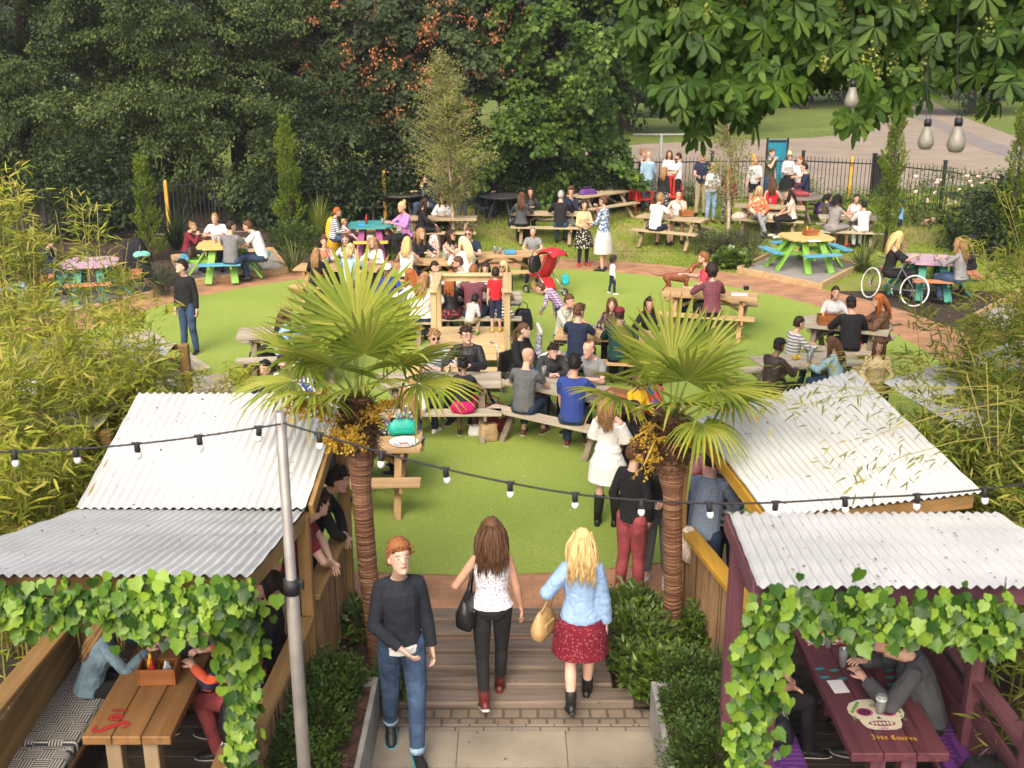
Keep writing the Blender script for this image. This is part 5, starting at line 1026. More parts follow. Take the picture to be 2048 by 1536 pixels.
def cushion(lab, x0, x1, y0, y1, z, m, h=.11):
    r = MB(); r.bbox((0, 0, h / 2), (x1 - x0, y1 - y0, h), None, 0, .035); o = r.build('cushion', m); o.location = ((x0 + x1) / 2, (y0 + y1) / 2, z); o.modifiers.new('soft', 'BEVEL').width = .02; tag(o, lab, 'cushion')
cushion('black and cream geometric seat cushion nearest the lettered table end', -3.69, -3.25, 5.75, 6.98, .337, GEO); cushion('black and cream geometric seat cushion under the denim jacket woman', -3.69, -3.25, 7.0, 8.18, .337, GEO); cushion('geometric cushion on the path side bench of the left booth', -2.18, -1.86, 7.0, 7.9, .377, GEO, .06)
cushion('striped purple seat cushion on the path side bench of the purple booth', 1.74, 2.15, 5.8, 7.15, .337, PURC); cushion('black and white patterned cushion beyond the purple one', 1.74, 2.15, 7.17, 8.1, .337, GEO)
cushion('purple seat cushion on the outer bench of the purple booth', 3.14, 3.39, 5.7, 8.0, .357, PURC, .07)
# ================================================================ PEOPLE
def cloth(name, col, pat=None, c2=(.8, .78, .74), sc=1.0, rough=.9):
    if name in MATS: return MATS[name]
    m, n, l, b = _mat(name); tc = node(n, 'ShaderNodeTexCoord'); base = None
    def thr(s, t):
        g = node(n, 'ShaderNodeMath', operation='GREATER_THAN'); g.inputs[1].default_value = t; l.new(s, g.inputs[0]); return g.outputs[0]
    def wave(d, s):
        w = node(n, 'ShaderNodeTexWave'); w.bands_direction = d; w.inputs['Scale'].default_value = s; w.inputs['Distortion'].default_value = .6; w.inputs['Detail'].default_value = 1; w.inputs['Detail Scale'].default_value = .5; l.new(tc.outputs['Object'], w.inputs[0]); return w.outputs['Fac']
    f = None
    if pat == 'stripe': f = thr(wave('Z', 7 * sc), .52)
    if pat == 'vstripe': f = thr(wave('X', 7 * sc), .52)
    if pat == 'check':
        a = node(n, 'ShaderNodeMath', operation='ADD'); l.new(thr(wave('X', 8 * sc), .5), a.inputs[0]); l.new(thr(wave('Z', 8 * sc), .5), a.inputs[1]); h = node(n, 'ShaderNodeMath', operation='MULTIPLY'); h.inputs[1].default_value = .5; l.new(a.outputs[0], h.inputs[0]); f = h.outputs[0]
    if pat in ('floral', 'dots', 'lace'):
        v = node(n, 'ShaderNodeTexVoronoi'); v.inputs['Scale'].default_value = (22 if pat != 'lace' else 48) * sc; l.new(tc.outputs['Object'], v.inputs[0]); g = node(n, 'ShaderNodeMath', operation='LESS_THAN'); g.inputs[1].default_value = .34 if pat != 'lace' else .30; l.new(v.outputs['Distance'], g.inputs[0]); f = g.outputs[0]
    if pat == 'blotch':
        nz = node(n, 'ShaderNodeTexNoise'); nz.inputs['Scale'].default_value = 9 * sc; nz.inputs['Detail'].default_value = 4; l.new(tc.outputs['Object'], nz.inputs[0]); f = thr(nz.outputs['Fac'], .52)
    nv = node(n, 'ShaderNodeTexNoise'); nv.inputs['Scale'].default_value = 6; nv.inputs['Detail'].default_value = 6; l.new(tc.outputs['Object'], nv.inputs[0])
    k = .16 if pat != 'denim' else .45
    r = ramp(n, [(.3, tuple(x * (1 - k) for x in col)), (.7, tuple(min(1, x * (1 + k)) for x in col))]); l.new(nv.outputs['Fac'], r.inputs[0]); out = r.outputs[0]
    if f is not None:
        mx = node(n, 'ShaderNodeMix', data_type='RGBA'); l.new(f, mx.inputs['Factor']); l.new(out, mx.inputs['A']); mx.inputs['B'].default_value = rgba(c2); out = mx.outputs['Result']
    l.new(out, b.inputs['Base Color']); b.inputs['Roughness'].default_value = rough; b.inputs['Specular IOR Level'].default_value = .25
    wz = node(n, 'ShaderNodeTexNoise'); wz.inputs['Scale'].default_value = 13; wz.inputs['Detail'].default_value = 3; wz.inputs['Distortion'].default_value = 1.2; l.new(tc.outputs['Object'], wz.inputs[0])
    bp = node(n, 'ShaderNodeBump'); bp.inputs['Strength'].default_value = .55; bp.inputs['Distance'].default_value = .035; l.new(wz.outputs['Fac'], bp.inputs['Height']); l.new(bp.outputs[0], b.inputs['Normal'])
    MATS[name] = m; return m
def skin(i): 
    c = [(.56, .33, .235), (.60, .37, .28), (.50, .28, .19), (.20, .105, .065), (.56, .36, .275)][i]; n = 'skin %d' % i
    if n in MATS: return MATS[n]
    m = plain(n, c, .5, .07, 14, .06, 60); b = m.node_tree.nodes['Principled BSDF']; b.inputs['Subsurface Weight'].default_value = .08; b.inputs['Subsurface Radius'].default_value = (.01, .004, .002); return m
HAIRC = {'black': (.012, .010, .010), 'dark': (.028, .017, .012), 'brown': (.085, .042, .022), 'tan': (.26, .15, .065), 'blond': (.52, .36, .16), 'pale': (.62, .50, .30), 'red': (.28, .085, .022), 'ginger': (.20, .08, .03), 'grey': (.30, .29, .27), 'white': (.55, .53, .48)}
def hairmat(k):
    n = 'hair ' + k
    if n in MATS: return MATS[n]
    c = HAIRC[k]; m, nd, l, b = _mat(n); tc = node(nd, 'ShaderNodeTexCoord'); mp = node(nd, 'ShaderNodeMapping'); mp.inputs['Scale'].default_value = (60, 60, 6); l.new(tc.outputs['Object'], mp.inputs[0]); nz = node(nd, 'ShaderNodeTexNoise'); nz.inputs['Scale'].default_value = 1; nz.inputs['Detail'].default_value = 3; l.new(mp.outputs[0], nz.inputs[0])
    g = node(nd, 'ShaderNodeNewGeometry'); ad = node(nd, 'ShaderNodeMath', operation='MULTIPLY_ADD'); ad.inputs[1].default_value = .45; l.new(g.outputs['Random Per Island'], ad.inputs[0]); ml = node(nd, 'ShaderNodeMath', operation='MULTIPLY'); ml.inputs[1].default_value = .6; l.new(nz.outputs['Fac'], ml.inputs[0]); l.new(ml.outputs[0], ad.inputs[2])
    r = ramp(nd, [(.2, tuple(x * .55 for x in c)), (.75, tuple(min(1, x * 1.35) for x in c))]); l.new(ad.outputs[0], r.inputs[0]); l.new(r.outputs[0], b.inputs['Base Color']); b.inputs['Roughness'].default_value = .5; b.inputs['Specular IOR Level'].default_value = .18
    bp = node(nd, 'ShaderNodeBump'); bp.inputs['Strength'].default_value = .6; bp.inputs['Distance'].default_value = .01; l.new(nz.outputs['Fac'], bp.inputs['Height']); l.new(bp.outputs[0], b.inputs['Normal']); MATS[n] = m; return m
BAKE = []
def soft(mb, name, m, parent, vox, smooth=2, extra=None):
    """weld overlapping closed pieces into one continuous skin (voxel union)"""
    o = mb.build(name, m, parent); md = o.modifiers.new('weld', 'REMESH'); md.mode = 'VOXEL'; md.voxel_size = vox; md.use_smooth_shade = True
    if smooth: s = o.modifiers.new('relax', 'SMOOTH'); s.factor = .5; s.iterations = smooth
    BAKE.append((o, extra)); return o
def bake():
    bpy.context.view_layer.update(); dg = bpy.context.evaluated_depsgraph_get(); res = []
    for o, ex in BAKE: res.append(bpy.data.meshes.new_from_object(o.evaluated_get(dg)))
    for (o, ex), me in zip(BAKE, res):
        o.modifiers.clear(); old = o.data; o.data = me
        if ex is not None:
            hm = ex.mesh('hands'); bm = bmesh.new(); bm.from_mesh(me); bm.from_mesh(hm)
            for f in bm.faces: f.smooth = True
            bm.to_mesh(me); bm.free(); bpy.data.meshes.remove(hm)
        bpy.data.meshes.remove(old)
def limb(mb, pts, rad, n=10):
    mb.tube(pts, rad, n); mb.ball(pts[0], rad[0] * .98, 8, 6); mb.ball(pts[-1], rad[-1] * .98, 8, 6)
def ik(S_, T, a, b, hint):
    d = T - S_; L = min(d.length, (a + b) * .995); dn = d.normalized(); T = S_ + dn * L; x = (a * a - b * b + L * L) / (2 * L); h = math.sqrt(max(a * a - x * x, 0)); q = (hint - dn * hint.dot(dn))
    q = q.normalized() if q.length > 1e-5 else dn.orthogonal(); return S_ + dn * x + q * h, T
def hand(mb, w, d, pn, side, s, curl):
    """palm, four unequal bent fingers and a thumb; w wrist, d along the hand, pn palm normal"""
    d = d.normalized(); pn = (pn - d * pn.dot(d)).normalized(); a = d.cross(pn) * side
    def E_(c, rx, rz_): return [c + a * rx * math.cos(t) + pn * rz_ * math.sin(t) for t in [k * math.pi / 4 for k in range(8)]]
    mb.loft([E_(w - d * .03 * s, .026 * s, .021 * s), E_(w + d * .015 * s, .030 * s, .018 * s), E_(w + d * .06 * s, .040 * s, .016 * s), E_(w + d * .092 * s, .038 * s, .013 * s)])
    for k, (o, L) in enumerate(((-.030, .066), (-.010, .078), (.010, .073), (.029, .056))):
        p = w + d * .088 * s + a * o * s; c = R(curl) * (1 + .12 * k); pts = [p]; ang = c * .5
        for q in (.45, .32, .23): p = p + (d * math.cos(ang) + pn * math.sin(ang)) * L * q * s + a * o * .06 * s; pts.append(p); ang += c * .8
        mb.tube(pts, [.0092 * s, .0088 * s, .008 * s, .006 * s], 6)
    p = w + d * .03 * s - a * .026 * s; t1 = p + (d * .75 - a * .75 + pn * .25).normalized() * .04 * s; t2 = t1 + (d * .95 - a * .15 + pn * .45).normalized() * .032 * s; mb.tube([p, t1, t2], [.0125 * s, .0105 * s, .0075 * s], 6)
HEAD = [(-.115, .060, .018, .016), (-.106, .052, .036, .036), (-.082, .030, .053, .060), (-.045, .012, .062, .080), (0, .004, .070, .091), (.04, .0, .074, .097), (.08, -.006, .067, .088), (.104, -.008, .046, .062), (.116, -.008, .016, .022)]
ARM = {'side': ((.235, .02, .80), (.35, -.8, -.1)), 'table': ((.13, .40, .845), (.8, -.3, -.6)), 'tabin': ((.05, .37, .85), (.9, -.1, -.6)), 'lap': ((.10, .30, .66), (.8, -.5, -.1)), 'chin': ((.045, .20, 1.44), (.45, .3, -1)), 'drink': ((.12, .33, 1.24), (.6, 0, -1)), 'mouth': ((.05, .22, 1.46), (.7, .1, -1)), 'fold': ((-.06, .20, 1.20), (.8, .2, -.6)), 'hold': ((.12, .33, 1.12), (.5, -.4, -1)), 'pocket': ((.17, .09, .93), (.8, -.7, 0)), 'hip': ((.20, .0, 1.02), (1, -.5, .1)), 'reach': ((.15, .62, 1.22), (.4, 0, -1)), 'down': ((.16, .30, .70), (.5, -.6, 0)), 'behind': ((.07, -.20, .98), (1, -.2, 0)), 'hang': ((.26, .10, .86), (.3, -1, 0)), 'back': ((.24, -.14, .84), (.3, -1, 0)), 'up': ((.10, .18, 1.58), (.9, .2, -.4)), 'rail': ((.04, .30, 1.10), (1, .1, -.1)), 'seat': ((.30, -.12, .52), (.7, -.5, .2)), 'bag': ((.20, .20, 1.16), (.6, -.6, -.5)), 'purse': ((.24, .12, 1.02), (.7, -.7, 0)), 'belly': ((.03, .19, .995), (1, -.3, -.2))}
def person(lab, at, f=0, h=1.75, sex='m', pose='stand', arms=('side', 'side'), top=None, sleeve='long', bot=None, legs='long', shoe=None, hair=('short', 'brown'), sk=0, lean=0, hy=0, hp=0, twist=0, det=1, hem=None, skirtlen=.5, acc=(), seat=.45, knees=.12, kneef=.43, hat=None, group=None, walk=0, bare=0, coat=0, wide=None, vol=1.0):
    s = h / 1.75; fem = sex == 'f'; vox = {0: .016, 1: .0135, 2: .0085}[det]
    # ---- spine
    sit = pose in ('sit',); pz = (seat / s + .10) if sit else .95
    if pose == 'kneel': pz = .50
    if pose == 'lie': pz = .14
    st = [(0.0, pz)]; N = 26; ang = []; z = 0
    for k in range(N):
        a = R(lean) * (.55 + .8 * k / N); ang.append(a); st.append((st[-1][0] + .03 * math.sin(a), st[-1][1] + .03 * math.cos(a)))
    ang.append(ang[-1])
    def spn(zz, x=0.0, y=0.0):
        """body point at standing height zz, offset x right, y forward, following lean and twist"""
        t = (zz - .95) / .03
        if t <= 0: o = (0, pz + (zz - .95)); a = 0 if t < -1 else ang[0] * .3
        else:
            i = min(int(t), N - 1); q = t - i; o = (st[i][0] + (st[i + 1][0] - st[i][0]) * q, st[i][1] + (st[i + 1][1] - st[i][1]) * q); a = ang[i]
        tw = R(twist) * min(max((zz - .95) / .45, 0), 1.1); xx, yy = x * math.cos(tw) - y * math.sin(tw), x * math.sin(tw) + y * math.cos(tw)
        return Vector((xx, o[0] + yy * math.cos(a), o[1] - yy * math.sin(a))) * s
    def ring(zz, rx, ry, yo=0.0, n=14): return [spn(zz, rx * math.cos(2 * math.pi * k / n), yo + ry * math.sin(2 * math.pi * k / n)) for k in range(n)]
    if fem: TOR = [(.86, .12, .09, -.01), (.93, .168, .118, -.012), (1.0, .150, .105, -.006), (1.10, .122, .092, 0), (1.2, .135, .10, .008), (1.28, .148, .118, .018), (1.35, .142, .095, .004), (1.405, .112, .072, -.012), (1.445, .070, .058, -.014), (1.48, .047, .048, -.014)]
    else: TOR = [(.86, .115, .088, 0), (.94, .150, .105, 0), (1.05, .140, .10, 0), (1.15, .142, .102, .003), (1.27, .158, .113, .008), (1.36, .162, .104, 0), (1.415, .135, .082, -.010), (1.455, .088, .066, -.014), (1.49, .058, .056, -.014)]
    sw = .140 if fem else .163; sz_ = 1.385 if fem else 1.40; uaL, faL = .285, .25
    wide = wide or (1 if fem else .95); TOR = [(a_, b_ * wide, c_ * (.5 + wide / 2), d_) for a_, b_, c_, d_ in TOR]; sw *= wide
    # ---- arms
    AR = []
    for i, side in enumerate((-1, 1)):
        T, hint = ARM[arms[i]] if isinstance(arms[i], str) else arms[i]; Sh = spn(sz_, side * sw, -.008)
        if arms[i] in ('table', 'tabin', 'lap', 'seat') and sit: W_ = Vector((side * T[0], T[1] + st[12][0] * .6, T[2])) * s if arms[i] != 'seat' else Vector((side * T[0], T[1], seat / s + .03)) * s
        elif arms[i] in ('side', 'hang', 'back', 'pocket', 'down') and not sit: W_ = Vector((side * T[0] * s, T[1] * s + Sh.y * .7, Sh.z + (T[2] - 1.41) * s))
        else: W_ = spn(T[2], side * T[0], T[1]) if T[2] > .95 else spn(1.2, side * T[0], T[1]) + Vector((0, 0, T[2] - 1.2)) * s
        E_, W_ = ik(Sh, W_, uaL * s, faL * s, Vector((side * hint[0], hint[1], hint[2]))); AR.append((side, Sh, E_, W_))
    # ---- legs
    LG = []
    for i, side in enumerate((-1, 1)):
        H_ = Vector((side * .088, 0, pz - .03)) * s
        if sit:
            kx = side * knees; K = Vector((kx, kneef, seat / s + .075)) * s; A = Vector((kx * 1.0, kneef - .02 + (.05 if i else -.10), .075)) * s; fd = Vector((side * .15, 1, 0))
            if K.z - A.z < .3 * s: A = Vector((kx * 1.3, kneef + .30, .075)) * s
            if 'cross' in acc and i: K = Vector((.02, kneef + .03, seat / s + .20)) * s; A = Vector((-.14, kneef + .22, .22)) * s; fd = Vector((-.4, 1, -.4))
        elif pose == 'kneel':
            if i: K = Vector((.14, .34, .48)) * s; A = Vector((.14, .20, .08)) * s
            else: K = Vector((-.12, .26, .07)) * s; A = Vector((-.12, -.16, .08)) * s
            fd = Vector((0, 1, 0))
        elif pose == 'lie': K = Vector((side * .10, -.42, .09)) * s; A = Vector((side * .14, -.46, .52)) * s; fd = Vector((0, -.6, 1))
        elif walk:
            w = walk * (1 if i else -1)
            if w > 0: K = Vector((side * .085, .17 * w, .50)) * s; A = Vector((side * .07, .22 * w, .085)) * s
            else: K = Vector((side * .085, -.02 + .06 * w, .485)) * s; A = Vector((side * .075, .30 * w, .13)) * s
            fd = Vector((side * .12, 1, -.45 if w < 0 else .05))
        else: K = Vector((side * .093, .012, .50)) * s; A = Vector((side * .098 + (.02 if i else 0), -.015 + (.04 if i else -.03), .08)) * s; fd = Vector((side * .28, 1, 0))
        LG.append((side, H_, K, A, fd.normalized()))
    # ---- head
    hb = spn(1.635 if not fem else 1.625, 0, .028 + .03 * math.sin(R(lean))); nb = spn(1.46, 0, -.012); HM = Euler((-R(lean * .45) - R(hp), 0, R(hy) + R(twist))).to_matrix()
    hs = s * (1.0 if h > 1.35 else 1.0 + (1.35 - h) * .9 + .12)
    def hd(x, y, z): return hb + HM @ Vector((x, y, z)) * hs
    # ---- skin: one welded mesh
    B = MB(); B.loft([ring(z_, rx - .012, ry - .012, yo) for z_, rx, ry, yo in TOR])
    B.tube([nb - Vector((0, 0, .03)) * s, nb, hd(0, -.012, -.09), hd(0, -.008, -.04)], [.062 * s, .054 * s if not fem else .046 * s, .050 * s if not fem else .043 * s, .05 * s], 10)
    hq = .95 if hair[0] not in ('bald', 'balding', 'crop') else 1; B.loft([[hd(rx * (.94 if fem else 1) * (hq if z_ > .05 else 1) * math.cos(2 * math.pi * k / 16), cy + ry * (hq if z_ > .05 else 1) * math.sin(2 * math.pi * k / 16), z_ * (hq if z_ > .05 else 1)) for k in range(16)] for z_, cy, rx, ry in HEAD])
    B.tube([hd(0, .088, .012), hd(0, .104, -.018), hd(0, .110, -.030)], [.010 * hs, .0125 * hs, .014 * hs], 7); B.ball(hd(0, .092, -.052), (.024 * hs, .012 * hs, .012 * hs), 8, 5, 0, HM); B.ball(hd(0, .082, -.098), (.022 * hs, .02 * hs, .018 * hs), 8, 5, 0, HM)
    for sd in (-1, 1): B.ball(hd(sd * .072, -.008, -.012), (.012 * hs, .020 * hs, .032 * hs), 7, 5, 0, HM @ Matrix.Rotation(sd * .3, 3, 'Z'))
    for side, Sh, E_, W_ in AR:
        m1 = Sh.lerp(E_, .35); g_ = .84 if fem else 1.0; B.tube([spn(1.43, side * .07, -.012), Sh, m1, E_], [.038 * s, .047 * s * g_, .047 * s * g_, .035 * s], 10); B.ball(E_, .038 * s)
        B.tube([E_, E_.lerp(W_, .3), W_], [.037 * s, .040 * s if not fem else .035 * s, .025 * s], 10); B.ball(W_, .026 * s)
    for side, H_, K, A, fd in LG:
        cv = .84 if bot and legs in ('long', 'crop', 'tight') else 1; B.tube([H_, H_.lerp(K, .5), K], [.082 * s * cv, .070 * s * cv, .052 * s * cv], 10); B.ball(H_, .085 * s * cv); B.ball(K, .054 * s * cv); bk = Vector((0, -.012, 0)) * s if not sit else Vector((0, -.01, 0)) * s
        B.tube([K, K.lerp(A, .33) + bk, A], [.050 * s * cv, .054 * s * cv, .033 * s], 10); B.ball(A, .033 * s); B.tube([A - Vector((0, 0, .035)) * s, A - Vector((0, 0, .050)) * s + fd * .10 * s], [.027 * s, .018 * s], 8)
    Hn = MB()
    for side, Sh, E_, W_ in AR:
        d = (W_ - E_).normalized(); key = arms[0 if side < 0 else 1]
        pn = Vector((-side, 0, .0)) if d.z < -.6 else (Vector((0, 0, -1)) if key in ('table', 'tabin', 'lap', 'rail', 'seat') else Vector((-side, -.2, .2)))
        hand(Hn, W_, d * .8 + (Vector((0, 0, -.15)) if key == 'lap' else Vector((0, 0, .0))), pn, side, s * 1.02, 55 if key in ('hold', 'drink', 'bag', 'purse', 'mouth') else 28)
    body = soft(B, 'person', skin(sk), None, vox, 2, Hn)
    # ---- top
    lng = 'long' == sleeve; off = .010 + coat * .012
    def sleeves(m, upto, o):
        for side, Sh, E_, W_ in AR:
            q = Sh.lerp(E_, upto) if upto <= 1 else E_
            g_ = .9 if fem else 1.0; m.tube([spn(1.43, side * .07, -.012), Sh + Vector((0, 0, .004)) * s, Sh.lerp(q, .22), Sh.lerp(q, .55), q], [.045 * s, (.050 * g_ + o) * s, (.052 * g_ + o) * s, (.049 * g_ + o) * s, (.044 * g_ + o) * s], 12)
            if upto > 1:
                m.ball(E_, (.046 + o) * s); e = E_.lerp(W_, upto - 1); m.tube([E_, E_.lerp(e, .5), e], [(.045 + o) * s, (.043 + o) * s, (.034 + o) * s], 12)
    if top:
        T = MB(); lo = hem if hem is not None else (.90 if not fem else .93)
        rr = [t for t in TOR if lo + .02 < t[0] < (1.475 if not fem else 1.46)]; b0 = [np.interp(lo, [t[0] for t in TOR], [t[k] for t in TOR]) for k in (1, 2, 3)]
        if sleeve == 'tank': rr = [t for t in rr if t[0] < 1.40] + [(1.40, .09, .072, -.006)]
        if sleeve == 'off': rr = [t for t in rr if t[0] < 1.37] + [(1.375, .15, .095, .0)]
        T.loft([ring(lo, b0[0] + off + .016, b0[1] + off + .016, b0[2])] + [ring(z_, rx + off + (.012 if not fem and z_ < 1.2 else .003), ry + off + .004, yo) for z_, rx, ry, yo in rr])
        if sleeve == 'tank':
            for sd in (-1, 1): T.tube([spn(1.33, sd * .095, .088 if not fem else .098), spn(1.43, sd * .082, .03), spn(1.43, sd * .082, -.05), spn(1.33, sd * .09, -.092)], .017 * s, 6)
        elif sleeve == 'off':
            for side, Sh, E_, W_ in AR: T.tube([Sh.lerp(E_, .12), Sh.lerp(E_, .55), Sh.lerp(E_, .98)], [.062 * s, .076 * s, .092 * s], 12)
        elif sleeve != 'none': sleeves(T, {'long': 1.96, 'elbow': 1.35, 'short': .62, 'cap': .34}[sleeve], off - .004 + (.006 if sleeve == 'short' else 0))
        soft(T, 'top', top, body, vox, 1)
    # ---- bottom
    if bot:
        L = MB()
        if legs in ('long', 'crop', 'short', 'tight', 'knee'):
            k0 = .006 if legs == 'tight' else .015
            L.loft([ring(z_, np.interp(z_, [t[0] for t in TOR], [t[1] for t in TOR]) + .006, np.interp(z_, [t[0] for t in TOR], [t[2] for t in TOR]) + .006, np.interp(z_, [t[0] for t in TOR], [t[3] for t in TOR])) for z_ in (.86, .92, .98, 1.03)])
            for side, H_, K, A, fd in LG:
                kk = K if legs not in ('short',) else H_.lerp(K, .72)
                L.tube([H_, H_.lerp(kk, .5), kk], [(.084 + k0 * .8) * s, (.071 + k0) * s, (.055 + k0) * s], 12); L.ball(H_, (.084 + k0 * .8) * s, 10, 7)
                if legs in ('long', 'crop', 'tight', 'knee'):
                    L.ball(K, (.056 + k0) * s, 10, 7); e = K.lerp(A, {'long': .98, 'tight': .96, 'crop': .80, 'knee': .35}[legs]); bk = Vector((0, -.010, 0)) * s
                    L.tube([K, K.lerp(e, .4) + bk, e], [(.052 + k0) * s, (.050 + k0) * s, (.040 + k0) * s], 12)
        elif legs == 'skirt':
            if sit:
                kx = knees; c = lambda t, rx, rz_: [Vector((rx * math.cos(2 * math.pi * k / 14), t, seat / s + .085 + rz_ * math.sin(2 * math.pi * k / 14))) * s for k in range(14)]
                L.loft([ring(1.06, .14, .105), ring(.98, .175, .13), ring(.90, .20, .15)]); e = min(1, skirtlen / .5) * kneef
                L.loft([c(-.16, .12, .07), c(-.12, .20, .11), c(.1, .205, .105), c(e, kx + .085, .085), c(e + .012, kx + .07, .07)])
            else:
                zb = 1.02 - skirtlen; n = 20; R_ = []
                for t in np.linspace(0, 1, 7):
                    z_ = 1.06 + (zb - 1.06) * t; fl = .13 + (.055 + .05 * skirtlen) * min(1, t * 2) + .05 * t; R_.append([Vector((fl * (1 + .035 * math.sin(k * 2 * math.pi / n * 5) * t) * math.cos(2 * math.pi * k / n), fl * .80 * math.sin(2 * math.pi * k / n) + walk * .0, z_ - pz + pz)) * s for k in range(n)])
                L.loft(R_)
        soft(L, 'skirt' if legs == 'skirt' else 'trousers' if legs != 'short' else 'shorts', bot, body, vox, 1)
        if legs == 'skirt' and isinstance(bare, bpy.types.Material):
            Q = MB()
            for side, H_, K, A, fd in LG: Q.tube([H_, K], [.09 * s, .060 * s], 10); Q.ball(K, .06 * s); Q.tube([K, K.lerp(A, .35), A], [.057 * s, .060 * s, .042 * s], 10)
            soft(Q, 'leggings', bare, body, vox, 1)
    if 'undershirt' in acc: U = MB(); U.loft([ring(z_, .175 * wide, .128, 0) for z_ in (.885, .90, .95)]); soft(U, 'shirt_hem', WHITE, body, vox, 1)
    if 'cuffs' in acc:
        for side, H_, K, A, fd in LG: U = MB(); e = K.lerp(A, .90); U.tube([K.lerp(A, .86), e, K.lerp(A, .985)], [.054 * s, .060 * s, .058 * s], 12); U.build('cuff', MATS['light denim'], body)
    # ---- shoes
    for side, H_, K, A, fd in LG:
        m = MB(); up = Vector((0, 0, 1)); x = fd.cross(up).normalized(); up = x.cross(fd); o = A - up * .075 * s
        if pose == 'lie': o = A + Vector((0, .0, .0))
        R_ = [[o + fd * y * s + x * w * math.cos(2 * math.pi * k / 10) * s + up * (zc + hh * math.sin(2 * math.pi * k / 10)) * s for k in range(10)] for y, w, zc, hh in ((-.075, .012, .035, .02), (-.06, .034, .045, .043), (-.01, .038, .05, .05), (.05, .040, .042, .04), (.11, .046, .034, .032), (.165, .040, .028, .026), (.195, .018, .022, .014))]
        m.loft(R_); boot = 'boot' in acc or 'tallboot' in acc
        if boot: m.tube([A - up * .02 * s, A + (K - A) * (.30 if 'boot' in acc else .74), A + (K - A) * (.33 if 'boot' in acc else .77)], [.048 * s, .053 * s if 'boot' in acc else .068 * s, .050 * s if 'boot' in acc else .066 * s], 12)
        sm_ = [shoe or SH['black']]
        if det == 2: m.loft([[p + up * 0 - up * .0 for p in [o + fd * y * s + x * w * math.cos(2 * math.pi * k / 10) * s + up * (.012 + .010 * (1 if math.sin(2 * math.pi * k / 10) > 0 else -1)) * s for k in range(10)]] for y, w in ((-.08, .02), (-.06, .038), (0, .038), (.10, .049), (.165, .043), (.20, .02))], 1, True, False); sm_.append(SH['black'] if 'blackheel' in acc else SH['blue'] if 'bluesole' in acc else SH['sole'])
        m.build('boot' if boot else 'shoe', sm_, body)
    # ---- hair
    st_, col = hair; hm = hairmat(col); rr = random.Random(hash(lab) % 9999 if False else sum(map(ord, lab)))
    if st_ != 'bald' and not (hat and st_ == 'none'):
        m = MB(); big = {'crop': .004, 'short': .013, 'quiff': .018, 'long': .014, 'bob': .018, 'bun': .009, 'pony': .009, 'curly': .03, 'balding': .003}[st_]; n, kq = 20, 14; R_ = []
        for i in range(1, kq):
            a = math.pi * i / kq; ring_ = []
            for k in range(n):
                b = 2 * math.pi * k / n; x, y, z_ = math.sin(a) * math.cos(b), math.sin(a) * math.sin(b), math.cos(a); low = -.62 if st_ in ('long', 'bob') else -.50
                hl = (.42 if st_ != 'balding' else .8) + rr.uniform(-.13, .10); face = (y > .12 and z_ < hl - .25 * abs(x)) or (y > -.25 and z_ < .02 and abs(x) > .5 and st_ not in ('long', 'bob')) or z_ < low or (st_ == 'balding' and z_ > .55)
                g = big + rr.uniform(-.4, .6) * (.010 if st_ != 'curly' else .02) + (.018 if st_ == 'quiff' and z_ > .6 and y > 0 else 0)
                tk = min(1, max(.25, (z_ - hl + .25 * abs(x)) / .3)) if y > .12 else 1; k_ = -.02 if face else max(g * tk, .005); ring_.append(hd(x * (.072 + k_), -.004 + y * (.096 + k_), .004 + z_ * (.113 + k_)))
            R_.append(ring_)
        m.loft(R_)
        def lock(p, q, t_, r0):
            mid = (Vector(p) + Vector(q)) / 2 + Vector(t_); m.tube([p, p.lerp(mid, .55) + (mid - (p + q) / 2) * .5, mid, mid.lerp(q, .55), q], [r0 * .7, r0, r0, r0 * .8, r0 * .15], 5 if det < 2 else 6)
        if st_ in ('long', 'bob'):
            nl = 46 if det < 2 else 170; Ld = {'long': .36, 'bob': .17}[st_]
            for k in range(nl):
                b = rr.uniform(R(-8), R(188)) + math.pi; x, y = math.cos(b), math.sin(b)
                if det < 2: b = math.pi + R(-12) + R(204) * (k + .5) / nl; x, y = math.cos(b), math.sin(b)
                p = hd(x * .074, y * .098, .045 + rr.uniform(-.03, .05)); o = spn(1.42, x * .10, y * .105 - .02); L = Ld * (rr.uniform(.75, 1.1) if det < 2 else rr.uniform(.62, 1.12)); q = Vector((hb.x + (p.x - hb.x) * 1.05 * vol + rr.gauss(0, .014 * vol), p.y + (p.y - hb.y) * .10 + rr.gauss(0, .01), p.z - L * s)); bkp = spn(max(1.1, 1.62 - L), x * .09, -.135)
                if y < -.25: q.y = min(q.y, bkp.y - .01 * s)
                else: q.y = min(q.y, p.y - .01)
                lock(p, q, (rr.gauss(0, .012) + (p.x - hb.x) * .5 * (vol - 1), -.018 if y < -.2 else 0, 0), (.017 if det < 2 else .0085) * s)
        if st_ == 'curly':
            for k in range(70):
                v = Vector((rr.gauss(0, 1), rr.gauss(-.5, .9), rr.gauss(.35, .8))).normalized()
                if v.y > .35 and v.z < .5: continue
                m.ball(hd(v.x * .092, v.y * .115, v.z * .130), .026 * s * rr.uniform(.7, 1.2), 6, 4)
        if st_ == 'bun': m.ball(hd(0, -.075, .10), .045 * s, 10, 7); [m.ball(hd(rr.gauss(0, .02), -.075 + rr.gauss(0, .02), .10 + rr.gauss(0, .02)), .026 * s, 6, 4) for _ in range(8)]
        if st_ == 'pony': [lock(hd(rr.gauss(0, .012), -.10, .03 + rr.gauss(0, .012)), hd(rr.gauss(0, .03), -.13 + rr.gauss(0, .015), -.24 + rr.gauss(0, .03)), (0, -.04, 0), .014 * s) for _ in range(16)]
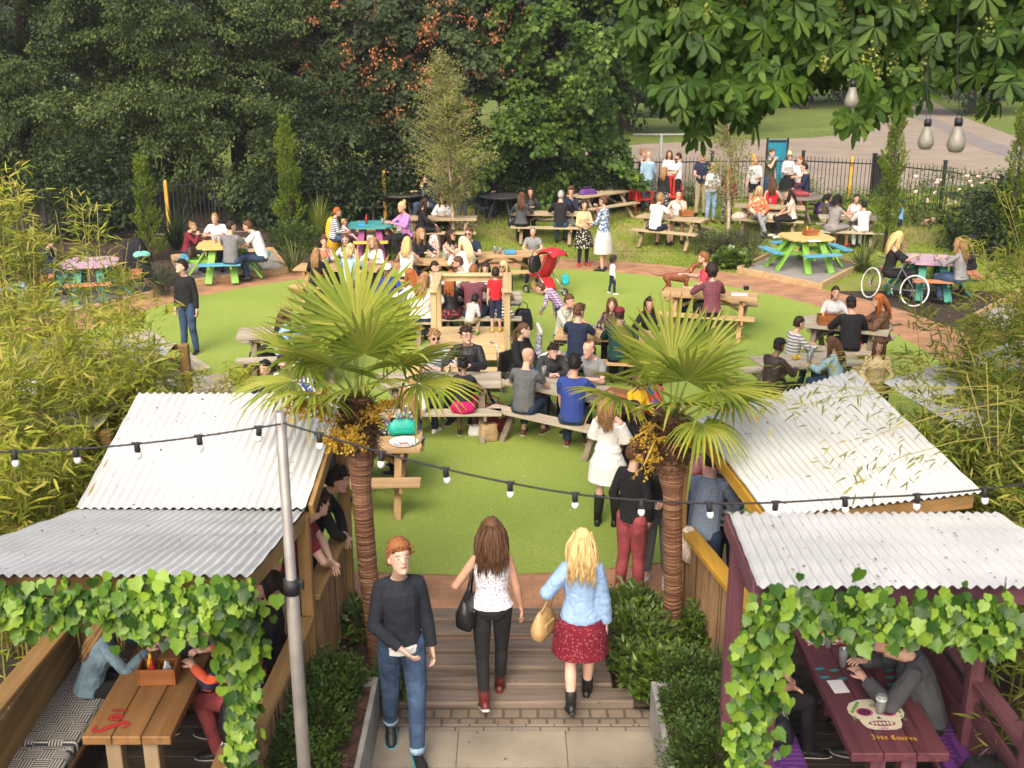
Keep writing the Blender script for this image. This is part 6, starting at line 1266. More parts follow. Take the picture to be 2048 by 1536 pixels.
        if st_ in ('short', 'quiff', 'curly') and det == 2:
            for k in range(170):
                v = Vector((rr.gauss(0, 1), rr.gauss(-.1, 1), abs(rr.gauss(.5, .7)))).normalized()
                if v.y > .2 and v.z < .38: continue
                p = hd(v.x * .076, v.y * .10, v.z * .118); lock(p, p + HM @ Vector((v.x * .012 + rr.gauss(0, .018), .012 + rr.gauss(0, .016), .014 + rr.gauss(0, .012))), (0, 0, .006), .010)
        m.build('hair', hm, body)
    if 'beard' in acc: m = MB(); m.loft([[hd(rx * 1.09 * math.cos(R(a)), cy + ry * 1.09 * math.sin(R(a)), z_) for a in range(-20, 201, 20)] + [hd(rx * .6 * math.cos(R(a)), cy + ry * .6 * math.sin(R(a)), z_) for a in range(200, -21, -20)] for z_, cy, rx, ry in ((-.118, .058, .020, .018), (-.104, .050, .038, .038), (-.082, .030, .053, .060), (-.062, .02, .058, .071))]); m.build('beard', hm, body)
    # ---- face
    m = MB()
    for sd in (-1, 1):
        m.ball(hd(sd * .031, .078, .004), (.0125 * hs, .0085 * hs, .0060 * hs), 8, 5, 0, HM); m.ball(hd(sd * .031, .0835, .003), (.0065 * hs, .004 * hs, .0065 * hs), 7, 5, 1, HM); m.tube([hd(sd * .047, .074, .024), hd(sd * .032, .086, .029), hd(sd * .016, .089, .025)], [.0025 * hs, .0052 * hs, .004 * hs], 5, 2)
    m.tube([hd(-.024, .088, -.056), hd(-.01, .101, -.054), hd(.01, .101, -.054), hd(.024, .088, -.056)], [.0015 * hs, .0055 * hs, .0055 * hs, .0015 * hs], 6, 3)
    m.build('facial_features', [SH['eye'], SH['iris'], hairmat(col if col not in ('blond', 'pale', 'white') else 'tan'), SH['lip']], body)
    if 'sun' in acc or 'glass' in acc:
        m = MB(); w = SH['white'] if 'whitesun' in acc else SH['frame']
        for sd in (-1, 1):
            if 'sun' in acc: m.ball(hd(sd * .033, .096, .002), (.027 * hs, .007 * hs, .022 * hs), 10, 6, 1, HM)
            m.tube([hd(sd * .033 + .026 * math.cos(t), .099, .002 + .020 * math.sin(t)) for t in np.linspace(0, 2 * math.pi, 13)], .0022 * hs * (1.6 if 'whitesun' in acc else 1), 4, 0); m.tube([hd(sd * .060, .095, .008), hd(sd * .077, .0, .01)], .002 * hs, 4, 0)
        m.tube([hd(-.008, .101, .006), hd(.008, .101, .006)], .002 * hs, 4, 0); m.build('sunglasses' if 'sun' in acc else 'glasses', [w, SH['black']], body)
    if 'headsun' in acc: m = MB(); [m.ball(hd(sd * .033, .055, .112), (.027 * hs, .018 * hs, .014 * hs), 9, 5, 0, HM) for sd in (-1, 1)]; m.tube([hd(-.07, .03, .07), hd(-.03, .06, .115), hd(.03, .06, .115), hd(.07, .03, .07)], .003, 5); m.build('sunglasses', SH['black'], body)
    if hat:
        kind, hc = hat; m = MB(); n = 18
        m.loft([[hd(r_ * math.cos(2 * math.pi * k / n), -.004 + r_ * 1.28 * math.sin(2 * math.pi * k / n), z_) for k in range(n)] for z_, r_ in ((.045, .083), (.07, .084), (.10, .076), (.125, .055), (.138, .02))])
        if kind == 'cap': m.loft([[hd(.075 * math.cos(R(a)) * 1.0, .03 + (.13 + d_) * math.sin(R(a)), .048 + z_) for a in range(10, 171, 16)] + [hd(.06 * math.cos(R(a)), .03 + .05 * math.sin(R(a)), .05 + z_) for a in range(170, 9, -16)] for z_, d_ in ((0, 0), (.008, -.002))])
        if kind == 'flat': m.ball(hd(0, .02, .09), (.10 * hs, .125 * hs, .045 * hs), 14, 7, 0, HM)
        m.build('hat', hc, body)
    body.location = at; body.rotation_euler = (0, 0, -R(f)); tag(body, lab, 'person', group); body['_hb'] = 0; del body['_hb']
    W2 = Matrix.Translation(Vector(at)) @ Matrix.Rotation(-R(f), 4, 'Z')
    return body, dict(head=W2 @ hb, hands=[W2 @ a[3] for a in AR], wr=[W2.to_3x3() @ (a[3] - a[2]).normalized() for a in AR], M=W2, sh=[W2 @ a[1] for a in AR])
SH = {'black': plain('black shoe', (.014, .013, .013), .45), 'blue': plain('blue sole', (.02, .42, .55), .5), 'sole': plain('pale sole', (.55, .54, .50), .6), 'white': plain('white shoe', (.66, .65, .62), .6), 'brown': plain('brown shoe', (.11, .045, .02), .5), 'grey': plain('grey shoe', (.18, .18, .18), .6), 'red': plain('red shoe', (.45, .05, .03), .5), 'maroon': plain('maroon leather', (.12, .02, .02), .4), 'silver': plain('silver shoe', (.45, .44, .42), .35), 'eye': plain('eye white', (.6, .57, .54), .3), 'iris': plain('iris', (.02, .012, .008), .2), 'lip': plain('lip', (.36, .12, .09), .45), 'frame': plain('dark frame', (.015, .012, .012), .3)}
def standat(u, vf, vt=None, h=None, z=None):
    """feet pixel, crown pixel -> (place, height)"""
    p = G(u, vf) if z is None else P(u, vf, z)
    if vt is not None:
        y = ray(u, vt); t = p.y / y.y; h = min(max(CAM_H + y.z * t - p.z, .5), 1.95)
    return tuple(p), h
def headat(u, v, h, z0=0): p = P(u, v, h + z0); return (p.x, p.y, z0)
def seatat(key, side, u, v, f, lean=8, seat=.45, span=1.1):
    """a place on a bench whose seated head falls at pixel column u; height from the crown pixel"""
    c, rz, L, off = TB[key]; ax = Vector((math.cos(rz), math.sin(rz), 0)); pr = Vector((-ax.y, ax.x, 0))
    if side in 'fn': o = c + pr * off * (1 if side == 'f' else -1); d = ax
    else: o = c + ax * (off if side == 'r' else -off); d = pr
    fw = Vector((math.sin(R(f)), math.cos(R(f)), 0)); best = None
    for i in range(-60, 61):
        t = i / 60 * L / 2 * span; p = o + d * t; hp_ = p + fw * (.6 * math.sin(R(lean)) + .03); q = Vector((hp_.x, hp_.y, p.z + seat + .80)); w = q - Vector((0, 0, CAM_H)); D = w.y * _c - w.z * _s; uu = 1024 + FPX * w.x / D; e = abs(uu - u)
        if best is None or e < best[0]: best = (e, p, hp_)
    e, p, hp_ = best; y = ray(u, v); z = CAM_H + y.z * (hp_.y / y.y) - p.z; h = 1.75 * (z - seat) / (.10 + .80 - .10 * (1 - math.cos(R(lean)))); return (p.x, p.y, p.z), min(max(h, 1.52), 1.92)
c_ = cloth
BLACK = c_('black cloth', (.016, .016, .018)); NAVY = c_('navy cloth', (.018, .026, .055)); WHITE = c_('white cloth', (.72, .71, .69)); GREY = c_('grey marl', (.22, .22, .22)); DGREY = c_('charcoal cloth', (.065, .067, .072)); LGREY = c_('pale grey cloth', (.45, .45, .46)); MAROON = c_('maroon cloth', (.17, .018, .03)); DENIM = c_('blue denim', (.040, .070, .130), 'denim'); LDENIM = c_('light denim', (.22, .33, .45), 'denim'); DDENIM = c_('dark denim', (.025, .04, .08), 'denim'); LBLUE = c_('light blue cloth', (.32, .50, .72)); SKYK = c_('blue grey knit', (.27, .40, .52)); REDC = c_('red cloth', (.55, .02, .03)); REDTR = c_('crimson cloth', (.48, .02, .05)); BEIGE = c_('beige cloth', (.55, .42, .24)); KHAKI = c_('khaki cloth', (.36, .29, .18)); LEATH = c_('black leather', (.018, .018, .02), None, (0, 0, 0), 1, .38); BRLEATH = c_('brown leather', (.15, .045, .03), None, (0, 0, 0), 1, .45); BSTR = c_('navy striped jersey', (.66, .65, .66), 'stripe', (.03, .04, .09)); GSTR = c_('grey striped jersey', (.55, .54, .53), 'stripe', (.16, .16, .18), .9); DSTR = c_('black striped dress', (.10, .10, .11), 'stripe', (.62, .60, .58), .8); CHK = c_('purple gingham', (.55, .50, .60), 'check', (.14, .05, .17), .9); PLAID = c_('red plaid', (.26, .04, .06), 'check', (.07, .07, .08), .8); PCHK = c_('pale green check', (.52, .53, .46), 'check', (.30, .33, .30), .8); BCHK = c_('navy small check', (.10, .14, .22), 'check', (.30, .36, .45), 2.2); CORAL = c_('coral floral', (.68, .16, .06), 'blotch', (.75, .50, .38)); DOTD = c_('black dress cream dots', (.02, .02, .022), 'dots', (.70, .64, .48)); TIED = c_('blue tie dye', (.10, .16, .27), 'blotch', (.50, .55, .62), 2); FLOR = c_('dark floral', (.03, .025, .03), 'floral', (.50, .42, .38)); RFLOR = c_('red black floral', (.05, .02, .025), 'floral', (.48, .08, .09)); PFLOR = c_('pink black floral', (.62, .46, .42), 'floral', (.05, .04, .05)); BLOU = c_('white fleck blouse', (.70, .68, .63), 'floral', (.20, .19, .17), 1.6); PINKP = c_('pink purple print', (.62, .20, .40), 'blotch', (.22, .20, .50)); LACE = c_('violet lace print', (.70, .68, .72), 'lace', (.17, .14, .27)); CREAM = c_('cream top', (.66, .54, .44)); TEALD = c_('dark green cloth', (.012, .045, .04)); ORSTR = c_('orange navy rugby stripe', (.58, .10, .04), 'stripe', (.02, .025, .06), .42); BLUET = c_('royal blue cloth', (.03, .055, .24)); GREYT = c_('slate T-shirt', (.105, .11, .115)); MAG = c_('magenta cloth', (.42, .012, .10)); BURG = c_('burgundy denim', (.26, .055, .06), 'denim'); WLACE = c_('white broderie', (.74, .73, .71), 'lace', (.60, .59, .57), 1.2); REDSK = c_('dotted red skirt', (.14, .010, .022), 'lace', (.30, .07, .08), .8); CHAMB = c_('chambray shirt', (.24, .36, .56)); DKSW = c_('navy knit', (.020, .023, .032)); BRFUR = c_('brown fur', (.10, .05, .03), 'blotch', (.16, .085, .05), 2); LGRN = c_('aqua sweater', (.28, .42, .47)); TERRA = c_('rust top', (.45, .17, .10)); PINKS = c_('salmon pink cloth', (.60, .24, .27)); STRW = c_('charcoal white thin stripe', (.10, .09, .10), 'stripe', (.50, .49, .48), .6); PURH = c_('purple hoodie', (.10, .025, .22)); DENJ = c_('faded denim jacket', (.16, .24, .29), 'denim'); OLIVE = c_('olive cloth', (.07, .075, .045)); YELC = c_('yellow cloth', (.65, .40, .02)); MULTI = c_('multicolour print', (.45, .07, .05), 'blotch', (.05, .08, .28)); GREYTR = c_('grey cotton twill', (.13, .135, .135)); SPORT = c_('light blue sports shirt', (.22, .42, .68)); WBAND = c_('white T-shirt', (.76, .75, .74)); SKT = c_('pale grey skirt', (.55, .53, .49)); TROUSB = c_('black trousers', (.016, .015, .017)); BABYP = c_('baby pink', (.72, .40, .40)); MULP = c_('blue white print', (.62, .64, .68), 'blotch', (.04, .07, .22), 2)
PEO = {}
def S_(k, lab, key, side, u, v, f, **w):
    w.setdefault('lean', 8); at, h = seatat(key, side, u, v, f, w['lean'], w.get('seat', .45)); w.setdefault('arms', ('table', 'table')); w['hair'] = tuple(w.get('hair', 'short brown').split()); w.setdefault('pose', 'sit'); b, i = person(lab, at, f, h, **w); PEO[k] = i; return b
def T_(k, lab, u, vf, vt, f, z=None, h=None, **w):
    at, h = standat(u, vf, vt, h, z); w['hair'] = tuple(w.get('hair', 'short brown').split()); b, i = person(lab, at, f, h, **w); PEO[k] = i; return b
def place(k, lab, p, f, h=1.72, **w):
    w['hair'] = tuple(w.get('hair', 'short brown').split()); b, i = person(lab, p, f, h, **w); PEO[k] = i; return b
F = dict(sex='f')
# ---- front walkers
T_('redman', 'red haired man in navy sweater and blue jeans walking towards the camera', 810, 1502, 1080, 166, z=-.115, hair='quiff ginger', sk=4, top=DKSW, bot=DENIM, shoe=SH['black'], arms=('side', 'belly'), walk=-.7, hp=-16, hy=10, det=2, hem=.955, lean=1, wide=.84, acc=('undershirt', 'cuffs', 'bluesole'))
T_('brun', 'woman in lace print top and black jeans with a black shoulder bag', 985, 1404, 1037, -3, z=-.10, sex='f', hair='long brown', sk=2, top=LACE, sleeve='tank', bot=BLACK, legs='tight', shoe=SH['maroon'], acc=('boot',), arms=('bag', 'hang'), walk=.62, det=2, hem=.96, vol=1.5)
T_('blon', 'blonde woman in pale blue shirt and short dotted red skirt walking away', 1158, 1412, 1060, 3, z=-.10, sex='f', hair='long blond', sk=1, top=CHAMB, bot=REDSK, legs='skirt', skirtlen=.46, shoe=SH['black'], acc=('boot', 'blackheel'), arms=('bag', 'side'), walk=.6, det=2, wide=.92, hem=.84, coat=1.6, vol=1.45)
T_('whited', 'long haired woman in white off-shoulder lace dress and tall black boots', 1212, 1050, 783, 25, sex='f', hair='long tan', sk=1, top=WLACE, sleeve='off', bot=WLACE, legs='skirt', skirtlen=.42, shoe=SH['black'], acc=('tallboot', 'blackheel'), arms=('belly', 'belly'), det=2, hem=1.0)
T_('burg', 'man in black sweater and burgundy jeans by the right palm', 1258, 1195, 885, 45, sk=1, wide=.86, hair='short brown', top=BLACK, bot=BURG, arms=('pocket', 'pocket'), det=2, hy=-20)
T_('beer', 'woman in black top and cuffed grey trousers holding a beer behind the palm', 1312, 1168, 868, 200, sex='f', sk=1, hair='long brown', top=BLACK, bot=GREYTR, legs='crop', shoe=SH['white'], arms=('hold', 'hold'), det=2)
T_('flats', 'person in black with white flat shoes hidden behind the burgundy jeans man', 1258, 1025, 800, 120, sex='f', sk=1, hair='long dark', top=BLACK, bot=BLACK, legs='tight', shoe=SH['white'], arms=('hold', 'side'))
T_('yel', 'person in bright yellow top behind the right palm flowers', 1268, 940, 745, 150, sex='f', hair='bob brown', top=YELC, bot=DENIM, arms=('hold', 'fold')); T_('mult', 'person in red and blue print half hidden by the right palm crown', 1300, 925, 735, 210, sex='f', hair='long dark', top=MULTI, bot=BLACK, arms=('fold', 'hold'))
place('chk', 'man in small check navy shirt leaning on the mustard rail', (1.83, 9.60, 0), 25, 1.76, sk=1, hair='short dark', top=BCHK, bot=DDENIM, arms=('rail', 'rail'), lean=22, det=2)
place('strp', 'person in charcoal thin striped top behind the check shirted man', (2.10, 9.85, 0), 30, 1.8, hair='short dark', top=STRW, sleeve='short', bot=BLACK, arms=('side', 'rail'), det=1, lean=8); place('pink', 'person in salmon pink top under the mustard booth roof edge', (1.80, 10.5, 0), 150, 1.68, sex='f', hair='bob brown', top=PINKS, bot=DENIM, arms=('fold', 'hold'))
# ---- left booths
place('redt', 'man in red T-shirt resting his elbow on the left booth rail', (-1.92, 8.70, 0), 78, 1.78, sk=1, hair='short dark', top=MAROON, sleeve='short', bot=DDENIM, arms=('rail', 'rail'), lean=20, hy=30, det=2)
place('blks', 'person in black long sleeved top leaning on the far end of the left rail', (-1.90, 9.32, 0), 85, 1.78, hair='short dark', top=BLACK, bot=DDENIM, arms=('rail', 'rail'), lean=25, det=2)
place('denj', 'fair haired woman in faded denim jacket at the lettered table', (-3.40, 7.72, -.06), 68, 1.68, sex='f', hair='long tan', sk=1, top=DENJ, bot=BLACK, pose='sit', arms=('table', 'table'), seat=.44, lean=26, hp=-15, det=2)
place('rugby', 'man in orange and navy striped rugby shirt at the left booth', (-2.02, 7.55, -.06), -80, 1.74, hair='short dark', sk=1, top=ORSTR, bot=BURG, pose='sit', arms=('table', 'table'), seat=.46, lean=18, hp=-15, det=2)
place('card', 'person in dark cardigan sitting beyond the rugby shirt', (-2.0, 8.1, -.03), -110, 1.72, sex='f', hair='bob dark', top=BLACK, bot=BLACK, pose='sit', arms=('lap', 'table'), seat=.46)
# ---- purple booth
place('hunch', 'person in dark grey jacket hunched over the sugar skull table', (3.20, 7.25, -.06), -75, 1.84, hair='short dark', top=DGREY, bot=BLACK, pose='sit', arms=('table', 'table'), seat=.46, lean=30, hp=-25, det=2, coat=1)
place('purp', 'person in purple hooded top deep in the purple booth', (3.15, 8.05, -.06), -85, 1.7, sex='f', hair='long brown', top=PURH, bot=BLACK, pose='sit', arms=('chin', 'table'), seat=.46, lean=14)
place('dkleg', 'person in dark T-shirt and black trousers behind the purple booth ivy', (1.90, 7.55, -.06), 80, 1.74, hair='short dark', top=TEALD, sleeve='short', bot=BLACK, pose='sit', arms=('lap', 'lap'), seat=.46, det=2)
# ---- left lawn
T_('blkman', 'dark haired man in black sweater and jeans standing alone on the turf', 382, 708, 520, 200, hair='short dark', sk=1, top=BLACK, bot=DENIM, arms=('side', 'side'), hp=-14, hy=-30, det=2)
S_('t22a', 'blonde woman with a bun in maroon top at the gravel pad table', 'P22', 'l', 402, 445, 85, sex='f', hair='bun tan', top=MAROON, bot=DDENIM, lean=18, arms=('table', 'mouth'))
S_('t22b', 'fair haired man in white T-shirt at the back of the gravel pad table', 'P22', 'f', 430, 424, 180, hair='short tan', top=WBAND, sleeve='short', bot=DENIM, lean=14, hp=-12)
S_('t22c', 'man in grey T-shirt with his back turned at the gravel pad table', 'P22', 'n', 462, 432, 10, hair='short dark', top=c_('mid grey T', (.17, .17, .18)), sleeve='short', bot=DENIM, lean=10, hy=-40)
S_('t22d', 'man in white T-shirt leaning in from the right of the gravel pad table', 'P22', 'r', 492, 430, -80, hair='short brown', top=WBAND, sleeve='short', bot=DDENIM, lean=24, shoe=SH['black'])
S_('t23a', 'man in flat cap at the pink table behind the left bamboo', 'P23', 'l', 108, 478, 100, hair='short brown', hat=('flat', c_('tan tweed', (.25, .19, .12))), top=NAVY, bot=DDENIM, arms=('chin', 'table'))
place('edge', 'seated person in black jacket and light jeans cut by the left edge', tuple(G(8, 625)), 60, 1.75, hair='short dark', top=BLACK, bot=LDENIM, pose='sit', arms=('lap', 'lap'))
# ---- turquoise table
S_('t21a', 'mother in navy striped jersey with short auburn hair at the turquoise table', 'P21', 'l', 674, 413, 75, sex='f', hair='short red', top=BSTR, bot=DENIM, arms=('lap', 'hold'), lean=10)
S_('t21b', 'woman in pink and purple print at the far side of the turquoise table', 'P21', 'r', 796, 402, -130, sex='f', hair='bun blond', top=PINKP, bot=BLACK, arms=('table', 'table'))
p0 = PEO['t21a']['M'] @ Vector((.02, .27, .56)); place('baby', 'baby in pink held on the lap of the striped jersey mother', tuple(p0 - Vector((0, 0, .16))), 60, .82, sex='f', hair='crop tan', top=BABYP, bot=BABYP, pose='sit', seat=.14, arms=('hold', 'lap'), shoe=SH['white'])
# ---- back tables
S_('t24a', 'woman in brown leather jacket and red trousers at the dark back table', 'R24', 'l', 762, 352, 80, sex='f', hair='short dark', top=BRLEATH, bot=REDTR, arms=('table', 'lap'), coat=.6)
S_('t24b', 'dark haired person in navy at the dark back table', 'R24', 'r', 835, 347, -100, sex='f', hair='bob dark', top=NAVY, bot=DENIM, arms=('chin', 'table'))
S_('t25a', 'man in grey hoodie at the mesh table under the lime tree', 'R25', 'l', 960, 350, 60, hair='short dark', top=c_('blue grey hoodie', (.20, .24, .27)), bot=DENIM, coat=.6)
S_('t25b', 'curly white haired woman in black at the mesh table', 'R25', 'f', 985, 345, 190, sex='f', hair='curly white', top=BLACK, bot=DENIM, arms=('table', 'hold'))
S_('t26a', 'woman in black dress and dark tights sitting sideways under the birch', 'T26', 'n', 850, 395, 80, sex='f', hair='long dark', top=BLACK, bot=BLACK, legs='skirt', skirtlen=.4, bare=c_('sheer tights', (.10, .065, .055)), arms=('lap', 'lap'))
S_('t26b', 'person wrapped in a white shawl behind the birch trunk', 'T26', 'f', 884, 388, 180, sex='f', hair='long brown', top=WHITE, bot=BLACK, coat=1)
T_('bstand', 'man in dark shirt and grey trousers standing right of the birch trunk', 925, 458, 352, 160, hair='short brown', top=c_('dark navy shirt', (.03, .035, .05)), sleeve='short', bot=GREYTR, arms=('hold', 'side'))
S_('t10a', 'woman with very long brown hair in dark jacket on the grass table near bench', 'T10', 'n', 1043, 383, 8, sex='f', hair='long brown', top=DGREY, bot=BLACK)
S_('t10b', 'dark haired woman in leather jacket with sunglasses on her head', 'T10', 'f', 1062, 373, 190, sex='f', hair='long dark', top=LEATH, bot=BLACK, acc=('headsun',), arms=('table', 'table'))
S_('t10c', 'grey haired man in black top and jeans with his back turned on the grass', 'T10', 'n', 1122, 380, 8, hair='short grey', top=BLACK, bot=DENIM, lean=12)
S_('t10d', 'curly haired woman in navy cardigan resting chin on hand', 'T10', 'f', 1142, 372, 185, sex='f', hair='curly brown', top=NAVY, bot=BLACK, arms=('chin', 'table'))
T_('dress', 'woman in black dotted dress and beige cardigan standing on the brick path', 1166, 532, 400, 172, sex='f', hair='bob dark', top=BEIGE, bot=DOTD, legs='skirt', skirtlen=.52, bare=BLACK, shoe=SH['red'], arms=('hold', 'hold'), hem=.97)
T_('tied', 'woman in blue tie dye top and pale skirt standing on the brick path', 1205, 542, 391, -55, sex='f', hair='bun brown', top=TIED, sleeve='elbow', bot=SKT, legs='skirt', skirtlen=.60, arms=('hold', 'mouth'), hem=.84)
# ---- standing group at the back right
T_('sbg', 'bald man in light blue sweater standing with his back turned', 1293, 422, 303, 15, sk=1, hair='bald brown', top=SKYK, bot=c_('slate trousers', (.06, .09, .12)), arms=('side', 'hold'))
T_('sba', 'blonde woman in sleeveless black top behind the light blue sweater', 1281, 415, 298, 100, sex='f', hair='bun tan', top=BLACK, sleeve='tank', bot=BLACK, arms=('hold', 'hold'))
T_('sbb', 'brown haired woman in white cardigan facing the camera by the railing', 1334, 412, 300, 180, sex='f', hair='long brown', top=WHITE, bot=BLACK, arms=('fold', 'hold'))
T_('sbc', 'bearded man in white T-shirt standing in profile with a beer', 1354, 418, 306, -80, hair='short dark', top=WBAND, sleeve='short', bot=BLACK, arms=('hold', 'hold'), acc=('beard',))
T_('sbd', 'long haired woman in black cardigan and floral dress seen from behind', 1324, 438, 333, 25, sex='f', hair='long tan', top=BLACK, bot=FLOR, legs='skirt', skirtlen=.62, arms=('hold', 'side'), bare=BLACK)
T_('sbe', 'man in navy polo and khaki trousers behind the young birch', 1400, 432, 303, 190, hair='short tan', top=NAVY, sleeve='short', bot=KHAKI, arms=('hold', 'hold'))
T_('sbf', 'woman in grey sweater and cropped light jeans left of the young birch', 1420, 446, 326, 175, sex='f', hair='bun blond', top=LGREY, bot=LDENIM, legs='crop', arms=('hold', 'hold'), shoe=SH['brown'])
T_('sbh', 'woman in burgundy top and patterned leggings behind the birch trunk', 1452, 448, 330, 20, sex='f', hair='long red', top=MAROON, bot=FLOR, legs='tight', arms=('hold', 'side'))
T_('sbi', 'person in grey white shirt and black shorts right of the young birch', 1505, 425, 312, 200, hair='short tan', top=LGREY, sleeve='elbow', bot=BLACK, legs='short', arms=('hold', 'side'))
T_('sbj', 'man in olive T-shirt raising a hand to his face before the blue board', 1534, 420, 298, 150, hair='short brown', top=OLIVE, sleeve='short', bot=DENIM, arms=('side', 'mouth'))
T_('sbk', 'blonde woman in dark glasses and grey blouse standing by the blue board', 1571, 416, 302, 182, sex='f', hair='bun pale', top=LGREY, bot=BLACK, legs='skirt', skirtlen=.45, arms=('hold', 'hold'), acc=('sun',))
p0 = TB['R14'][0]; place('tabl', 'man in navy jacket and burgundy trousers sitting up on the round table', (p0.x + .25, p0.y - .05, p0.z + .30), -80, 1.8, hair='short dark', sk=1, top=NAVY, bot=BURG, pose='sit', seat=.45, arms=('lap', 'seat'), acc=('sun',), lean=6)
T_('ging', 'ginger haired person in white behind the man on the round table', 1594, 418, 314, -120, hair='short red', top=WHITE, sleeve='short', bot=BURG, arms=('hold', 'side'))
S_('t13a', 'woman in red dress with long wavy hair at the far bench by the birch', 'T13', 'f', 1545, 355, 15, sex='f', hair='long brown', top=REDC, sleeve='tank', bot=REDC, legs='skirt', arms=('side', 'lap'), lean=2)
S_('t13b', 'blonde woman in coral floral jacket and grey jeans facing out', 'T13', 'n', 1518, 372, 185, sex='f', hair='long blond', top=CORAL, bot=c_('grey jeans', (.25, .25, .26), 'denim'), arms=('lap', 'lap'), acc=('cross',), coat=.8, lean=-4)
S_('t13c', 'dark haired woman in cream top and black trousers on the bench end', 'T13', 'n', 1578, 376, -85, sex='f', hair='long dark', top=CREAM, sleeve='cap', bot=TROUSB, shoe=SH['white'], arms=('lap', 'lap'), lean=10)
S_('t12a', 'man in white T-shirt and navy shorts at the caddy table', 'T12', 'n', 1320, 384, 40, hair='short tan', top=WBAND, sleeve='short', bot=NAVY, legs='short', lean=16)
S_('t12b', 'dark haired man in white vest with his hand to his face', 'T12', 'f', 1358, 375, 190, hair='short dark', sk=1, top=WBAND, sleeve='tank', bot=NAVY, legs='short', arms=('chin', 'table'))
S_('t16a', 'dark haired child at the low table left of the grey dressed woman', 'T16', 'l', 1655, 395, 90, hair='bob black', sex='f', top=OLIVE, sleeve='short', bot=BEIGE, sk=2)
S_('t16b', 'woman with black bob in grey dress at the low table near the yew', 'T16', 'n', 1676, 388, 50, hair='bob black', sex='f', top=c_('taupe dress', (.24, .22, .22)), sleeve='cap', bot=MATS['taupe dress'], legs='skirt', sk=2, shoe=SH['red'])
S_('t16c', 'girl in sleeveless white top at the far side of the low table', 'T16', 'f', 1714, 387, 180, hair='short dark', sex='f', top=WHITE, sleeve='tank', bot=WHITE, sk=0)
S_('t16d', 'black haired person in baggy white hooded top beside the yew', 'T16', 'n', 1728, 402, -5, hair='short black', top=c_('off white hoodie', (.60, .60, .62)), bot=WHITE, coat=1.2)
T_('t16e', 'child in light blue sports shirt right of the thin yew', 1796, 480, 402, -60, hair='short black', top=SPORT, sleeve='short', bot=NAVY, hat=('cap', NAVY), arms=('hold', 'hold'))
S_('t17a', 'blonde woman in black off-shoulder top at the right pink table', 'P17', 'l', 1806, 454, 95, sex='f', hair='long blond', top=BLACK, sleeve='off', bot=BLACK, arms=('chin', 'table'))
S_('t17b', 'light brown haired woman in grey at the right pink table', 'P17', 'n', 1918, 474, -40, sex='f', hair='long tan', top=GREY, bot=DENIM)
S_('t17c', 'dark haired woman in black at the far right of the right pink table', 'P17', 'r', 1938, 468, -110, sex='f', hair='bob black', top=BLACK, bot=BLACK)
# ---- right tables
S_('t18a', 'smiling woman in faded grey shirt at the table with the open caddy', 'T18', 'f', 1672, 571, 180, sex='f', hair='pony dark', sk=2, top=LGREY, bot=DENIM, hp=-8)
S_('t18b', 'man in black cap and black top seen from behind at the open caddy table', 'T18', 'n', 1702, 591, 4, hair='short dark', hat=('cap', BLACK), top=BLACK, bot=BLACK, lean=16, coat=1, det=1)
S_('t18c', 'woman in brown fur coat at the right end of the open caddy table', 'T18', 'r', 1758, 586, -85, sex='f', hair='long red', top=BRFUR, bot=BLACK, coat=1.6)
S_('t19a', 'person in grey striped jersey with tied dark hair behind the flower table', 'T19', 'f', 1600, 632, 70, hair='short dark', top=GSTR, bot=DENIM, lean=8)
S_('t19b', 'person in black peaked cap and brown leather jacket at the flower table', 'T19', 'n', 1560, 675, 55, hair='short dark', hat=('cap', BLACK), sk=3, top=c_('dark brown leather', (.045, .03, .025), None, (0, 0, 0), 1, .4), bot=BLACK, coat=.6, lean=12)
S_('t19c', 'brown haired woman in soft aqua sweater at the flower table', 'T19', 'n', 1662, 670, -45, sex='f', hair='long brown', top=LGRN, bot=DENIM, coat=.6, lean=12)
T_('peek', 'woman lying back with her face up beside the right roof', 1735, 830, 738, 200, sex='f', hair='long brown', top=BEIGE, bot=BLACK, h=1.65, arms=('fold', 'hold')) if False else place('peek', 'smiling brown haired woman half hidden by the top corner of the right roof', tuple(G(1742, 842)), 195, 1.66, sex='f', hair='long brown', top=BEIGE, bot=BLACK, pose='sit', arms=('lap', 'lap'), hp=18)
S_('t20a', 'ginger man in glasses and red T-shirt stroking the dog', 'T20', 'f', 1408, 502, -75, hair='short ginger', sk=1, top=c_('tomato T-shirt', (.55, .06, .09)), sleeve='short', bot=DDENIM, acc=('glass', 'beard'), arms=('hold', 'table'))
S_('t20b', 'curly dark haired woman in plaid shirt at the dog table', 'T20', 'n', 1424, 522, -10, sex='f', hair='curly dark', top=PLAID, bot=BLACK)
T_('todd', 'toddler in white top and navy leggings walking on the turf', 1224, 590, 514, 70, sex='f', hair='curly dark', top=WHITE, bot=NAVY, shoe=SH['white'], walk=.4)
# ---- centre left crowd
S_('t7a', 'brown haired woman in rust top resting her chin on her hand', 'T7', 'f', 648, 470, 165, sex='f', hair='bun brown', top=TERRA, sleeve='tank', bot=DENIM, arms=('chin', 'table'))
S_('t7b', 'brown haired woman in white framed sunglasses', 'T7', 'f', 692, 466, 190, sex='f', hair='long brown', top=LGREY, bot=DENIM, acc=('sun', 'whitesun'))
S_('t7c', 'blonde woman in black with her back turned at the end of the bench', 'T7', 'n', 632, 494, 8, sex='f', hair='long tan', top=BLACK, bot=BLACK)
S_('t7d', 'ash blonde woman in pale denim shirt seen from behind', 'T7', 'n', 700, 486, 12, sex='f', hair='bob blond', top=c_('pale denim shirt', (.30, .47, .58), 'denim'), bot=DENIM)
S_('t7e', 'tan haired woman in pale top behind the upper palm fronds', 'T7', 'f', 746, 472, 200, sex='f', hair='long tan', top=BLOU, bot=DENIM)
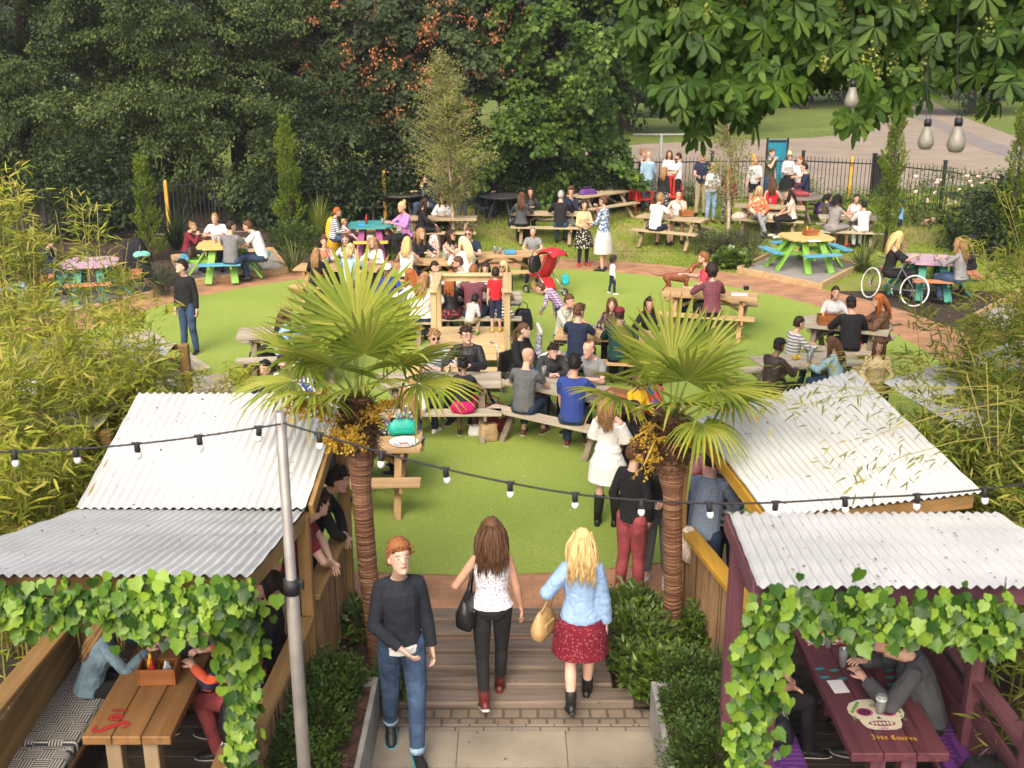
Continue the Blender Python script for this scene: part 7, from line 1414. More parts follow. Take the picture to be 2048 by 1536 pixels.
S_('t7f', 'person with grey curly hair among the upper palm fronds', 'T7', 'r', 778, 494, -80, hair='curly grey', top=GREY, bot=DDENIM)
S_('t8a', 'long blonde haired woman in white tank top seen from behind', 'T8', 'n', 815, 472, 10, sex='f', hair='long blond', top=WBAND, sleeve='tank', bot=DENIM)
S_('t8b', 'light brown haired woman in black jacket over grey top', 'T8', 'f', 842, 455, 140, sex='f', hair='long tan', top=BLACK, bot=BLACK, coat=.5)
S_('t8c', 'dark haired woman in sunglasses and sleeveless pink floral top', 'T8', 'f', 903, 457, 120, sex='f', hair='long dark', sk=2, top=PFLOR, sleeve='tank', bot=BLACK, acc=('sun',), arms=('table', 'reach'))
S_('t8d', 'man in navy with sunglasses behind the blonde in fleck blouse', 'T8', 'f', 938, 454, 195, hair='short brown', top=NAVY, sleeve='short', bot=DDENIM, acc=('sun',))
S_('t8e', 'blonde woman in white fleck blouse leaning over the table', 'T8', 'n', 950, 469, -35, sex='f', hair='long pale', top=BLOU, bot=BLACK, arms=('table', 'table'), lean=18)
S_('t9a', 'balding man in grey T-shirt behind the blue lunch box', 'T9', 'f', 1066, 456, 185, hair='crop grey', sk=0, top=GREY, sleeve='short', bot=DDENIM, acc=('headsun',))
S_('t6a', 'red haired woman in white bending over the crowded table', 'T6', 'n', 822, 524, -40, sex='f', hair='long red', top=WHITE, bot=DENIM, lean=18)
S_('t6b', 'dark haired man in pale shirt in profile left of the stage', 'T6', 'f', 870, 522, 130, hair='short dark', top=c_('pale lilac shirt', (.45, .46, .56)), bot=DENIM, acc=('beard',))
S_('t6c', 'blonde woman in white top just left of the stage rail', 'T6', 'n', 850, 543, 25, sex='f', hair='long tan', top=WHITE, bot=DENIM, coat=1)
S_('t6d', 'dark haired person in navy behind the left palm heart', 'T6', 'f', 722, 535, 180, hair='short dark', top=NAVY, bot=DENIM); S_('t6e', 'person in white cap among the left palm fronds', 'T6', 'f', 775, 528, 180, hair='short dark', hat=('cap', WHITE), top=BLUET, bot=DENIM, sk=3)
S_('t5a', 'long haired woman in leather jacket and red floral skirt behind the stage', 'T5', 'n', 902, 540, 8, sex='f', hair='long red', top=LEATH, bot=RFLOR, legs='skirt')
S_('t5b', 'man in red plaid shirt with his back to the stage', 'T5', 'n', 948, 526, 12, hair='short ginger', top=PLAID, bot=DDENIM, lean=4)
S_('t5c', 'bearded man in sunglasses and white T-shirt behind the stage rail', 'T5', 'f', 917, 512, -100, hair='short brown', top=WBAND, sleeve='short', bot=DENIM, acc=('sun', 'beard'))
S_('t5d', 'dark haired woman in black and white stripes facing the plaid shirt', 'T5', 'f', 970, 524, 185, sex='f', hair='long dark', sk=0, top=c_('breton stripe', (.60, .59, .57), 'stripe', (.02, .02, .03), 1.1), bot=DENIM)
S_('t5e', 'woman in striped fitted dress and black ankle boots right of the stage', 'T5', 'n', 1006, 562, -15, sex='f', hair='long dark', top=DSTR, sleeve='tank', bot=DSTR, legs='skirt', acc=('boot', 'blackheel'))
S_('t5f', 'blonde woman in sunglasses, black jacket and floral skirt right of the stage', 'T5', 'r', 1022, 526, -150, sex='f', hair='long blond', top=LEATH, bot=FLOR, legs='skirt', acc=('sun',), arms=('lap', 'lap'))
place('boy1', 'small boy in grey top crouching on the timber stage', (-.72, 18.05, .575), 25, 1.0, hair='short black', top=c_('fleck grey top', (.45, .45, .43), 'floral', (.2, .2, .2), 2), bot=KHAKI, pose='kneel', arms=('down', 'hold'), lean=38, sk=0, shoe=c_('green sock', (.12, .28, .03)))
place('boy2', 'boy in red T-shirt and navy shorts standing on the stage', (-.28, 18.35, .575), 5, 1.10, hair='short dark', top=REDC, sleeve='short', bot=NAVY, legs='knee', arms=('side', 'side'), sk=0, shoe=YELC)
S_('t2a', 'man in glasses and black leather jacket in front of the stage steps', 'T2', 'f', 934, 651, 195, hair='short dark', sk=1, top=LEATH, bot=DDENIM, acc=('glass',), hy=40, arms=('table', 'table'), coat=.6, det=2)
S_('t2b', 'man in sunglasses and light grey shirt beside the left palm', 'T2', 'f', 868, 657, 160, hair='short tan', top=c_('light blue grey shirt', (.42, .46, .52)), sleeve='elbow', bot=DENIM, acc=('sun',), det=2)
S_('t2c', 'woman in black knit top and magenta skirt seen from behind', 'T2', 'n', 928, 712, 6, sex='f', sk=3, hair='bun black', top=c_('black knit', (.022, .02, .02)), sleeve='cap', bot=MAG, legs='skirt', det=2, hem=1.04)
S_('t2d', 'person in long white shirt on the left end of the magenta woman bench', 'T2', 'n', 836, 715, 20, sex='f', hair='long blond', top=WHITE, bot=NAVY, coat=1.4, hem=.84, shoe=SH['white'], det=1)
T_('bend', 'man in purple gingham shirt bending over on the turf', 1120, 690, 548, -70, hair='short brown', sk=1, top=CHK, bot=NAVY, lean=52, arms=(((.16, .42, 1.12), (.5, 0, -1)), 'side'), hp=-10)
S_('t4a', 'man in pale check shirt leaning on the pint table', 'T4', 'f', 1140, 586, 130, hair='short brown', sk=0, top=PCHK, sleeve='elbow', bot=DENIM, lean=14, arms=('table', 'chin'))
S_('t4b', 'man in navy polo sitting with his back turned at the pint table', 'T4', 'n', 1158, 607, 22, hair='short brown', sk=0, top=NAVY, sleeve='short', bot=DDENIM, lean=6, det=2, hy=-25)
S_('t4c', 'long brown haired woman in dark floral blouse at the pint table', 'T4', 'f', 1224, 594, 185, sex='f', hair='long brown', top=c_('black floral blouse', (.05, .03, .035), 'floral', (.48, .33, .30), 1.2), bot=BLACK)
S_('t4d', 'person in burgundy cap and dark green top at the pint table', 'T4', 'n', 1240, 614, 12, hair='short dark', hat=('cap', MAROON), top=TEALD, bot=BLACK, coat=.6, lean=10)
S_('t4e', 'dark haired woman with sunglasses on her head behind the right palm', 'T4', 'f', 1300, 592, 190, sex='f', hair='long dark', top=BLACK, bot=BLACK, acc=('headsun',))
# ---- the bald man's table
S_('t3b', 'bald man in slate grey T-shirt and turned up jeans at the grey table', 'T3', 'n', 1056, 694, 22, hair='bald brown', sk=0, top=GREYT, sleeve='short', bot=DDENIM, legs='crop', shoe=SH['brown'], lean=12, hy=-25, arms=('table', 'tabin'), det=2)
S_('t3e', 'dark curly haired man in royal blue T-shirt at the grey table', 'T3', 'n', 1150, 708, 14, hair='short black', sk=2, top=BLUET, sleeve='short', bot=DDENIM, shoe=SH['maroon'], lean=10, arms=('down', 'table'), det=2)
S_('t3c', 'smiling man in dark grey jacket resting both forearms on the grey table', 'T3', 'f', 1106, 680, 175, hair='short dark', sk=1, top=c_('dark slate jacket', (.035, .038, .042)), bot=BLACK, lean=26, hp=0, hy=20, coat=.8, arms=('tabin', 'tabin'), det=2)
S_('t3d', 'short haired man in grey polo looking left at the grey table', 'T3', 'f', 1178, 678, -140, hair='crop ginger', sk=1, top=GREY, sleeve='short', bot=DDENIM, lean=16, det=2)
WC = P(1038, 812); place('wheel', 'woman in black coat in a wheelchair at the grey table', tuple(WC), 130, 1.66, sex='f', hair='pony brown', sk=4, top=c_('black coat', (.012, .012, .013)), bot=DENIM, pose='sit', seat=.50, arms=('lap', 'lap'), lean=6, coat=1, hy=25, det=2)
lp = P(1092, 735); place('lying', 'person lying face down on the turf with silver shoes in the air', (lp.x, lp.y, .0), 150, 1.68, sex='f', hair='long brown', top=WHITE, bot=c_('grey print leggings', (.20, .20, .25), 'floral', (.5, .5, .55)), pose='lie', lean=88, arms=('reach', 'reach'), shoe=SH['silver'])
# ---- near left table and people hidden by the palm
S_('t1a', 'long fair haired woman in dark print top at the teal bag table', 'T1', 'f', 805, 800, -60, sex='f', hair='long tan', sk=1, top=c_('violet print top', (.10, .09, .13), 'floral', (.42, .38, .40), .8), bot=BLACK, det=2, lean=12)
S_('t1b', 'person in dark top and jeans seen between the left booth roof and its post', 'T1', 'n', 652, 868, 10, hair='short dark', top=BLACK, bot=DENIM, det=1)
S_('t28', 'brown haired person in light blue shirt at the table left of the palm', 'T28', 'n', 575, 612, 60, sex='f', hair='long brown', top=LBLUE, bot=LDENIM); S_('t28b', 'person in blue white print behind the left palm fronds', 'T28', 'r', 610, 628, -70, sex='f', hair='bob dark', top=MULP, bot=LDENIM)
place('gl1', 'dark haired person with sunglasses on head just above the left roof', tuple(P(545, 905)), 200, 1.7, hair='short black', top=NAVY, bot=DENIM, pose='sit', acc=('headsun',), arms=('drink', 'lap')); place('gl2', 'person in white cap above the left roof beside the palm flowers', tuple(P(606, 900)), 170, 1.68, hair='short dark', hat=('cap', WHITE), top=MULP, bot=DENIM, pose='sit', arms=('hold', 'lap'), sk=3)
place('gl3', 'person in blue print top raising an arm above the left roof', tuple(P(578, 880)), 180, 1.62, sex='f', hair='bob dark', top=MULP, bot=LDENIM, pose='sit', arms=('up', 'lap'))

# ================================================================ THINGS ON AND AROUND THE TABLES
def obj1(name, lab, cat, mb, m, loc=(0, 0, 0), rz=0, group=None):
    o = mb.build(name, m); o.location = loc; o.rotation_euler = (0, 0, rz); return tag(o, lab, cat, group)
CADW = wood('caddy wood', (.30, .11, .035), 'X', .6, 1.0, .5); GLS = glassmat('clear glass'); BEER = glassmat('amber beer', (.75, .33, .03), .1); FOAM = plain('beer foam', (.75, .70, .58), .8); PAPER = plain('paper', (.72, .71, .68), .8, .04); MUST = plain('mustard yellow', (.62, .38, .02), .4); KETC = plain('ketchup red', (.38, .02, .015), .4); TEALB = plain('teal leather', (.01, .36, .27), .4, .12, 8, .3, 14); BLKL = plain('black bag leather', (.014, .014, .016), .38, .2, 8, .4, 14); TANL = plain('tan bag leather', (.46, .30, .13), .5, .25, 9, .4, 16); BRNL = plain('brown bag leather', (.055, .03, .022), .5, .25, 9, .4, 16); PURPB = plain('purple nylon', (.09, .03, .16), .6, .2, 10, .3); MARB = plain('maroon nylon', (.22, .015, .03), .6, .2, 10, .4, 20); ORB = plain('orange nylon', (.62, .14, .02), .6, .2, 10, .4, 20); KRAFT = plain('kraft paper', (.36, .24, .13), .85, .2, 9, .6, 20); METAL = plain('brushed metal', (.45, .45, .46), .35, .1, 10, .1, 30, .9); RUB = plain('tyre rubber', (.016, .016, .016), .8); TYW = plain('white tyre', (.70, .69, .66), .5)
def bag(lab, p, w, d, h, m, rz=0, handle=True, name='bag', sl=.75):
    r = thing(name, lab, 'bag', p, rz); b = MB(); R_ = []
    for z, k in ((0, .80), (.03, 1), (h * .45, 1.04), (h * .8, .9), (h * .97, sl), (h, sl * .8)): R_.append([(w / 2 * k * math.copysign(abs(math.cos(t)) ** .6, math.cos(t)), d / 2 * k * (1 if z < h * .7 else .7) * math.copysign(abs(math.sin(t)) ** .6, math.sin(t)), z + .012 * math.sin(3 * t + z * 20)) for t in np.linspace(0, 2 * math.pi, 17)[:-1]])
    b.loft(R_); b.build('body', m, r)
    if handle: b = MB(); b.tube([(-w * .25, 0, h * .93), (-w * .22, 0, h * 1.22), (0, .01, h * 1.34), (w * .22, 0, h * 1.22), (w * .25, 0, h * .93)], .009, 6); b.build('handle', m, r)
    b = MB(); b.bbox((0, -d * .40, h * .42), (w * .55, d * .22, h * .42), None, 0, .02); b.build('pocket', m, r); return r
def caddy(lab, p, rz=0, s=1, fill=1):
    r = thing('condiment_caddy', lab, 'caddy', p, rz); b = MB(); w, d, h = .30 * s, .20 * s, .15 * s
    for sx in (-1, 1): b.bbox((sx * w / 2, 0, h / 2), (.014, d, h)); b.bbox((0, sx * (d / 2 - .008), h / 2 - .001), (w - .016, .014, h - .003))
    b.bbox((0, 0, .008), (w - .02, d - .02, .012)); b.bbox((0, 0, h * .45), (.012, d - .03, h * .8)); b.build('box', CADW, r)
    for k, (x, y, m, hh) in enumerate(((-.07, .03, MUST, .20), (-.04, -.04, KETC, .19), (.06, .02, PAPER, .13), (.09, -.03, GLS, .16))[:4 if fill else 2]):
        b = MB(); b.lathe([(.001, 0), (.026, 0), (.027, hh * .6), (.014, hh * .8), (.011, hh), (.001, hh)], (x * s, y * s, .014), 10); b.build('bottle' if k < 2 else 'jar', m, r)
    return r
def glass(lab, p, full=.6, m=None, g='pint glasses and drinks on the tables'):
    r = thing('drinking_glass', lab, 'glass', p, 0, g); b = MB(); b.lathe([(.001, 0), (.029, 0), (.042, .145), (.039, .145), (.027, .01), (.001, .008)], n=14); b.build('glass', GLS, r)
    if full: b = MB(); b.lathe([(.001, .010), (.0265, .010), (.0265 + .012 * full, .008 + .13 * full), (.001, .008 + .13 * full)], n=14); b.build('drink', m or BEER, r)
def tp(u, v, z=.745): p = G(u, v, z); return (p.x, p.y, p.z + .002)
caddy('brown condiment caddy on the table of the two men in white', tp(1372, 432), .2, 1.05); caddy('brown condiment caddy on the empty painted amber table', tp(1620, 470, .815), .3); caddy('open wooden caddy between the grey shirt woman and the black cap man', tp(1655, 648), -.1, 1.1, 0)
caddy('wooden condiment caddy holding a mustard bottle on the lettered table', (-2.74, 7.45, .705), .05, .92)
glass('single amber pint on the table beside the navy polo man', tp(1188, 668), .75)
glass('pint of beer in front of the maroon jumper woman', tp(432, 486, .815), .8); glass('pint at the right of the gravel pad table', tp(478, 490, .815), .5)
glass('empty glass by the forearms of the dark grey jacket man', tp(1088, 752), .1); glass('half pint in front of the royal blue T-shirt', tp(1140, 768), .3); glass('amber glass beside the grey polo man', tp(1200, 752), .6); glass('pale drink on the table of the fleck blouse woman', tp(893, 520), .5); glass('empty glass left of the blue lunch box', tp(990, 506), .1); glass('second empty glass left of the blue lunch box', tp(1000, 508), .05); glass('orange drink in front of the rust top woman', tp(655, 528), .7, MUST); glass('yellow drink by the white framed sunglasses', tp(690, 532), .7, MUST)
glass('pint on the pink table before the blonde in black', tp(1836, 520, .815), .5); glass('dark drink in the middle of the right pink table', tp(1870, 522, .815), .6, BRNL); glass('beer glass on the coral jacket table', tp(1540, 408), .7); glass('tall glass on the flower table', tp(1622, 715), .2); glass('glass with straw on the flower table by the aqua sweater', tp(1618, 725), .5); glass('glass on the turquoise table', tp(765, 448, .815), .5)
glass('tall empty tumbler on the purple table near the hooded person', (2.62, 7.62, .722), 0, g='glasses on the sugar skull table'); glass('milky drink standing on the sugar skull', (2.71, 6.98, .722), .95, PAPER, 'glasses on the sugar skull table'); glass('empty pint glass at the back of the purple table', (2.58, 7.9, .722), 0, g='glasses on the sugar skull table')
def slab(name, lab, cat, p, sx, sy, sz, m, rz=0): b = MB(); b.bbox((0, 0, sz / 2), (sx, sy, sz), None, 0, sz * .4); return obj1(name, lab, cat, b, m, p, rz)
slab('paper_note', 'white paper slip on the purple table', 'paper', (2.50, 7.32, .722), .12, .17, .004, PAPER, .1); slab('newspaper', 'open magazine with bright pictures at the far end of the purple table', 'magazine', (2.62, 8.06, .722), .42, .28, .012, c_('magazine print', (.62, .58, .5), 'blotch', (.35, .08, .05), 2), .05)
slab('mobile_phone', 'white phone on the lettered table', 'phone', (-2.80, 8.02, .705), .075, .15, .01, PAPER, 1.3); slab('camera', 'black camera lying with its cable on the lettered table', 'camera', (-2.60, 7.78, .705), .14, .09, .08, BLKL, .3); slab('mobile_phone', 'black phone by the right edge of the lettered table', 'phone', (-2.50, 7.93, .705), .08, .15, .01, BLKL, -.6)
b = MB(); b.tube([(.0, 0, .004), (.08, .06, .004), (.14, -.02, .004), (.05, -.08, .004), (-.05, -.02, .004), (-.16, .08, .004), (-.2, .1, .004)], .003, 5); obj1('charging_cable', 'white charging cable curled on the lettered table', 'cable', b, PAPER, (-2.62, 7.92, .706))
slab('clipboard', 'clipboard with white menu on the dog table', 'clipboard', tp(1479, 590), .22, .30, .012, PAPER, 1.4); slab('menu', 'white menu sheet on the painted amber table', 'menu', tp(1628, 482, .815), .3, .2, .004, PAPER, .1); slab('napkin', 'white napkins on the low table by the yew', 'napkin', tp(1690, 432), .3, .2, .02, PAPER); slab('lunch_box', 'bright blue lunch box on the fresh timber table', 'box', tp(1020, 508), .26, .18, .09, plain('blue plastic', (.06, .26, .46), .5), .1); slab('tray', 'wooden tray with a dark menu near the right palm', 'tray', tp(1240, 790), .42, .28, .05, CADW, -.5)
slab('flower_posy', 'yellow flowers lying on the flower table', 'flowers', tp(1592, 718), .12, .08, .05, MUST, .3); slab('black_box', 'small black box on the dog table', 'box', tp(1492, 580), .10, .10, .08, BLKL)
b = MB(); b.lathe([(.001, 0), (.03, 0), (.032, .15), (.014, .19), (.012, .23), (.001, .23)], n=12); obj1('ketchup_bottle', 'red sauce bottle on the turquoise table', 'bottle', b, KETC, tp(733, 447, .815)); slab('paper_packet', 'bright blue packet on the turquoise table', 'packet', tp(722, 452, .815), .2, .1, .04, plain('blue packet', (.05, .3, .62), .5), .4)
# white round sign board lying on the near table, with red and dark blue marks
r = thing('round_tray', 'white round tray with dark blue ring of letters on the near table', 'tray', tp(808, 886), .0); b = MB(); b.lathe([(.001, 0), (.155, 0), (.18, .022), (.175, .026), (.15, .008), (.001, .008)], n=32); b.build('disc', PAPER, r)
flat('printed_ring', [q for a in range(-150, -25, 22) for q in strokes([(arc(0, 0, .125, .125, a, a + 13, 3), .013)], 0, 0)] + strokes([([(-.06, -.02), (-.02, -.045), (.02, -.02), (.06, -.045)], .012), ([(-.05, -.055), (.05, -.06)], .008)], 1, 0), [plain('ink blue', (.03, .04, .10), .6), KETC], r, .0105)
# bags
bag('teal leather handbag standing on the near table', tp(806, 868), .36, .18, .19, TEALB, .2, True, 'bag', .5); slab('scarf', 'black and white scarf beside the teal handbag', 'scarf', tp(775, 868), .22, .12, .05, c_('bw scarf', (.02, .02, .02), 'blotch', (.6, .6, .6), 2), .3)
bag('black leather backpack on the turf behind the timber stage', tuple(P(1046, 660)), .36, .25, .42, BLKL, .3, name='backpack'); bag('maroon and orange rucksack against the bench of the bald man', tuple(P(985, 862)), .42, .30, .40, MARB, .5, name='backpack'); bag('orange base pack behind the maroon rucksack', tuple(P(1000, 850)), .40, .24, .24, ORB, .4, False, 'backpack')
bag('crumpled brown paper bag on the turf below the rucksack', tuple(P(978, 882)), .26, .16, .26, KRAFT, .2, False, 'paper_bag', .95); bag('white paper bag beside the crumpled brown one', tuple(P(952, 872)), .22, .14, .16, PAPER, .0, False, 'paper_bag', .9)
bag('brown leather holdall on the turf at the left table', tuple(P(520, 752)), .55, .28, .26, BRNL, .1, True, 'holdall', .9); bag('black rolled jacket bag behind the brown holdall', tuple(P(528, 730)), .5, .3, .28, BLKL, .1, False); bag('black rucksack on the path side bench of the left booth', (-2.04, 7.15, .40), .34, .24, .32, BLKL, .4, True, 'backpack'); bag('black rucksack on the outer bench of the purple booth', (3.24, 6.35, .42), .30, .40, .34, BLKL, .2, True, 'backpack'); bag('dark folded bag on the cushion behind the purple booth ivy', (1.92, 7.05, .45), .34, .3, .18, BLKL, .2, False)
bag('purple sports bag on the empty angled table', tp(1175, 392), .55, .22, .20, PURPB, .4); bag('dark rucksack on the bench by the red skirted table', tuple(G(1645, 430, .2)), .5, .35, .35, PURPB, .2, True, 'backpack'); bag('brown shoulder bag behind the maroon jumper woman', tuple(G(385, 515, .5)), .26, .14, .24, BRNL, 1.2); bag('black handbag beside the long haired woman on the grass bench', tuple(G(1025, 452, .46)), .24, .14, .22, BLKL, .2); bag('grey helmet bag at the right end of the grass bench', tuple(G(1140, 452, .46)), .28, .2, .2, c_('grey bag', (.12, .12, .12)), 0, False); bag('burgundy bag on the grass right of the birch', tuple(G(893, 452)), .5, .3, .22, MARB, .1, False)
for key, lab, m, w, d, h, off, strap in (('brun', 'black leather shoulder bag carried by the woman in lace print top', BLKL, .34, .17, .27, (-.205, -.02, .80), .52), ('blon', 'tan leather satchel held by the blonde woman in pale blue shirt', TANL, .30, .14, .24, (-.32, .12, .62), .20)):
    M = PEO[key]['M']; p = M @ Vector(off); r = bag(lab, tuple(p), w, d, h, m, R(78 if key == 'brun' else 60), False, 'handbag', .6); b = MB(); q = (PEO[key]['sh'][0] if key == 'brun' else PEO[key]['hands'][0]) - p; q = Matrix.Rotation(-r.rotation_euler.z, 3, 'Z') @ q; up = Vector((0, 0, .05))
    b.tube([(-w * .35, 0, h * .85), Vector((-w * .28, 0, h * .9)).lerp(q, .6), q + up, Vector((w * .28, 0, h * .9)).lerp(q, .6), (w * .35, 0, h * .85)], .010, 6); b.build('strap', m, r)
# coats and cloths
def drape(name, lab, cat, p, w, d, h, m, rz=0, seed=1):
    b = MB(); n = 18; R_ = []
    for z, k in ((0, 1.0), (h * .3, .95), (h * .7, .8), (h * .93, .55), (h, .2)): R_.append([(w / 2 * k * math.cos(t) * (1 + .12 * math.sin(5 * t + seed)), d / 2 * k * math.sin(t) * (1 + .15 * math.sin(4 * t + seed)), z + .02 * math.sin(3 * t + seed)) for t in np.linspace(0, 2 * math.pi, n + 1)[:-1]])
    b.loft(R_); return obj1(name, lab, cat, b, m, p, rz)
drape('coat', 'cream jacket hung over the bench left of the coral jacket', 'jacket', tuple(G(1480, 436, .455)), .5, .3, .15, CREAM, .3); drape('coat', 'cream jacket on the bench behind the coral jacket', 'jacket', tuple(G(1545, 438, .44)), .45, .3, .2, CREAM, .1, 3); drape('coat', 'red coat over the bench end beside the aqua sweater', 'coat', tuple(G(1703, 718, .2)), .55, .4, .42, REDC, .2, 2); drape('coat', 'beige coat heaped below the red coat', 'coat', tuple(G(1716, 745, .0)), .62, .5, .5, BEIGE, .5, 4); drape('coat', 'dark coat heap on a chair left of the slim yew', 'coat', tuple(G(278, 560, .05)), .62, .5, .98, BLACK, .2, 5); drape('scarf', 'mint green scarf thrown over the dark coat heap', 'scarf', tuple(G(284, 512, .86)), .36, .2, .09, c_('mint cloth', (.16, .52, .40)), .3, 6); drape('blanket', 'yellow blanket on a buggy behind the rust top woman', 'blanket', tuple(G(668, 500, .1)), .42, .5, .85, YELC, .5, 7); drape('shawl', 'pale shawl over the check shirt man rail end', 'shawl', (1.66, 9.5, .72), .20, .22, .32, CREAM, 0, 8); drape('cardigan', 'pink white cardigan hanging by the black jacket woman', 'cardigan', tuple(G(868, 520, .2)), .3, .25, .62, PFLOR, .2, 9)
# high chair, pushchair, wheelchair, bicycle, dog
p = G(803, 505); r = thing('high_chair', 'white high chair at the right of the turquoise table', 'high chair', p, R(120)); b = MB(); b.bbox((0, 0, .62), (.34, .34, .06), None, 0, .02); b.bbox((0, -.16, .82), (.34, .05, .36), None, 0, .02); b.bbox((0, .2, .76), (.38, .2, .025), None, 0, .01); b.build('seat', WHITE, r)
for sx in (-1, 1):
    for sy in (-1, 1): b = MB(); b.tube([(sx * .13, sy * .12, .6), (sx * .23, sy * .22, 0)], .013, 6); b.build('leg', METAL, r)
def wheel(root, c, rad, ax, tw, spokes, tm, rim=METAL, nm='wheel'):
    c = Vector(c); ax = Vector(ax).normalized(); a = ax.orthogonal().normalized(); q = ax.cross(a); cir = lambda r_, n=28: [c + (a * math.cos(2 * math.pi * k / n) + q * math.sin(2 * math.pi * k / n)) * r_ for k in range(n + 1)]
    b = MB(); b.tube(cir(rad), tw, 8, 0, False); o = b.build(nm, tm, root); b = MB(); b.tube(cir(rad - tw * 1.2), tw * .35, 6, 0, False)
    for k in range(spokes): t = 2 * math.pi * k / spokes; b.tube([c + ax * (.02 * (-1) ** k), c + (a * math.cos(t) + q * math.sin(t)) * (rad - tw)], .0018 if spokes > 8 else .007, 4)
    b.tube([c - ax * .035, c + ax * .035], .018, 8); b.build('spokes', rim, o); return o
p = G(1092, 590); r = thing('pushchair', 'red and black pushchair parked beside the lunch box table', 'pushchair', p, R(38)); b = MB()
for sx in (-1, 1): b.tube([(sx * .20, .42, .12), (sx * .20, -.12, .70), (sx * .21, -.30, 1.02), (sx * .20, -.40, 1.03)], .012, 6); b.tube([(sx * .20, -.38, .12), (sx * .20, .20, .62)], .012, 6); b.tube([(sx * .2, -.38, .12), (sx * .2, .42, .12)], .008, 6)
b.build('frame', METAL, r); b = MB(); b.loft([[(x * .19, y0 + .04 * abs(x), z0) for x in (-1, -.5, 0, .5, 1)] + [(x * .19, y0 + .03 + .04 * abs(x), z0 + .02) for x in (1, .5, 0, -.5, -1)] for y0, z0 in ((.32, .42), (.05, .38), (-.12, .62), (-.22, .92))], 0, True, False); b.build('seat', plain('red canvas', (.50, .02, .03), .8), r)
b = MB(); b.loft([[(x * .21, -.20 + .36 * math.sin(t) , .78 + .30 * math.cos(t) - .05 * x * x) for x in np.linspace(-1, 1, 7)] + [(x * .20, -.20 + .34 * math.sin(t), .77 + .28 * math.cos(t) - .05 * x * x) for x in np.linspace(1, -1, 7)] for t in np.linspace(-.9, 1.1, 7)]); b.build('hood', plain('red canvas', (.5, .02, .03)), r); drape('basket_bag', None, None, (0, 0, 0), .36, .4, .25, REDC); o = bpy.context.scene.objects['basket_bag']; o.parent = r; o.location = (0, -.05, .14); o.name = 'basket'
for k in ('label', 'category'):
    if k in o: del o[k]
for sx in (-1, 1):
    for sy in (-.38, .42): wheel(r, (sx * .22, sy, .085), .085, (1, 0, 0), .02, 5, RUB)
bag('black changing bag hanging behind the pushchair', tuple(p + Vector((-.25, -.05, .52))), .3, .16, .36, BLKL, R(38)); drape('cloth', 'turquoise cloth hanging off the pushchair foot', 'cloth', tuple(p + Vector((.42, .12, .22))), .18, .16, .22, plain('turquoise cloth', (.03, .42, .46), .8), 0, 3)
r = thing('wheelchair', 'wheelchair with knobbly black wheels under the woman in black coat', 'wheelchair', WC, R(-130)); b = MB(); b.bbox((0, .02, .48), (.44, .46, .035)); b.bbox((0, -.23, .68), (.38, .05, .34), None, 0, .02); b.build('seat', BLKL, r); b = MB()
for sx in (-1, 1): b.tube([(sx * .22, -.22, .40), (sx * .22, -.26, .98), (sx * .22, -.38, 1.0)], .014, 6); b.tube([(sx * .22, -.22, .42), (sx * .22, .26, .42), (sx * .2, .46, .12)], .013, 6); b.bbox((sx * .2, .48, .10), (.12, .16, .02))
b.build('frame', METAL, r)
for sx in (-1, 1): wheel(r, (sx * .29, -.1, .305), .28, (1, 0, 0), .024, 14, RUB); wheel(r, (sx * .22, .3, .09), .08, (1, 0, 0), .018, 5, RUB, nm='castor')
a, c2 = P(1748, 598), P(1808, 610); r = thing('bicycle', 'dark bicycle with white tyres leaning by the gravel pad', 'bicycle', (a + c2) / 2, math.atan2(c2.y - a.y, c2.x - a.x)); FR = plain('black bike frame', (.10, .10, .11), .3); L_ = .52; b = MB(); t_ = Matrix.Rotation(R(-12), 3, 'X')
wA = wheel(r, t_ @ Vector((-L_, 0, .33)), .32, t_ @ Vector((.45, 1, 0)), .015, 16, TYW); wB = wheel(r, t_ @ Vector((L_, 0, .33)), .32, t_ @ Vector((0, 1, 0)), .015, 16, TYW)
for q in (((-L_, 0, .33), (-.42, 0, .62), (-.36, 0, .88)), ((-.42, 0, .66), (.14, 0, .76)), ((-.40, 0, .58), (.02, 0, .28)), ((.02, 0, .28), (.16, 0, .86)), ((.02, 0, .28), (L_, 0, .33)), ((L_, 0, .33), (.14, 0, .74))): b.tube([t_ @ Vector(v) for v in q], .015, 7)
b.build('frame', FR, r); b = MB(); b.tube([t_ @ Vector(v) for v in ((-.22, -.30, .94), (-.34, -.24, .92), (-.37, 0, .90), (-.34, .24, .92), (-.22, .30, .94))], .012, 6); b.build('handlebar', METAL, r); b = MB(); b.ball(t_ @ Vector((.18, 0, .90)), (.14, .07, .03), 10, 6); b.build('saddle', BRNL, r); b = MB(); b.tube([t_ @ Vector((.02, -.06, .28)), t_ @ Vector((.02, .06, .28))], .02, 8); b.tube([t_ @ Vector((.02, -.08, .28)), t_ @ Vector((.12, -.09, .16))], .009, 6); b.tube([t_ @ Vector((.02, .08, .28)), t_ @ Vector((-.08, .09, .40))], .009, 6); b.build('crank', METAL, r)
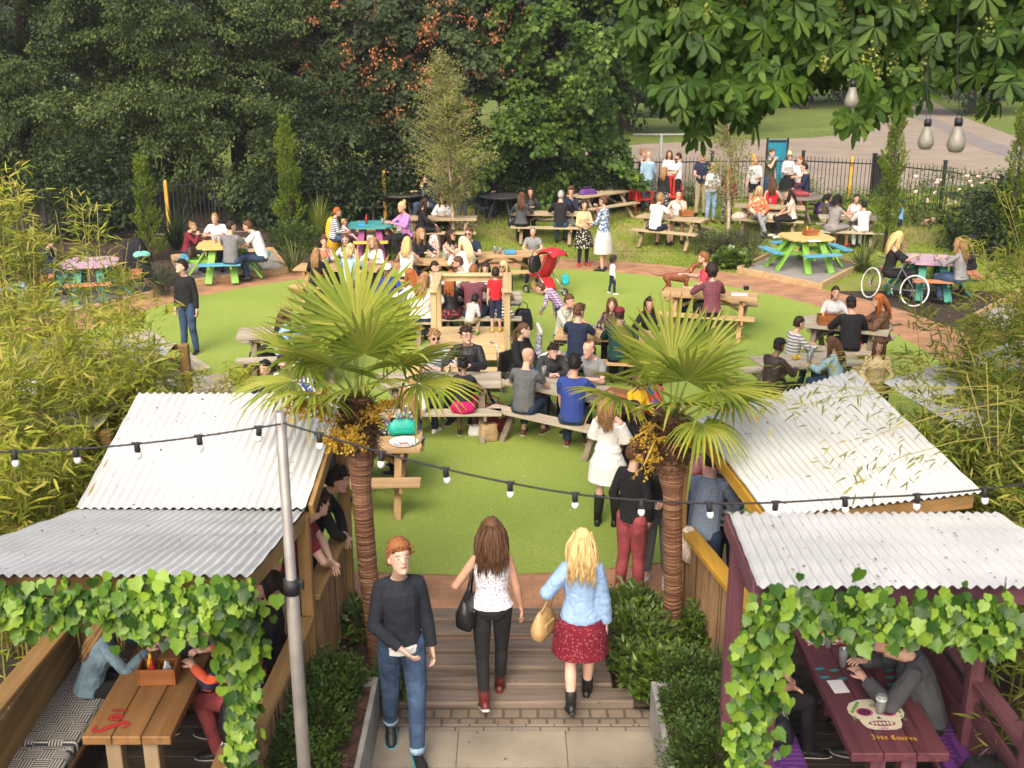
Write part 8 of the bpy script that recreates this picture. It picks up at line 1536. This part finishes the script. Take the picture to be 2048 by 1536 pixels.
# brown dog standing on the bench side, head up to the ginger man
p = G(1352, 596); b = MB(); V = Vector
b.loft([[V((x, ry * math.cos(t), z + rz_ * math.sin(t))) for t in np.linspace(0, 2 * math.pi, 13)[:-1]] for x, z, ry, rz_ in ((-.36, .56, .04, .05), (-.32, .55, .09, .10), (-.15, .56, .09, .10), (.05, .55, .105, .13), (.2, .55, .11, .15), (.30, .58, .09, .12), (.34, .60, .05, .06))])
b.tube([(.24, 0, .62), (.36, 0, .74), (.42, 0, .83)], [.095, .07, .062], 10); b.ball((.44, 0, .85), (.085, .065, .065)); b.tube([(.46, 0, .85), (.56, 0, .82), (.60, 0, .815)], [.05, .036, .026], 8)
for sy in (-1, 1):
    b.ball((.40, sy * .065, .81), (.03, .014, .065)); b.tube([(.24, sy * .07, .5), (.25, sy * .075, .28), (.24, sy * .075, .04), (.28, sy * .075, .02)], [.055, .032, .022, .024], 8); b.tube([(-.28, sy * .07, .54), (-.20, sy * .08, .34), (-.33, sy * .08, .20), (-.30, sy * .08, .03), (-.26, sy * .08, .02)], [.085, .055, .03, .022, .024], 8)
b.tube([(-.35, 0, .60), (-.48, 0, .60), (-.62, .02, .64), (-.72, .03, .68)], [.025, .018, .012, .006], 7)
d = soft(b, 'dog', plain('russet dog coat', (.20, .055, .022), .55, .2, 8, .2, 60), None, .011, 2); d.scale = (.84,) * 3; d.location = p; d.rotation_euler = (0, 0, R(4)); tag(d, 'russet brown short haired dog standing by the ginger man', 'dog'); b = MB(); b.tube([(.345 + .0, .075 * math.cos(t), .735 + .075 * math.sin(t) - .02 * 0) for t in np.linspace(0, 2 * math.pi, 17)], .011, 6); b.build('collar', plain('yellow collar', (.6, .33, .03), .6), d); b = MB()
for sy in (-1, 1): b.ball((.50, sy * .045, .875), .009, 6, 4)
b.ball((.605, 0, .82), .014, 6, 4); b.build('facial_features', SH['black'], d)
# pint held by the woman behind the right palm
hp_ = PEO['beer']['hands'][1]; glass('beer held by the woman in cuffed grey trousers', tuple(hp_ + Vector((-.03, -.06, -.05))), .45, g=None)
# ---- loose litter: leaves on the roofs, specks on the turf, grass blades
def litter(name, lab, pts, size, m, tpl='leaf', up=True, d=None):
    n = len(pts); dd = RNG.normal(0, 1, (n, 3)) * np.array((1, 1, .15)) if d is None else d; o = leaves(name, m, pts, dd, np.array((0, 0, 1.0)) + RNG.normal(0, .15, (n, 3)) if up else rdir(n), size * (.5 + RNG.random(n)), tpl); return tag(o, lab, 'litter', None, 'stuff')
def onroof(cs, n):
    a, b, c, d = [np.array(q) for q in cs]; u = (np.round(RNG.random(n) * 26) + RNG.normal(.5, .12, n)) / 26.5; v = RNG.random(n); return (a[None] * ((1 - u) * v)[:, None] + b[None] * (u * v)[:, None] + c[None] * (u * (1 - v))[:, None] + d[None] * ((1 - u) * (1 - v))[:, None]) + np.array((0, 0, .014))
L_DEAD = leafmat('dead leaf', [(.16, .05, .03), (.10, .05, .03), (.22, .12, .05)], .1, .8)
litter('fallen_leaves', 'small dead leaves lying in the grooves of the roofs', np.concatenate([onroof(((1.625, 9.26, 2.2), (3.30, 10.2, 2.38), (3.80, 8.21, 1.95), (1.97, 7.74, 1.95)), 150), onroof(((1.52, 7.10, 2.28), (3.40, 7.10, 2.28), (3.42, 5.63, 2.48), (1.40, 5.63, 2.48)), 60), onroof(((-3.46, 9.70, 2.31), (-1.55, 9.70, 2.31), (-1.67, 8.17, 1.83), (-3.52, 8.17, 1.83)), 40), onroof(((-3.50, 8.22, 1.80), (-1.68, 8.20, 1.80), (-1.57, 5.97, 2.375), (-3.72, 5.97, 2.375)), 30)]), .022, L_DEAD)
n = 420; t = RNG.random(n) * 6.283; q = 7.9 * np.sqrt(RNG.random(n)); litter('specks', 'pale specks and scraps dropped on the turf', np.stack([CX + q * np.cos(t), CY + q * np.sin(t), np.full(n, .018)], 1), .026, plain('pale scrap', (.55, .52, .45), .9))
x, y = RNG.uniform(-1.15, 1.15, 60), RNG.uniform(6.5, 10.2, 60); litter('fallen_bits', 'little dead leaves on the paving and sleepers', np.stack([x, y, np.where(y < 8.2, -.105, np.where(y < 9.72, -.055 + (y - 8.27) * .103, .012))], 1), .022, L_DEAD)
x, y = RNG.uniform(-6, 13, 40000), RNG.uniform(25.6, 36, 40000); k = (np.hypot(x - CX, y - CY) > RP + .05) & (x > -4 + (y - 29) * .4); x, y = x[k], y[k]; tt = np.clip((y - 27.5) / 6, 0, 1); n = len(x)
tag(leaves('grass', L_GRASS, np.stack([x, y, .45 * tt * tt * (3 - 2 * tt) - .008], 1), RNG.normal(0, .5, (n, 3)) * np.array((1, 1, .2)) + np.array((0, 0, 1)), rdir(n), .05 * (.5 + RNG.random(n)), 'leaf'), 'short grass blades of the back lawn', 'grass', None, 'stuff')
bake()
# ---- faint smoky summer haze over the whole garden
m = bpy.data.materials.new('haze'); m.use_nodes = True; n = m.node_tree.nodes; n.remove(n['Principled BSDF']); v = n.new('ShaderNodeVolumePrincipled'); v.inputs['Color'].default_value = (.93, .95, 1, 1); v.inputs['Density'].default_value = .0006; v.inputs['Anisotropy'].default_value = .2; m.node_tree.links.new(v.outputs[0], n['Material Output'].inputs['Volume'])
mb = MB(); mb.box((0, 128, 11), (240, 300, 25)); tag(mb.build('haze', m), kind='stuff')
